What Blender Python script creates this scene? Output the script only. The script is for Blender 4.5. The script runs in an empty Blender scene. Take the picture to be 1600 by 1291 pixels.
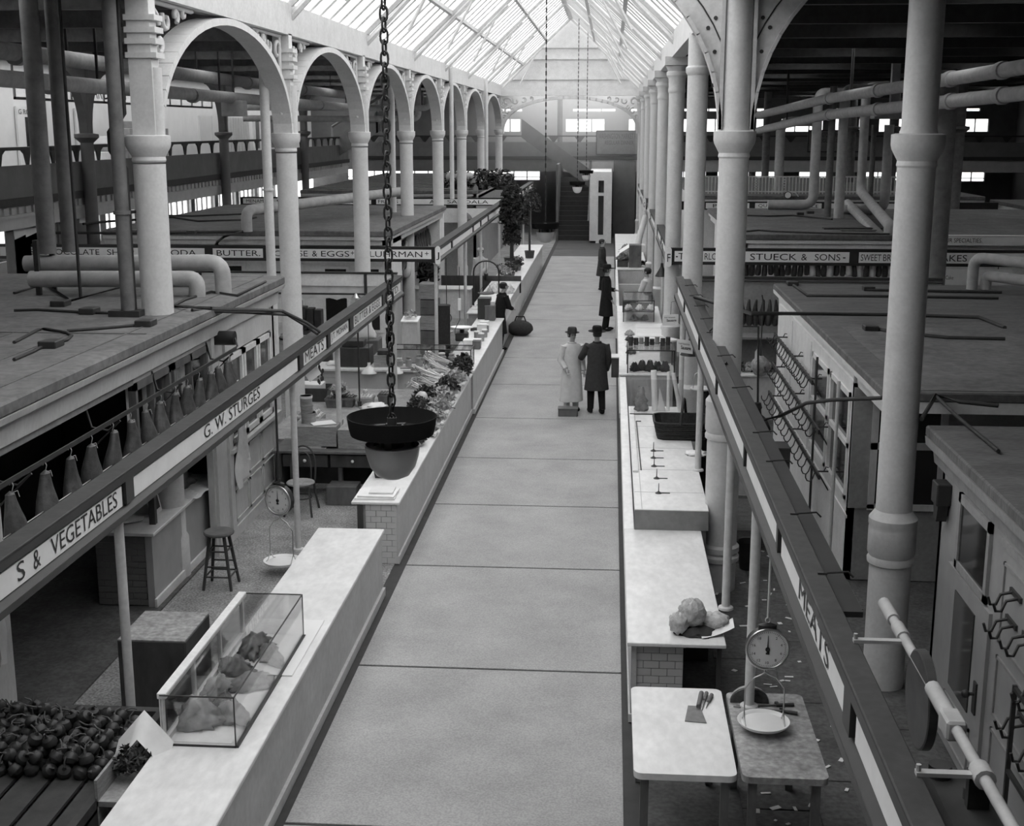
import bpy, math, random
from math import sin, cos, pi, radians, atan2, hypot, sqrt
from mathutils import Vector, Matrix

random.seed(7)
C = bpy.context.scene.collection
SC = bpy.context.scene

# ---------------------------------------------------------------- camera, sky, exposure
PITCH, YAW, EYE, FPX = radians(12.45), radians(4.32), 5.3, 2020.0
cd = bpy.data.cameras.new('camera')
cd.sensor_width = 36.0
cd.sensor_fit = 'HORIZONTAL'
cd.lens = 36.0 * FPX / 1600.0
cd.clip_start, cd.clip_end = 0.1, 400
cam = bpy.data.objects.new('camera', cd)
cam.location = (0, 0, EYE)
cam.rotation_euler = (pi / 2 - PITCH, 0, YAW)
C.objects.link(cam)
SC.camera = cam

w = bpy.data.worlds.new('overcast_sky')
SC.world = w
w.use_nodes = True
bg = w.node_tree.nodes['Background']
bg.inputs[0].default_value = (1, 1, 1, 1)
bg.inputs[1].default_value = 2.2
SC.view_settings.view_transform = 'Standard'
SC.view_settings.look = 'None'
SC.view_settings.gamma = 1.0
SC.view_settings.use_curve_mapping = False
SC.view_settings.exposure = 0.5
SC.cycles.max_bounces = 7
SC.cycles.diffuse_bounces = 4
SC.cycles.glossy_bounces = 2
SC.cycles.transmission_bounces = 4
SC.cycles.transparent_max_bounces = 16

# measuring helpers: a point of the photograph on a known real plane (floor height, depth or side plane)
_F = Vector((-sin(YAW) * cos(PITCH), cos(YAW) * cos(PITCH), -sin(PITCH)))
_R = Vector((cos(YAW), sin(YAW), 0))
_U = _R.cross(_F)
def _ray(x, y): return _F + _R * ((x - 800) / FPX) + _U * ((645.5 - y) / FPX)
def gz(x, y, z):
    d = _ray(x, y); t = (z - EYE) / d.z; return (d.x * t, d.y * t, z)
def gy(x, y, Y):
    d = _ray(x, y); t = Y / d.y; return (d.x * t, Y, EYE + d.z * t)
def gx(x, y, X):
    d = _ray(x, y); t = X / d.x; return (X, d.y * t, EYE + d.z * t)

# ---------------------------------------------------------------- materials
MATS = {}
def mat(name, g, rough=0.6, var=0.15, scale=6.0, bump=0.0, spec=0.3, metal=0.0, stretch=(1, 1, 1), detail=6.0, kind='noise', sub=None, tint=0.0):
    """grey painted, stone or metal surface with fractal tone variation; g is its own reflectance"""
    if name in MATS: return MATS[name]
    m = bpy.data.materials.new(name); m.use_nodes = True
    nt = m.node_tree; N = nt.nodes; L = nt.links
    b = N['Principled BSDF']
    b.inputs['Roughness'].default_value = rough
    b.inputs['Specular IOR Level'].default_value = spec
    b.inputs['Metallic'].default_value = metal
    tc = N.new('ShaderNodeTexCoord'); mp = N.new('ShaderNodeMapping')
    mp.inputs['Scale'].default_value = stretch
    L.new(tc.outputs['Object'], mp.inputs['Vector'])
    t = N.new('ShaderNodeTexNoise')
    t.inputs['Scale'].default_value = scale; t.inputs['Detail'].default_value = detail
    t.inputs['Roughness'].default_value = 0.62
    L.new(mp.outputs['Vector'], t.inputs['Vector'])
    r = N.new('ShaderNodeValToRGB')
    lo, hi = g * (1 - var), min(0.95, g * (1 + var))
    r.color_ramp.elements[0].position = 0.3; r.color_ramp.elements[0].color = (lo, lo, lo, 1)
    r.color_ramp.elements[1].position = 0.7; r.color_ramp.elements[1].color = (hi, hi, hi, 1)
    L.new(t.outputs['Fac'], r.inputs['Fac'])
    col = r.outputs['Color']
    if sub:                                     # a second, finer or coarser layer: (scale, low factor, high factor)
        t2 = N.new('ShaderNodeTexNoise'); t2.inputs['Scale'].default_value = sub[0]; t2.inputs['Detail'].default_value = 3
        L.new(mp.outputs['Vector'], t2.inputs['Vector'])
        r2 = N.new('ShaderNodeValToRGB')
        r2.color_ramp.elements[0].position = 0.35; r2.color_ramp.elements[0].color = (sub[1],) * 3 + (1,)
        r2.color_ramp.elements[1].position = 0.65; r2.color_ramp.elements[1].color = (sub[2],) * 3 + (1,)
        L.new(t2.outputs['Fac'], r2.inputs['Fac'])
        mx = N.new('ShaderNodeMix'); mx.data_type = 'RGBA'; mx.blend_type = 'MULTIPLY'; mx.inputs[0].default_value = 1
        L.new(col, mx.inputs[6]); L.new(r2.outputs['Color'], mx.inputs[7]); col = mx.outputs[2]
    L.new(col, b.inputs['Base Color'])
    if bump:
        bp = N.new('ShaderNodeBump'); bp.inputs['Strength'].default_value = bump; bp.inputs['Distance'].default_value = 0.02
        L.new(t.outputs['Fac'], bp.inputs['Height']); L.new(bp.outputs['Normal'], b.inputs['Normal'])
    MATS[name] = m
    return m

def glass_mat(name, clear=0.9, g=0.8, fres=1.45):
    if name in MATS: return MATS[name]
    m = bpy.data.materials.new(name); m.use_nodes = True
    nt = m.node_tree; N = nt.nodes; L = nt.links
    N.remove(N['Principled BSDF'])
    out = N['Material Output']
    tr = N.new('ShaderNodeBsdfTransparent'); tr.inputs[0].default_value = (clear,) * 3 + (1,)
    gl = N.new('ShaderNodeBsdfGlossy'); gl.inputs['Roughness'].default_value = 0.04
    gl.inputs[0].default_value = (g, g, g, 1)
    lw = N.new('ShaderNodeLayerWeight'); lw.inputs[0].default_value = 0.5
    pw = N.new('ShaderNodeMath'); pw.operation = 'POWER'; pw.inputs[1].default_value = 4.0
    fr = N.new('ShaderNodeMath'); fr.operation = 'MULTIPLY_ADD'; fr.inputs[1].default_value = 0.7; fr.inputs[2].default_value = 0.045
    L.new(lw.outputs['Facing'], pw.inputs[0]); L.new(pw.outputs[0], fr.inputs[0])
    mx = N.new('ShaderNodeMixShader')
    L.new(fr.outputs[0], mx.inputs[0]); L.new(tr.outputs[0], mx.inputs[1]); L.new(gl.outputs[0], mx.inputs[2])
    L.new(mx.outputs[0], out.inputs[0])
    MATS[name] = m
    return m

def frosted(name, mixv=0.3, t=0.95):
    """dusty skylight or window glass: mostly clear, partly scattering"""
    if name in MATS: return MATS[name]
    m = bpy.data.materials.new(name); m.use_nodes = True
    nt = m.node_tree; N = nt.nodes; L = nt.links
    N.remove(N['Principled BSDF'])
    tr = N.new('ShaderNodeBsdfTransparent'); tr.inputs[0].default_value = (t, t, t, 1)
    tl = N.new('ShaderNodeBsdfTranslucent'); tl.inputs[0].default_value = (0.9, 0.9, 0.9, 1)
    mx = N.new('ShaderNodeMixShader'); mx.inputs[0].default_value = mixv
    L.new(tr.outputs[0], mx.inputs[1]); L.new(tl.outputs[0], mx.inputs[2])
    L.new(mx.outputs[0], N['Material Output'].inputs[0])
    MATS[name] = m
    return m

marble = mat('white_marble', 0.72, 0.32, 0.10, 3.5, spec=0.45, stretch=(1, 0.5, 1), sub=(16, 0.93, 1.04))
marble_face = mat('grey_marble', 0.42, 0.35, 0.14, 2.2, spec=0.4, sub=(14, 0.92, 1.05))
slabm = mat('aisle_cement', 0.35, 0.75, 0.14, 1.3, sub=(55, 0.84, 1.12))
jointm = mat('dark_joint', 0.06, 0.85)
sawdust = mat('sawdust_floor', 0.27, 0.9, 0.28, 3.0, bump=0.3, sub=(40, 0.6, 1.35))
wetfloor = mat('worn_dark_floor', 0.10, 0.7, 0.3, 2.5, bump=0.2, sub=(22, 0.75, 1.2))
cream = mat('pale_column_paint', 0.60, 0.45, 0.07, 5, spec=0.35, sub=(30, 0.95, 1.03))
iron_pale = mat('pale_iron_paint', 0.58, 0.5, 0.09, 4, sub=(24, 0.93, 1.04))
paint = mat('cabin_paint', 0.52, 0.5, 0.1, 3, stretch=(1, 1, 0.5), sub=(26, 0.94, 1.04))
paint_w = mat('white_cabin_paint', 0.70, 0.5, 0.09, 3, sub=(26, 0.94, 1.04))
paint_d = mat('dull_cabin_paint', 0.28, 0.55, 0.14, 3, sub=(20, 0.9, 1.05))
roofm = mat('dusty_roof_felt', 0.15, 0.9, 0.24, 1.6, bump=0.15, sub=(12, 0.82, 1.12))
roofd = mat('dark_roof_boards', 0.13, 0.85, 0.25, 2.0, stretch=(1, 3, 1), sub=(14, 0.8, 1.1))
black = mat('black_paint', 0.025, 0.45, 0.2, 5, spec=0.4)
darkiron = mat('dark_iron', 0.035, 0.5, 0.3, 8, spec=0.4)
signbrown = mat('sign_frame_paint', 0.03, 0.45, 0.2, 5, spec=0.35)
signgrey = mat('sign_cap_paint', 0.045, 0.6, 0.22, 3, sub=(18, 0.85, 1.1))
signwhite = mat('sign_ground', 0.80, 0.5, 0.06, 4)
letter = mat('sign_lettering', 0.02, 0.5, 0.05)
steel = mat('nickel_steel', 0.55, 0.28, 0.1, 8, metal=0.9)
enamel = mat('white_enamel', 0.80, 0.3, 0.03, 5, spec=0.5)
paper = mat('white_paper', 0.78, 0.8, 0.06, 9, bump=0.2)
card = mat('printed_card', 0.70, 0.7, 0.05, 9)
pipe_m = mat('pipe_lagging', 0.40, 0.7, 0.16, 7, bump=0.15)
pipe_d = mat('dusty_dark_lagging', 0.16, 0.8, 0.25, 6, bump=0.2)
conduit = mat('black_conduit', 0.04, 0.6, 0.2, 10)
wood = mat('crate_wood', 0.30, 0.75, 0.25, 5, stretch=(1, 1, 6), sub=(30, 0.85, 1.1))
wood_d = mat('dark_wood', 0.055, 0.5, 0.35, 6, stretch=(1, 1, 0.4), spec=0.35)
wood_m = mat('brown_wood', 0.13, 0.6, 0.3, 6, stretch=(1, 1, 0.4))
block_top = mat('chopping_block_top', 0.32, 0.8, 0.3, 7, bump=0.3, sub=(20, 0.75, 1.15))
meat = mat('dark_cured_meat', 0.06, 0.45, 0.45, 14, bump=0.5, spec=0.45)
fat = mat('pale_fat', 0.34, 0.5, 0.35, 10, bump=0.3)
greens = mat('dark_greens', 0.05, 0.6, 0.5, 14)
greens2 = mat('pale_greens', 0.38, 0.6, 0.35, 14)
onion = mat('dark_onion_skin', 0.032, 0.4, 0.4, 8, spec=0.4)
apple = mat('pale_apple', 0.50, 0.35, 0.2, 6, spec=0.5)
darkfruit = mat('dark_fruit', 0.06, 0.35, 0.3, 6, spec=0.5)
cloth = mat('white_cloth', 0.62, 0.9, 0.1, 6, bump=0.3)
coat_d = mat('dark_wool', 0.014, 0.9, 0.25, 20)
coat_m = mat('charcoal_wool', 0.05, 0.9, 0.2, 20)
coat_w = mat('white_work_coat', 0.60, 0.85, 0.1, 8)
skin = mat('skin', 0.38, 0.55, 0.1, 10)
hair_m = mat('dark_hair', 0.03, 0.6, 0.2, 30)
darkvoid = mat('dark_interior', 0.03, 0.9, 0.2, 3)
tile_m = mat('glazed_tile', 0.56, 0.25, 0.08, 3, spec=0.5)
tile_d = mat('dark_glazed_tile', 0.16, 0.3, 0.1, 3, spec=0.5)
wicker = mat('dark_wicker', 0.03, 0.7, 0.4, 30)
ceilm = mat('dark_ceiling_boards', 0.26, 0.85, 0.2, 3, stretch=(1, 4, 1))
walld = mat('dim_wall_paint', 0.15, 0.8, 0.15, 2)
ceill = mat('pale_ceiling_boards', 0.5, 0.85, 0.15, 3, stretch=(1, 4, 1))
wallw = mat('white_wall_paint', 0.62, 0.7, 0.05, 2)
parapet = mat('parapet_paint', 0.17, 0.7, 0.14, 2)
fasciam = mat('fascia_paint', 0.42, 0.6, 0.1, 3)
bowl = mat('smoked_glass_bowl', 0.34, 0.3, 0.08, 4, spec=0.5)
terra = mat('crock_glaze', 0.30, 0.3, 0.15, 5, spec=0.5)
clearg = glass_mat('case_glass', 0.93)
matte_black = mat('matte_black', 0.012, 0.85, 0.2, 5, spec=0.1)
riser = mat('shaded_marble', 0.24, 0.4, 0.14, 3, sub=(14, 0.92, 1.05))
cabin_side = mat('cabin_green_paint', 0.30, 0.5, 0.1, 3)
darkglass = mat('dark_window_glass', 0.02, 0.08, 0.2, 2, spec=0.5)
dusty = frosted('skylight_glass', 0.35)
winpane = frosted('window_glass', 0.15)

# ---------------------------------------------------------------- mesh builder
class MB:
    def __init__(s): s.v = []; s.f = []; s.sm = []
    def add(s, vs, fs, smooth=False):
        o = len(s.v); s.v += [tuple(p) for p in vs]
        for f in fs: s.f.append(tuple(i + o for i in f)); s.sm.append(smooth)
        return s
    def box(s, x0, x1, y0, y1, z0, z1):
        if x0 > x1: x0, x1 = x1, x0
        if y0 > y1: y0, y1 = y1, y0
        if z0 > z1: z0, z1 = z1, z0
        return s.add([(x0, y0, z0), (x1, y0, z0), (x1, y1, z0), (x0, y1, z0), (x0, y0, z1), (x1, y0, z1), (x1, y1, z1), (x0, y1, z1)],
                     [(0, 3, 2, 1), (4, 5, 6, 7), (0, 1, 5, 4), (1, 2, 6, 5), (2, 3, 7, 6), (3, 0, 4, 7)])
    def rbox(s, x0, x1, y0, y1, z0, z1, b=0.01):
        """box with chamfered edges"""
        lo, hi = (x0, y0, z0), (x1, y1, z1)
        P = {}
        vs = []
        for i in range(8):
            c = [hi[k] if (i >> k) & 1 else lo[k] for k in range(3)]
            sg = [-1 if (i >> k) & 1 else 1 for k in range(3)]
            for k in range(3):
                q = [c[j] + (0 if j == k else sg[j] * b) for j in range(3)]
                P[i, k] = len(vs); vs.append(tuple(q))
        fs = []
        for k in range(3):
            a, c2 = (k + 1) % 3, (k + 2) % 3
            for sd in (0, 1):
                ids = [sd << k | p << a | q << c2 for p, q in ((0, 0), (1, 0), (1, 1), (0, 1))]
                f = [P[i, k] for i in ids]
                fs.append(tuple(f if sd else f[::-1]))
        for k in range(3):           # edges along axis k
            a, c2 = (k + 1) % 3, (k + 2) % 3
            for p in (0, 1):
                for q in (0, 1):
                    i0 = p << a | q << c2; i1 = i0 | 1 << k
                    f = [P[i0, a], P[i1, a], P[i1, c2], P[i0, c2]]
                    fs.append(tuple(f if (p ^ q) else f[::-1]))
        for i in range(8): fs.append((P[i, 0], P[i, 1], P[i, 2]))
        return s.add(vs, fs)
    def obox(s, c, size, rz=0, rx=0, ry=0):
        M = Matrix.Translation(c) @ Matrix.Rotation(rz, 4, 'Z') @ Matrix.Rotation(rx, 4, 'X') @ Matrix.Rotation(ry, 4, 'Y')
        a, b, d = size[0] / 2, size[1] / 2, size[2] / 2
        t = MB().box(-a, a, -b, b, -d, d)
        return s.add([M @ Vector(p) for p in t.v], t.f)
    def cyl(s, p0, p1, r0, r1=None, n=14, caps=True, smooth=True):
        if r1 is None: r1 = r0
        p0, p1 = Vector(p0), Vector(p1)
        d = (p1 - p0).normalized()
        a = d.cross(Vector((0, 0, 1)))
        if a.length < 1e-4: a = Vector((1, 0, 0))
        a.normalize(); b = d.cross(a)
        vs = []
        for p, r in ((p0, r0), (p1, r1)):
            for i in range(n):
                t = 2 * pi * i / n; vs.append(p + a * (r * cos(t)) + b * (r * sin(t)))
        s.add(vs, [(i, (i + 1) % n, n + (i + 1) % n, n + i) for i in range(n)], smooth)
        if caps:
            s.add(vs[:n], [tuple(range(n))[::-1]]); s.add(vs[n:], [tuple(range(n))])
        return s
    def tube(s, pts, r, n=8, closed=False, smooth=True, r1=None):
        P = [Vector(p) for p in pts]; k = len(P)
        rings = []
        prev = None
        for i in range(k):
            if closed: d = P[(i + 1) % k] - P[i - 1]
            else: d = P[min(i + 1, k - 1)] - P[max(i - 1, 0)]
            d.normalize()
            a = prev - d * prev.dot(d) if prev is not None else d.cross(Vector((0, 0, 1)))
            if a.length < 1e-4: a = d.cross(Vector((0, 1, 0)))
            a.normalize(); prev = a; b = d.cross(a)
            rr = r if r1 is None else r + (r1 - r) * i / (k - 1)
            rings.append([P[i] + a * (rr * cos(2 * pi * j / n)) + b * (rr * sin(2 * pi * j / n)) for j in range(n)])
        vs = [v for g in rings for v in g]; fs = []
        for i in range(k if closed else k - 1):
            o, o2 = i * n, ((i + 1) % k) * n
            fs += [(o + j, o + (j + 1) % n, o2 + (j + 1) % n, o2 + j) for j in range(n)]
        s.add(vs, fs, smooth)
        if not closed:
            s.add(rings[0], [tuple(range(n))[::-1]]); s.add(rings[-1], [tuple(range(n))])
        return s
    def lathe(s, c, prof, n=20, smooth=True, sx=1, sy=1):
        """profile of (radius, height) turned about the vertical through c"""
        vs = []
        for r, z in prof:
            for i in range(n):
                t = 2 * pi * i / n; vs.append((c[0] + r * sx * cos(t), c[1] + r * sy * sin(t), c[2] + z))
        a0 = 0; m = len(prof)
        for k in range(1, m):                     # keep sharp corners of the profile crisp
            brk = k == m - 1
            if not brk:
                (r0, z0), (r1, z1), (r2, z2) = prof[k - 1], prof[k], prof[k + 1]
                d = abs(atan2(z1 - z0, r1 - r0) - atan2(z2 - z1, r2 - r1)); d = min(d, 2 * pi - d)
                brk = d > 0.6
            if brk:
                w_ = vs[a0 * n:(k + 1) * n]
                s.add(w_, [(q * n + i, q * n + (i + 1) % n, (q + 1) * n + (i + 1) % n, (q + 1) * n + i) for q in range(k - a0) for i in range(n)], smooth)
                a0 = k
        if prof[0][0] > 1e-4: s.add(vs[:n], [tuple(range(n))[::-1]])
        if prof[-1][0] > 1e-4: s.add(vs[-n:], [tuple(range(n))])
        return s
    def prism(s, poly, axis, a, b):
        """polygon pushed along an axis from a to b; poly holds the two other coordinates in x, y, z order"""
        def P(p, t): return {'x': (t, p[0], p[1]), 'y': (p[0], t, p[1]), 'z': (p[0], p[1], t)}[axis]
        n = len(poly)
        vs = [P(p, a) for p in poly] + [P(p, b) for p in poly]
        return s.add(vs, [tuple(range(n))[::-1], tuple(range(n, 2 * n))] + [(i, (i + 1) % n, n + (i + 1) % n, n + i) for i in range(n)])
    def blob(s, c, r, n=10, m=7, jit=0.0, smooth=True, rng=random, rot=0):
        rx, ry, rz = r if isinstance(r, (tuple, list)) else (r, r, r)
        vs = [(0, 0, -rz)]
        for k in range(1, m):
            p = -pi / 2 + pi * k / m
            for i in range(n):
                t = 2 * pi * i / n; q = 1 + rng.uniform(-jit, jit)
                vs.append((rx * cos(p) * cos(t) * q, ry * cos(p) * sin(t) * q, rz * sin(p) * q))
        vs.append((0, 0, rz))
        cr, sr = cos(rot), sin(rot)
        vs = [(c[0] + x * cr - y * sr, c[1] + x * sr + y * cr, c[2] + z) for x, y, z in vs]
        fs = [(0, 1 + (i + 1) % n, 1 + i) for i in range(n)]
        for k in range(m - 2):
            o = 1 + k * n
            fs += [(o + i, o + (i + 1) % n, o + n + (i + 1) % n, o + n + i) for i in range(n)]
        o = 1 + (m - 2) * n; top = len(vs) - 1
        fs += [(o + i, o + (i + 1) % n, top) for i in range(n)]
        return s.add(vs, fs, smooth)
    def sheet(s, grid, th=0.0, smooth=True):
        """grid of points (rows) as a thin sheet"""
        h, w_ = len(grid), len(grid[0])
        vs = [p for r in grid for p in r]
        fs = [(r * w_ + c, r * w_ + c + 1, (r + 1) * w_ + c + 1, (r + 1) * w_ + c) for r in range(h - 1) for c in range(w_ - 1)]
        return s.add(vs, fs, smooth)
    def out(s, name, m, parent=None, kind=None, label=None, loc=None):
        me = bpy.data.meshes.new(name)
        if parent is not None:
            org = WL.get(parent.name, Vector((0, 0, 0)))
        else:
            if loc is None:
                xs = [p[0] for p in s.v]; ys = [p[1] for p in s.v]; zs = [p[2] for p in s.v]
                loc = ((min(xs) + max(xs)) / 2, (min(ys) + max(ys)) / 2, min(zs))
            org = Vector(loc)
        me.from_pydata([(p[0] - org[0], p[1] - org[1], p[2] - org[2]) for p in s.v], [], s.f)
        me.polygons.foreach_set('use_smooth', s.sm)
        me.materials.append(m); me.validate(); me.update()
        o = bpy.data.objects.new(name, me); C.objects.link(o)
        if parent is not None: o.parent = parent
        else: o.location = org
        WL[o.name] = org.copy()
        if kind: o['kind'] = kind
        if label: o['label'] = label
        return o
WL = {}
def thing(name, label, cat, loc=(0, 0, 0), group=None):
    o = bpy.data.objects.new(name, None); C.objects.link(o)
    o.empty_display_size = 0.1
    o.location = loc; o['label'] = label; o['category'] = cat
    if group: o['group'] = group
    WL[o.name] = Vector(loc)
    return o
def tag(o, label, cat, group=None):
    o['label'] = label; o['category'] = cat
    if group: o['group'] = group
    return o
def struct(o): o['kind'] = 'structure'; return o
def dup(root, loc, rz=None, label=None, group=None, sc=None):
    """a copy of a thing together with copies of its parts and sub-parts"""
    r = root.copy(); C.objects.link(r); r.location = loc
    if rz is not None: r.rotation_euler = (r.rotation_euler[0], r.rotation_euler[1], rz)
    if sc is not None: r.scale = (sc, sc, sc) if not isinstance(sc, tuple) else sc
    if label: r['label'] = label
    if group: r['group'] = group
    for ch in list(root.children):
        c = ch.copy(); C.objects.link(c); c.parent = r
        for g in ch.children:
            d = g.copy(); C.objects.link(d); d.parent = c
    WL[r.name] = Vector(loc)
    return r
def copy_part(o, parent, loc):
    c = o.copy(); C.objects.link(c); c.parent = parent; c.location = loc
    return c

def lettering(txt, parent, origin, along, height, width, m=None, up=(0, 0, 1), name='lettering', ext=0.004, bold=0.0):
    """words laid on a panel: origin = lower left corner, along = reading direction"""
    cu = bpy.data.curves.new(name, 'FONT'); cu.body = txt
    cu.extrude = 0.0; cu.resolution_u = 3; cu.offset = bold
    to = bpy.data.objects.new(name, cu); C.objects.link(to)
    me = bpy.data.meshes.new_from_object(to)
    bpy.data.objects.remove(to); bpy.data.curves.remove(cu)
    if not me.vertices: return None
    xs = [v.co.x for v in me.vertices]; ys = [v.co.y for v in me.vertices]
    x0, x1 = min(xs), max(xs); y0, y1 = min(ys), max(ys)
    A = Vector(along).normalized(); Up = Vector(up).normalized(); Nn = A.cross(Up)
    org = WL.get(parent.name, Vector((0, 0, 0))) if parent else Vector((0, 0, 0))
    O = Vector(origin) - org
    sx = width / (x1 - x0); sy = height / (y1 - y0)
    for v in me.vertices:
        v.co = O + A * ((v.co.x - x0) * sx) + Up * ((v.co.y - y0) * sy) + Nn * ext
    me.materials.clear(); me.materials.append(m or letter)
    me.name = name
    o = bpy.data.objects.new(name, me); C.objects.link(o); o.parent = parent
    WL[o.name] = org.copy()
    return o
ORD = ['first', 'second', 'third', 'fourth', 'fifth', 'sixth', 'seventh', 'eighth', 'ninth', 'tenth', 'eleventh', 'twelfth', 'thirteenth', 'fourteenth', 'fifteenth', 'sixteenth', 'seventeenth', 'eighteenth', 'nineteenth', 'twentieth', 'twenty-first', 'twenty-second', 'twenty-third', 'twenty-fourth', 'twenty-fifth', 'twenty-sixth', 'twenty-seventh', 'twenty-eighth']
# ================================================================ THE HALL
COL_L = [14.5, 20.8, 27.0, 33.2, 39.3, 45.6, 52.6, 60.8]
COL_R = [14.6, 21.2, 28.0, 34.7, 41.3, 47.8, 54.4, 60.8]
XL, XR = -5.2, 1.34
WL_X, WR_X, BACK, FRONT = -17.0, 22.0, 74.0, -9.0
AX0, AX1 = -2.56, 0.22            # edges of the main aisle

# ---- floor: cement slabs of the aisle laid between dark joints, rougher stall floors at the sides
fb = MB().box(AX0 - 0.05, AX1 + 0.1, FRONT, BACK, -0.15, -0.012).out('floor', jointm); struct(fb)
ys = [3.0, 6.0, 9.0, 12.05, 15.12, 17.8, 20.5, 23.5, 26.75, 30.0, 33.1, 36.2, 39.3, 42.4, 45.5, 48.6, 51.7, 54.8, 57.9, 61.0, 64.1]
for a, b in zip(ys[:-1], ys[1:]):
    MB().rbox(AX0 + 0.10, AX1 - 0.04, a + 0.02, b - 0.02, -0.03, 0.0, 0.004).out('floor_slab', slabm if a < 54 else mat('dark_far_slab', 0.07, 0.6, 0.3, 1.5), fb)  # slabs at the far end take a darker tone
struct(MB().box(WL_X, AX0 - 0.05, FRONT, BACK, -0.15, 0.0).out('floor_left', sawdust))
fr = struct(MB().box(AX1 + 0.1, WR_X, FRONT, BACK, -0.15, -0.012).out('floor_right', wetfloor))
for i, x in enumerate((1.12, 1.72, 2.32)):
    for j in range(7):
        y0 = 8.0 + j * 1.5 + (0.5 if i % 2 else 0)
        MB().rbox(x + 0.006, x + 0.594, y0 + 0.006, y0 + 1.49, -0.02, 0.0, 0.004).out('floor_plank', wetfloor, fr)

# ---- outer walls with their windows
wl = MB()
wl.box(WL_X - 0.3, WL_X, FRONT, BACK, -0.15, 1.6).box(WL_X - 0.3, WL_X, FRONT, BACK, 3.25, 8.0)
for y in [FRONT] + [20 + 3.2 * i for i in range(16)]: wl.box(WL_X - 0.3, WL_X, y, y + 0.5, 1.6, 3.25)
struct(wl.out('wall_left', wallw))
for i in range(15):
    y0, y1 = 20.5 + 3.2 * i, 23.2 + 3.2 * i
    t = MB().box(WL_X - 0.2, WL_X - 0.12, y0, y1, 1.6, 1.68).box(WL_X - 0.2, WL_X - 0.12, y0, y1, 3.17, 3.25)
    for k in range(5): t.box(WL_X - 0.2, WL_X - 0.12, y0 + (y1 - y0) * k / 4 - 0.03, y0 + (y1 - y0) * k / 4 + 0.03, 1.6, 3.25)
    t.box(WL_X - 0.2, WL_X - 0.12, y0, y1, 2.55, 2.6)
    wf = t.out('window_%d' % (i + 1), paint_d); struct(wf)
    MB().box(WL_X - 0.165, WL_X - 0.155, y0, y1, 1.62, 3.22).out('pane', winpane, wf)
struct(MB().box(WR_X, WR_X + 0.3, FRONT, BACK, -0.15, 8.0).out('wall_right', walld))
struct(MB().box(WL_X, WR_X, FRONT - 0.3, FRONT, -0.15, 10.5).out('wall_front', walld))
# back wall: two bands of windows in a dim wall
bands = [(2.38, 3.02), (5.05, 5.8), (6.15, 6.36)]
wb = MB()
zs = [-0.15] + [z for b in bands for z in b] + [8.0]
for i in range(0, len(zs), 2): wb.box(WL_X, WR_X, BACK, BACK + 0.3, zs[i], zs[i + 1])
lowopen = [(-15.0, -9.6), (-9.2, -4.0), (3.4, 5.3), (5.9, 9.4), (10.4, 12.2), (14.0, 20.5)]
upopen = [(-6.3, -5.1), (-2.6, -0.4), (0.9, 1.3), (2.6, 4.3), (4.8, 6.6), (7.2, 8.6), (9.3, 11.6), (12.2, 13.6), (14.6, 17.0), (17.6, 20.5)]
slit = [(-6.3, -5.0), (-2.2, 0.2), (1.0, 1.4), (2.6, 6.0), (7.0, 10.0), (12.0, 15.0), (16.0, 20.0)]
n = 20
for (z0, z1), op in zip(bands, (lowopen, upopen, slit)):
    x = WL_X
    for a, b in op + [(WR_X, WR_X)]:
        if a > x: wb.box(x, a, BACK, BACK + 0.3, z0, z1)
        x = b
        if b <= a: continue
        t = MB()
        k = max(1, round((b - a) / 0.75))
        for q in range(k + 1): t.box(a + (b - a) * q / k - 0.03, a + (b - a) * q / k + 0.03, BACK + 0.05, BACK + 0.12, z0, z1)
        t.box(a, b, BACK + 0.05, BACK + 0.12, z0 - 0.02, z0 + 0.04).box(a, b, BACK + 0.05, BACK + 0.12, z1 - 0.04, z1 + 0.02)
        if z0 < 3: t.box(a, b, BACK + 0.05, BACK + 0.12, z0 + 0.17, z0 + 0.21)
        n += 1
        wf = struct(t.out('window_%d' % n, paint_d))
        MB().box(a, b, BACK + 0.08, BACK + 0.09, z0, z1).out('pane', winpane, wf)
struct(wb.out('wall_back', walld))

# ---- flat boarded roofs over both side halls, pierced by roof lights
def side_roof(name, x0, x1, lights, y0, y1, holes_x, cm=None):
    t = MB(); zc = 7.15; pan = []
    y = y0
    for ly in lights + [None]:
        e = ly if ly is not None else y1
        t.box(x0, x1, y, e, zc, zc + 0.12)
        if ly is None: break
        x = x0
        for hx0, hx1 in holes_x:
            t.box(x, hx0, ly, ly + 1.3, zc, zc + 0.12); x = hx1
            pan.append((hx0, hx1, ly, ly + 1.3))
        t.box(x, x1, ly, ly + 1.3, zc, zc + 0.12)
        y = ly + 1.3
    o = struct(t.out(name, cm or ceilm))
    for hx0, hx1, a, b in pan:
        MB().box(hx0, hx1, a, b, zc + 0.13, zc + 0.14).out('roof_light_pane', dusty, o)
    yy = y0 + 1
    while yy < y1:
        MB().box(x0, x1, yy, yy + 0.14, zc - 0.3, zc).out('roof_beam', pipe_d if cm else darkiron, o)
        yy += 3.2
    return o
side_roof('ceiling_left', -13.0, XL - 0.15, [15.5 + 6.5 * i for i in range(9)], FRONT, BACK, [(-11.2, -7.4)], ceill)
side_roof('ceiling_right', XR + 0.15, WR_X, [15.5 + 6.5 * i for i in range(9)], FRONT, BACK, [(4.6, 6.2), (9.5, 12.5), (15.5, 18.5)])
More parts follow.
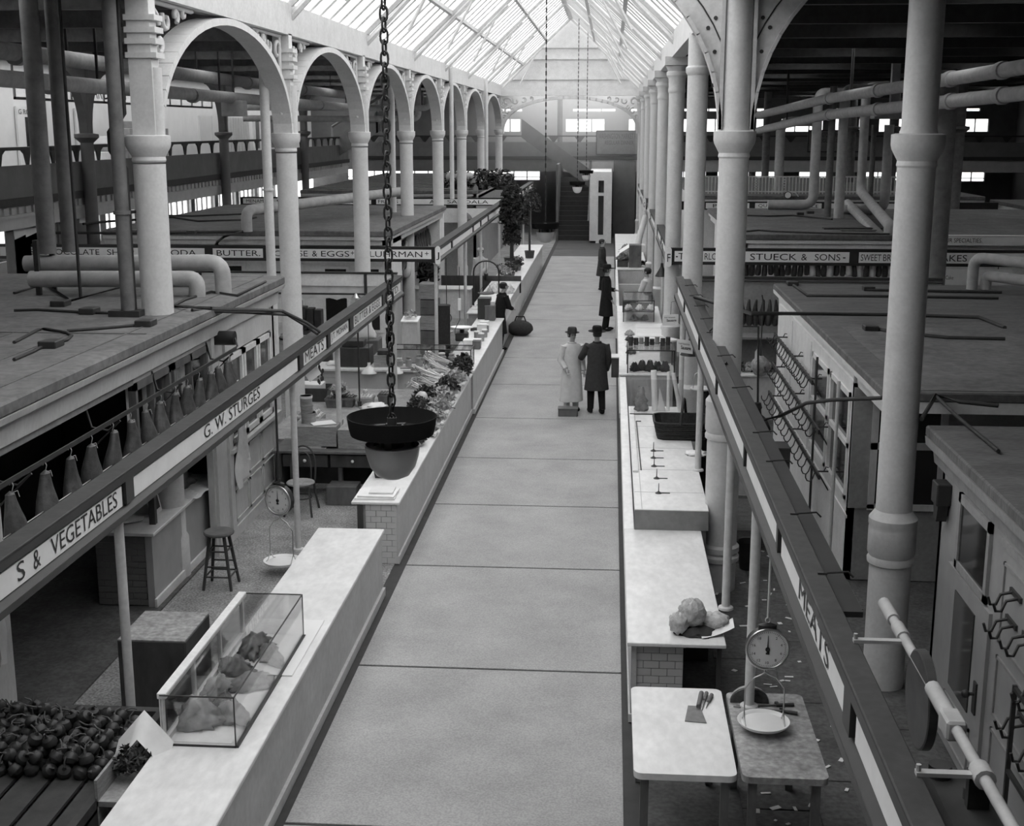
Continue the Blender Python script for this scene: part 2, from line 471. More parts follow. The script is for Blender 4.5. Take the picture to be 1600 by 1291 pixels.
# glazed lean-to added over the left gallery to light its wall
o = struct(MB().box(WL_X, -16.6, FRONT, BACK, 7.15, 7.27).box(-13.2, -13.0, FRONT, BACK, 7.15, 7.27).out('ceiling_gallery', ceilm))
for i in range(26):
    y0 = FRONT + i * 3.2
    MB().box(-16.6, -13.2, y0 + 0.06, y0 + 3.14, 7.2, 7.21).out('roof_light_pane' if y0 > 18 else 'light_block_board', dusty if y0 > 18 else ceilm, o)  # near stretch closed by unseen boards, put in to hold back light
    MB().box(-16.6, -13.2, y0 - 0.06, y0 + 0.06, 7.15, 7.27).out('roof_bar', paint_w, o)

# ---- glazed pitched roof over the aisle
RX = (XL + XR) / 2; RZ0, RZ1 = 7.2, 10.2
nr = MB()
for sx in (XL, XR):
    nr.box(sx - 0.13, sx + 0.13, FRONT, 60.9, 6.72, 7.2)
nr = struct(nr.out('trim_1', iron_pale))
gl = struct(MB().box(RX - 0.12, RX + 0.12, FRONT, 61, RZ1 - 0.1, RZ1 + 0.12).out('ceiling', iron_pale))
SKY0 = 1.7  # bays before this are unseen solid roof, added to block frontal light
bays = [FRONT, -4.8, 1.6, 8.1] + [14.6, 21.0, 27.5, 34.0, 40.3, 46.7, 53.5, 60.8]
for a, b in zip(bays[:-1], bays[1:]):
    for sx in (XL, XR):
        MB().add([(sx, a + 0.05, RZ0 + 0.02), (sx, b - 0.05, RZ0 + 0.02), (RX, b - 0.05, RZ1 + 0.02), (RX, a + 0.05, RZ1 + 0.02)], [(0, 1, 2, 3)]).out('roof_pane' if b > SKY0 else 'light_block_board', dusty if b > SKY0 else ceilm, gl)
        t = MB()
        k = 8
        for q in range(1, k):
            y = a + (b - a) * q / k
            t.cyl((sx, y, RZ0), (RX, y, RZ1), 0.03, n=4, smooth=False)
        for f in (0.33, 0.67):
            x = sx + (RX - sx) * f; z = RZ0 + (RZ1 - RZ0) * f
            t.box(x - 0.05, x + 0.05, a, b, z - 0.1, z)
        t.out('glazing_bars', iron_pale, gl, kind='stuff')
    if b < 12: continue
    # roof truss at each pair of columns
    t = MB()
    for sx in (XL, XR):
        t.cyl((sx, b, RZ0 - 0.05), (RX, b, RZ1 - 0.05), 0.09, n=6, smooth=False)
        t.cyl((sx, b, 6.9), (sx + (RX - sx) * 0.62, b, 8.9), 0.06, n=6, smooth=False)
        t.cyl((sx + (RX - sx) * 0.3, b, 7.25), (sx + (RX - sx) * 0.55, b, 8.75), 0.04, n=6, smooth=False)
    t.out('roof_truss', iron_pale, gl)
# gable above the far arch
GY = 61.3
g = MB().prism([(XL, 6.98), (XR, 6.98), (XR, RZ0), (RX, RZ1), (XL, RZ0)], 'y', GY, GY + 0.15)
ga = struct(g.out('wall_gable', iron_pale))
for z, h in ((7.0, 0.2), (7.45, 0.1), (8.35, 0.06), (8.85, 0.06)):
    hx = (XR - XL) / 2 * (1 if z < 7.2 else max(0.1, 1 - (z - RZ0) / (RZ1 - RZ0)))
    MB().box(RX - hx, RX + hx, GY - 0.08, GY, z, z + h).out('gable_rail', iron_pale, ga)

# ---- cast iron columns
def ring_cap(x, y, z, r, m=None):
    return MB().lathe((x, y, z), [(r, -0.22), (r * 1.06, -0.2), (r * 1.02, -0.16), (r * 1.15, -0.12), (r * 1.34, -0.06), (r * 1.4, -0.02), (r * 1.4, 0.07), (r * 1.2, 0.08)], 24)
def left_column(i, y):
    base = 3.1
    lab = 'pale iron column of the left row, %s from the near end, ringed where the arches spring' % ORD[i]
    r = 0.165 if i else 0.18
    c = thing('iron_column', lab, 'column', (XL, y, 0))
    MB().lathe((XL, y, 0), [(r * 1.15, 0), (r * 1.15, 0.5), (r, 0.55), (r, 4.9)], 24).out('shaft', cream, c)
    ring_cap(XL, y, 5.14, r).out('capital', cream, c)
    t = MB().box(XL - 0.13, XL + 0.13, y - 0.11, y + 0.11, 5.2, 6.74)
    for z in (6.05, 6.2, 6.32, 6.45): t.box(XL - 0.15, XL + 0.2, y - 0.14, y + 0.14, z, z + 0.06)
    t.cyl((XL + 0.13, y, 5.2), (XL + 0.13, y, 5.95), 0.075, n=10)
    t.out('upper_post', cream, c)
for i, y in enumerate(COL_L): left_column(i, y)
# arches between them, pierced spandrels
def scrolls(t, pts, r):
    for (x, y, z, rad, a0, ax) in pts:
        P = []
        for k in range(9):
            a = a0 + k * 0.62; rr = rad * (1 - k / 11)
            P.append((x, y + rr * cos(a), z + rr * sin(a)) if ax == 'x' else (x + rr * cos(a), y, z + rr * sin(a)))
        t.tube(P, r, n=5)
for i in range(7):
    y0, y1 = COL_L[i] + 0.16, COL_L[i + 1] - 0.16
    ym, a = (y0 + y1) / 2, (y1 - y0) / 2; bz = 1.42
    ar = thing('iron_arch', 'pierced iron arch between the %s and %s columns of the left row' % (ORD[i], ORD[i + 1]), 'arch', (XL, ym, 5.2))
    def el(k, n, da=0.0, dz=0.0):
        t = pi * k / n
        return ym - (a + da) * cos(t), 5.2 + (bz + dz) * sin(t)
    N = 28
    inner = [el(k, N) for k in range(N + 1)]
    outer = [el(k, N, 0.0, 0.1) for k in range(N + 1)]
    t = MB()
    for k in range(N):
        y_a, z_a = inner[k]; y_b, z_b = inner[k + 1]
        d = Vector((0, y_b - y_a, z_b - z_a)).normalized(); nn = Vector((0, -d.z, d.y)) * 0.09
        for xx in (1,):
            vs = [(XL - 0.15, y_a, z_a), (XL + 0.15, y_a, z_a), (XL + 0.15, y_b, z_b), (XL - 0.15, y_b, z_b)]
            vs += [(p[0], p[1] + nn.y, p[2] + nn.z) for p in vs]
            t.add(vs, [(0, 3, 2, 1), (4, 5, 6, 7), (0, 1, 5, 4), (2, 3, 7, 6), (1, 2, 6, 5), (3, 0, 4, 7)])
    t.out('arch_rib', cream, ar)
    for sgn in (-1, 1):
        t = MB()
        sp = []
        for k, (f, h, rad) in enumerate(((0.93, 6.45, 0.2), (0.93, 6.05, 0.17), (0.78, 6.52, 0.14), (0.86, 6.25, 0.12), (0.66, 6.6, 0.09), (0.97, 5.75, 0.09), (0.56, 6.64, 0.06))):
            sp.append((XL, ym + sgn * a * f, h, rad, k * 1.3, 'x'))
        scrolls(t, sp, 0.032)
        t.tube([(XL, ym + sgn * a * 0.98, 5.5), (XL, ym + sgn * a * 0.98, 6.7)], 0.035, 5)
        t.tube([(XL, ym + sgn * a * 0.45, 6.7), (XL, ym + sgn * a, 6.7)], 0.035, 5)
        t.out('scrollwork', cream, ar, kind='stuff')
def right_column(i, y):
    if i == 0: return
    r = 0.165
    lab = 'pale round column of the right row, %s from the near end, moulded square capital above' % ORD[i]
    c = thing('iron_column', lab, 'column', (XR, y, 0))
    MB().lathe((XR, y, 0), [(r * 1.3, 0), (r * 1.3, 0.35), (r * 1.45, 0.4), (r * 1.45, 0.46), (r * 1.3, 0.5), (r * 1.2, 0.52), (r * 1.2, 1.0), (r * 1.32, 1.04), (r * 1.32, 1.1), (r, 1.16), (r, 6.0 if i > 1 else 6.1)], 24).out('shaft', cream, c)
    if i == 1:
        MB().lathe((XR, y, 6.1), [(r, 0), (r * 1.18, 0.05), (r * 1.18, 0.12), (r, 0.15), (r, 0.65)], 24).out('capital', cream, c)
    else:
        MB().lathe((XR, y, 6.0), [(r, 0), (r * 1.1, 0.03), (r * 1.1, 0.08), (r * 1.05, 0.12), (r * 1.1, 0.3), (r * 1.35, 0.36), (r * 1.35, 0.42), (r * 1.2, 0.45), (r * 1.5, 0.55)], 24).box(XR - 0.27, XR + 0.27, y - 0.27, y + 0.27, 6.56, 6.73).out('capital', cream, c)
for i, y in enumerate(COL_R): right_column(i, y)
# the two big columns near the viewer on the right
def big_column(x, y, r, label, ring_z, capz, h=6.75):
    c = thing('iron_column', label, 'column', (x, y, 0))
    z0 = ring_z
    MB().lathe((x, y, 0), [(r * 1.16, 0), (r * 1.16, z0 - 0.34), (r * 1.14, z0 - 0.3), (r * 1.14, capz - 5 if False else z0 - 0.29)], 28).out('pedestal', cream, c)
    MB().lathe((x, y, z0 - 0.3), [(r * 1.14, 0), (r * 1.3, 0.02), (r * 1.32, 0.06), (r * 1.22, 0.09), (r * 1.32, 0.12), (r * 1.32, 0.36), (r * 1.3, 0.38), (r * 1.34, 0.4), (r * 1.34, 0.46), (r * 1.16, 0.5), (r, 0.54)], 28).out('base_moulding', cream, c)
    MB().lathe((x, y, z0 + 0.2), [(r, 0), (r, capz - z0 - 0.4)], 28).out('shaft', cream, c)
    ring_cap(x, y, capz, r).out('capital', cream, c)
    MB().lathe((x, y, capz + 0.08), [(r * 1.0, 0), (r * 0.92, 0.05), (r * 0.92, h - capz)], 28).out('upper_shaft', cream, c)
    return c
c1 = big_column(1.34, 14.6, 0.165, 'thick pale column by the near right counter, with riveted arch plates springing from its cap', 2.1, 5.19, 7.1)
MB().lathe((1.34, 14.6, 0.34), [(0.192, 0), (0.222, 0.02), (0.225, 0.07), (0.2, 0.1), (0.222, 0.13), (0.222, 0.19), (0.192, 0.22)], 28).out('lower_ring', cream, c1)
# riveted arch brackets to either side of it
for sgn in (-1, 1):
    y = 14.6
    N = 14; rx, rz = 1.75, 1.95
    arc = [(1.34 + sgn * (0.17 + rx * (1 - cos(k * pi / 2 / N))), 5.24 + rz * sin(k * pi / 2 / N)) for k in range(N + 1)]
    t = MB().prism(([(1.34 + sgn * 0.15, 5.24)] + arc + [(arc[-1][0], 7.25), (1.34 + sgn * 0.15, 7.25)])[::sgn], 'y', y - 0.02, y + 0.02)
    t.out('arch_plate', iron_pale, c1)
    t = MB()
    for k in range(N):
        a_, b_ = arc[k], arc[k + 1]
        ang = atan2(b_[1] - a_[1], b_[0] - a_[0])
        t.obox(((a_[0] + b_[0]) / 2, y, (a_[1] + b_[1]) / 2), (hypot(b_[0] - a_[0], b_[1] - a_[1]) + 0.01, 0.2, 0.035), ry=-ang)
    t.box(1.34 + sgn * 0.15, 1.34 + sgn * 0.19, y - 0.1, y + 0.1, 5.28, 7.2)
    t.out('arch_rib', iron_pale, c1)
    rv = []
    for k in (2, 5, 7, 9, 11, 13):
        rv.append((arc[k][0] - sgn * 0.09 - sgn * 0.02, arc[k][1] + 0.07))
    for z in (5.75, 6.1, 6.45): rv.append((1.34 + sgn * 0.25, z))
    t = MB()
    for x, z in rv: t.cyl((x, y - 0.02, z), (x, y - 0.032, z), 0.022, n=8)
    t.out('rivets', darkiron, c1, kind='stuff')
    t = MB().prism(([(p[0] - sgn * 0.16, p[1] + 0.1) for p in arc[3:13]] + [(p[0] - sgn * 0.172, p[1] + 0.11) for p in arc[3:13]][::-1])[::sgn], 'y', y - 0.028, y - 0.018)
    t.out('plate_groove', darkiron, c1)
big_column(2.72, 12.0, 0.168, 'thick grey column standing before the right cabin roofs, banded at half height', 1.53, 5.17, 7.1)

# ---- far arch across the aisle
ar = thing('iron_arch', 'broad pale flattened arch spanning the far end of the aisle, with leafy corners', 'arch', (RX, 60.8, 5.0))
a = (XR - XL) / 2 - 0.16; bz = 1.6; N = 32
pts = [(RX - a * cos(pi * k / N), 5.0 + bz * abs(sin(pi * k / N)) ** 0.8) for k in range(N + 1)]
t = MB()
for k in range(N):
    p, q = pts[k], pts[k + 1]
    t.obox(((p[0] + q[0]) / 2, 60.8, (p[1] + q[1]) / 2 + 0.05), (hypot(q[0] - p[0], q[1] - p[1]) + 0.02, 0.3, 0.14), ry=-atan2(q[1] - p[1], q[0] - p[0]))
t.out('arch_rib', cream, ar)
MB().box(XL, XR, 60.65, 60.95, 6.72, 7.0).out('arch_beam', cream, ar)
for sgn in (-1, 1):
    t = MB(); sp = []
    for k, (f, h, rad) in enumerate(((0.93, 6.45, 0.22), (0.92, 6.05, 0.17), (0.8, 6.5, 0.16), (0.68, 6.56, 0.12), (0.57, 6.6, 0.08), (0.97, 5.8, 0.1), (0.85, 6.2, 0.1))):
        sp.append((RX + sgn * a * f, 60.8, h, rad, k * 1.3, 'y'))
    scrolls(t, sp, 0.045)
    t.out('scrollwork', cream, ar, kind='stuff')
# ================================================================ SIGN BEAMS
def along_sign(label, X, y0, y1, zt, zb, face, panels, posts, post_z=0.0, cap=True, capw=0.2, th=0.09):
    """board running along the aisle; face=+1 shows its lettering toward +x and reads away from the viewer"""
    s = thing('sign_beam', label, 'sign', (X, (y0 + y1) / 2, zb))
    xb = X - face * th
    h = zt - zb
    MB().box(xb, X, y0, y1, zb, zt).out('frame', signbrown, s)
    xc = X + face * 0.035
    MB().rbox(min(xc, xc - face * capw), max(xc, xc - face * capw), y0, y1, zt, zt + 0.025, 0.006).out('cap', signgrey, s)
    t = MB().box(X, X + face * 0.05, y0, y1, zb, zb + 0.05)
    t.prism([(X, zb + 0.05), (X + face * 0.045, zb + 0.05), (X, zb + 0.09)][::face], 'y', y0, y1)
    t.out('lower_moulding', signbrown, s)
    MB().box(X, X + face * 0.03, y0, y1, zt - 0.06, zt).out('upper_moulding', signbrown, s)
    seps = []
    for (a, b, texts) in panels:
        MB().box(X, X + face * 0.012, a, b, zb + 0.1, zt - 0.085).out('panel', signwhite, s)
        seps += [a, b]
        for (txt, ta, tb, dz, hh) in texts:
            if face > 0: lettering(txt, s, (X + 0.012, ta, zb + 0.1 + dz), (0, 1, 0), hh, tb - ta)
            else: lettering(txt, s, (X - 0.012, tb, zb + 0.1 + dz), (0, -1, 0), hh, tb - ta)
    t = MB()
    for a, b in zip(seps[1::2], seps[2::2]):
        if b - a > 0.12: t.box(X, X + face * 0.03, a + 0.05, b - 0.05, zb + 0.1, zt - 0.06)
    if t.v: t.out('divider', signbrown, s)
    for i, y in enumerate(posts):
        pz = post_z[i] if isinstance(post_z, (list, tuple)) else post_z
        MB().cyl((X - face * 0.06, y, pz), (X - face * 0.06, y, zb), 0.04, n=14).lathe((X - face * 0.06, y, pz), [(0.075, 0), (0.07, 0.02), (0.045, 0.03)], 14).lathe((X - face * 0.06, y, zb - 0.05), [(0.045, 0), (0.06, 0.02), (0.06, 0.05)], 14).out('post', iron_pale, s)
    return s
XS = -3.87
def ly(px, py): return gx(px, py, XS)[1]
vt = lambda p, q: (ly(*p), ly(*q))
pn = [(4.0, ly(187, 757), [('S', ly(24, 905), ly(36, 896), 0.03, 0.13), ('&', ly(49, 880), ly(60, 872), 0.03, 0.13), ('VEGETABLES', ly(77, 860), ly(180, 781), 0.03, 0.13)]),
      (ly(206, 742), ly(463, 560), [('G. W. STURGES', ly(317, 680), ly(404, 612), 0.03, 0.13)]),
      (ly(472, 556), ly(508, 530), [('MEATS', ly(475, 558), ly(504, 536), 0.025, 0.14)]),
      (ly(514.5, 524), ly(543, 504), [('J.T. MOHAN', ly(516, 528), ly(541, 508), 0.03, 0.12)]),
      (ly(550.5, 500), ly(595, 467), [('BUTTER & EGGS', ly(553, 502), ly(592, 472), 0.03, 0.12)]),
      (ly(600, 464), ly(625, 446), [('ESTD.', ly(604, 464), ly(622, 449), 0.03, 0.12)])]
sgL = along_sign('near left aisle sign board reading VEGETABLES and G. W. STURGES, on four pale pipes', XS, 4.0, 23.85, 2.59, 2.24, 1, pn, [9.75, 15.6, 18.3, 23.3], capw=0.17)
# right: reads toward the viewer; its lettering is mostly too foreshortened to read
XT = 1.25; XQ = 1.10; KQ = 0.88
def ry(px, py): return gx(px, py, XT)[1]
pr = []
marks = [(1066, 455, 1072, 470, ''), (1074, 478, 1088, 510, ''), (1092, 520, 1106, 553, ''), (1111, 562, 1142, 635, ''), (1150, 655, 1183, 727, ''), (1192, 745, 1316, 1020, '')]
yb = [23.5, 21.3, 21.1, 17.6, 17.4, 14.6, 14.4, 11.4, 11.2, 9.0, 8.8, 6.25, 5.95, 4.0]
for i in range(0, len(yb), 2):
    a, b = yb[i + 1], yb[i]
    tx = []
    if i == 10: tx = [('FINE MEATS', a + 0.55, b - 0.1, 0.02, 0.14)]
    elif i == 8: tx = [('QUALITY', a + 0.2, b - 0.2, 0.02, 0.14)] if False else []
    pr.append((a, b, tx))
pr = [(a * KQ, b * KQ, [('MEATS', 6.75 * KQ, 7.9 * KQ, 0.02, 0.12)] if abs(b - 8.8) < 0.01 else []) for a, b, _ in pr]
sgR = along_sign('near right aisle sign board ending in MEATS, seen steeply from above, hooks along its cap', XQ, 3.5, 21.0, 2.933, 2.607, -1, pr[::-1], [9.65, 11.81, 16.05, 20.3], post_z=[0.8, 0.8, 1.035, 0.0], capw=0.12, th=0.055)
for y0_, y1_ in ((6.25, 14.38), (14.82, 20.95)): MB().box(XQ + 0.085, XQ + 0.2, y0_, y1_, 2.89, 2.92).out('back_ledge', signbrown, sgR)
for y in (19.7, 18.5, 17.4, 16.2, 15.1, 13.5, 11.8, 10.0, 9.1, 7.8, 6.7):
    MB().tube([(XQ + 0.07, y, 2.965), (XQ + 0.2, y, 2.975), (XQ + 0.23, y, 2.945)], 0.006, 5).box(XQ + 0.04, XQ + 0.09, y - 0.01, y + 0.01, 2.957, 2.968).out('cap_hook', darkiron, sgR)

def cross_sign(label, Y, x0, x1, zt, zb, panels, m_frame=None, mp=None, frame=0.045, dy=0.07, posts=()):
    s = thing('sign_board', label, 'sign', ((x0 + x1) / 2, Y, zb))
    MB().box(x0, x1, Y, Y + dy, zb, zt).out('board', m_frame or black, s)
    MB().box(x0, x1, Y - 0.02, Y, zt - frame, zt).box(x0, x1, Y - 0.02, Y, zb, zb + frame).out('frame', m_frame or black, s)
    for a, b, tx in panels:
        MB().box(a, b, Y - 0.012, Y, zb + frame + 0.02, zt - frame - 0.02).out('panel', mp or signwhite, s)
        for txt, ta, tb in tx:
            ph = zt - zb - 2 * frame - 0.04
            narrow = txt in ('-', '+', '.')
            hh = ph * (0.12 if txt == '-' else 0.4 if txt == '+' else 0.16 if txt == '.' else 0.62)
            lettering(txt, s, (ta, Y - 0.012, zb + frame + 0.02 + (ph * 0.19 if txt not in ('-', '+') else ph * 0.4)), (1, 0, 0), hh, tb - ta)
    for x in posts:
        MB().cyl((x, Y + 0.03, 0), (x, Y + 0.03, zb), 0.04, n=12).out('post', iron_pale, s)
    return s
YL = 27.9
cx = lambda px, Y=YL: gy(px, 399, Y)[0]
P1 = [(cx(-60), cx(320), [("ERT'S", cx(17), cx(54)), ('CHOCOLATE', cx(66), cx(156)), ('SHOP', cx(168), cx(210)), ('SODA', cx(259), cx(307))]),
      (cx(333), cx(411), [('BUTTER.', cx(339), cx(407))]),
      (cx(424), cx(674), [('CHEESE', cx(429), cx(481)), ('&', cx(488), cx(496)), ('EGGS', cx(502), cx(546)), ('+', cx(548.5), cx(553.5)), ('M.', cx(558), cx(571)), ('LUHRMAN', cx(578), cx(660)), ('+', cx(664), cx(670))])]
cross_sign('long black framed sign over the left stalls reading CHOCOLATE SHOP, SODA, BUTTER, M. LUHRMAN', YL, cx(-80), cx(679), 2.78, 2.45, P1)
def plate(letter_, x, Y, z0, z1, face='y', label=''):
    p = thing('stall_plate', label, 'sign', (x, Y, z0))
    wdt = 0.115
    t = MB()
    poly = []
    zc0, zc1 = z0 + wdt * 0.6, z1 - wdt * 0.6
    for k in range(9): a = pi + pi * k / 8; poly.append((x + wdt / 2 * cos(a) * 1.0, zc0 + wdt * 0.6 * sin(a)))
    for k in range(9): a = pi * k / 8; poly.append((x + wdt / 2 * cos(a), zc1 + wdt * 0.6 * sin(a)))
    t.prism(poly, 'y', Y - 0.03, Y).out('plate_board', signwhite, p)
    lettering(letter_, p, (x - 0.035, Y - 0.03, (z0 + z1) / 2 - 0.1), (1, 0, 0), 0.17, 0.07, m=letter)
    return p
plate('J', cx(684.5) + 0.0, YL - 0.03, 2.4, 2.8, label='small rounded plate lettered J at the end of the CHOCOLATE SHOP sign')
YR = 27.6
cr = lambda px, Y=YR: gy(px, 400, Y)[0]
P2 = [(cr(1054), cr(1327), [('-', cr(1056), cr(1059)), ('T', cr(1060), cr(1069)), ('RLO', cr(1101), cr(1120)), ('STUECK', cr(1172), cr(1245)), ('&', cr(1252), cr(1261)), ('SONS', cr(1273), cr(1313)), ('-', cr(1317), cr(1321))]),
      (cr(1342), cr(1452), [('SWEET', cr(1345), cr(1377)), ('BRE', cr(1380), cr(1398))]), (cr(1454), cr(1620), [('CAKES', cr(1458), cr(1511))])]
cross_sign('black framed sign over the right stalls reading STUECK & SONS, SWEET BRE, CAKES', YR, cr(1050), cr(1640), 2.82, 2.47, P2)
plate('F', cr(1045), YR - 0.03, 2.42, 2.84, label='small rounded plate lettered F at the end of the STUECK sign')
Ya = 28.2
s = cross_sign('white board above the right cross sign reading OF OUR SPECIALTIES', Ya, gy(1440, 384, Ya)[0], gy(1640, 384, Ya)[0], 3.07, 2.86, [(gy(1441, 384, Ya)[0], gy(1640, 384, Ya)[0], [('OF OUR SPECIALTIES.', gy(1458, 384, Ya)[0], gy(1534, 384, Ya)[0])])], m_frame=signwhite, frame=0.01, dy=0.14)
# second run of signs along the aisle, blank at this distance
def gxy(px, py, X): return gx(px, py, X)[1]
sp = [28.3, 30.4, 30.7, 35.2, 35.5, 37.3, 37.6, 39.6, 39.9, 44.2, 44.5, 46.0]
along_sign('second left aisle sign board of blank pale panels, running off from the J plate', -3.75, 28.0, 46.1, 2.75, 2.42, 1, [(sp[i], sp[i + 1], []) for i in range(0, 12, 2)], [28.2, 34.0, 38.2, 44.6], capw=0.22)
sp = [52.2, 54.4, 54.8, 58.5, 58.9, 62.8]
along_sign('far left aisle sign board beyond the evergreen', -3.75, 52, 63, 2.75, 2.42, 1, [(sp[i], sp[i + 1], []) for i in range(0, 6, 2)], [53, 57, 62], capw=0.22)
sp = [28.0, 31.5, 31.8, 34.2, 34.5, 36, 36.3, 40.2, 40.5, 44.5]
along_sign('second right aisle sign board of blank pale panels, running off from the F plate', XT, 27.7, 44.8, 2.78, 2.45, -1, [(sp[i], sp[i + 1], []) for i in range(0, 10, 2)], [28.2, 32, 36, 40, 44], capw=0.2)
sp = [47.2, 50, 50.4, 56, 56.4, 60]
along_sign('far right aisle sign board running off from the G plate', XT, 46.9, 60.2, 2.78, 2.45, -1, [(sp[i], sp[i + 1], []) for i in range(0, 6, 2)], [47.4, 52, 56], capw=0.2)
plate('G', XT - 0.06, 46.9, 2.4, 2.85, label='small rounded plate lettered G at the head of the far right sign')
YS = 46.4
cs = lambda px: gy(px, 317, YS)[0]
P3 = [(cs(380), cs(526), [('MENAM', cs(385), cs(412)), ('P', cs(433), cs(438)), ('RODUCTS.', cs(468), cs(516))]), (cs(534), cs(580), [('R', cs(546), cs(552))]), (cs(588), cs(785), [('FRUITS', cs(591), cs(622)), ('A', cs(671), cs(679)), ('SAHDALA', cs(699), cs(763))])]
cross_sign('far sign across the left stalls reading PRODUCTS, FRUITS, SAHDALA under a black edge', YS, cs(376), cs(788), 2.85, 2.58, P3, frame=0.02, dy=0.34)
YQ = 43.0
cq = lambda px: gy(px, 317, YQ)[0]
cross_sign('far sign across the right stalls reading QUALITY SERVICE', YQ, cq(1050), cq(1560), 2.95, 2.68, [(cq(1103), cq(1171), [('P', cq(1114), cq(1120))]), (cq(1180), cq(1228), [('QUALITY', cq(1185), cq(1224))]), (cq(1237), cq(1284), [('SERVICE', cq(1242), cq(1279))]), (cq(1294), cq(1400), [])], frame=0.025)

# ================================================================ STALL CABINS
def panel_lines(t, x, y0, y1, z0, z1, d=0.015):
    """raised rim of a sunk panel on a wall facing +x"""
    w_ = 0.03
    t.box(x, x + d, y0, y1, z0, z0 + w_).box(x, x + d, y0, y1, z1 - w_, z1).box(x, x + d, y0, y0 + w_, z0, z1).box(x, x + d, y1 - w_, y1, z0, z1)
# ---- near left cabin
XW = -4.88
k1 = thing('stall_cabin', 'near left cabin with a wide dusty flat roof and hams hung before its windows', 'cabin', (-8, 12, 0))
MB().rbox(-12.5, -4.70, 3.0, 18.45, 3.08, 3.2, 0.02).out('roof', roofm, k1)
t = MB().prism([(-4.9, 3.08), (-4.70, 3.08), (-4.72, 3.02), (-4.80, 2.98), (-4.82, 2.8), (-4.9, 2.8)][::-1], 'y', 3.0, 18.45)
t.out('cornice', paint, k1)
for y, x in ((8.8, -4.78), (13.2, -4.9)):
    pass
t = MB()
for i in range(9):
    x = -5.6 - i * 0.62
    t.box(x - 0.004, x + 0.004, 3.1, 13.0, 3.2, 3.206)
t.box(-12.5, -4.8, 12.98, 13.0, 3.2, 3.208).box(-5.02, -5.0, 3.0, 18.4, 3.2, 3.207)
t.out('roof_seams', roofd, k1, kind='stuff')
w_ = MB()
w_.box(XW - 0.08, XW, 3.0, 9.7, 0, 2.8)                          # solid near wall
w_.box(XW - 0.08, XW, 15.25, 16.0, 0, 2.8)                       # pilaster between window and panelling
w_.box(XW - 0.08, XW, 12.7, 15.25, 2.72, 2.8)
w_.box(XW - 0.08, XW, 16.0, 18.4, 0.0, 1.2).box(XW - 0.08, XW, 16.0, 18.4, 2.45, 2.8).box(XW - 0.08, XW, 18.2, 18.4, 1.2, 2.45)
w_.box(-12, XW, 18.3, 18.4, 0, 3.08)
w_.out('wall', paint, k1)
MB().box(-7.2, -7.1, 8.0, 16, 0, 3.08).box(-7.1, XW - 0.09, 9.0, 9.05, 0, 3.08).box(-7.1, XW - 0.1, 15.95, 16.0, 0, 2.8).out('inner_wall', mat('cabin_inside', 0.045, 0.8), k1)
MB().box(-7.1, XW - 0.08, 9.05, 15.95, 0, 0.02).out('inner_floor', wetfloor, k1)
for (y0, y1) in ((12.75, 13.85), (13.95, 15.2)):
    f = MB().box(XW - 0.06, XW + 0.02, y0, y0 + 0.06, 1.9, 2.72).box(XW - 0.06, XW + 0.02, y1 - 0.06, y1, 1.9, 2.72).box(XW - 0.06, XW + 0.02, y0, y1, 2.64, 2.72).box(XW - 0.06, XW + 0.02, y0, y1, 1.9, 1.98)
    f = f.box(XW - 0.06, XW + 0.02, (y0 + y1) / 2 - 0.025, (y0 + y1) / 2 + 0.025, 1.9, 2.72).out('window', wood_m, k1)
    MB().box(XW - 0.03, XW - 0.02, y0, y1, 1.9, 2.72).out('pane', clearg, f)
    for q in range(4):                                             # light curtains behind the panes
        ya = y0 + 0.08 + (y1 - y0 - 0.16) * q / 4
        g = [[(XW - 0.12 + 0.015 * sin(c * 2.1), ya + c * (y1 - y0) / 40, 1.95 + 0.75 * r / 3) for c in range(8)] for r in range(4)]
        if q % 2 == 0: MB().sheet(g).out('curtain', cloth, f)
t = MB().box(XW, XW + 0.02, 9.7, 12.7, 2.72, 2.8).box(XW - 0.06, XW + 0.03, 12.7, 15.3, 1.82, 1.9)
t.out('rail', paint_d, k1)
# panelled wall at the far end of the cabin
t = MB()
for i in range(3): panel_lines(t, XW, 16.1 + i * 0.7, 16.72 + i * 0.7, 0.2, 0.62); panel_lines(t, XW, 16.1 + i * 0.7, 16.72 + i * 0.7, 0.68, 1.1)
t.box(XW, XW + 0.02, 15.25, 18.4, 0, 0.14).box(XW, XW + 0.07, 15.9, 18.4, 1.17, 1.22)
t.box(XW, XW + 0.035, 15.3, 15.42, 0.14, 2.8).box(XW, XW + 0.035, 15.85, 16.02, 0.14, 2.8)
t.out('panelling', paint, k1)
for i in range(3):
    y0 = 16.06 + i * 0.72; y1 = y0 + 0.66
    for (z0, z1) in ((1.25, 1.82), (1.9, 2.42)):
        f = MB().box(XW - 0.05, XW + 0.015, y0, y0 + 0.07, z0, z1).box(XW - 0.05, XW + 0.015, y1 - 0.07, y1, z0, z1).box(XW - 0.05, XW + 0.015, y0, y1, z0, z0 + 0.07).box(XW - 0.05, XW + 0.015, y0, y1, z1 - 0.07, z1).out('window', paint_w, k1)
        MB().box(XW - 0.03, XW - 0.02, y0 + 0.05, y1 - 0.05, z0 + 0.05, z1 - 0.05).out('pane', darkglass, f)
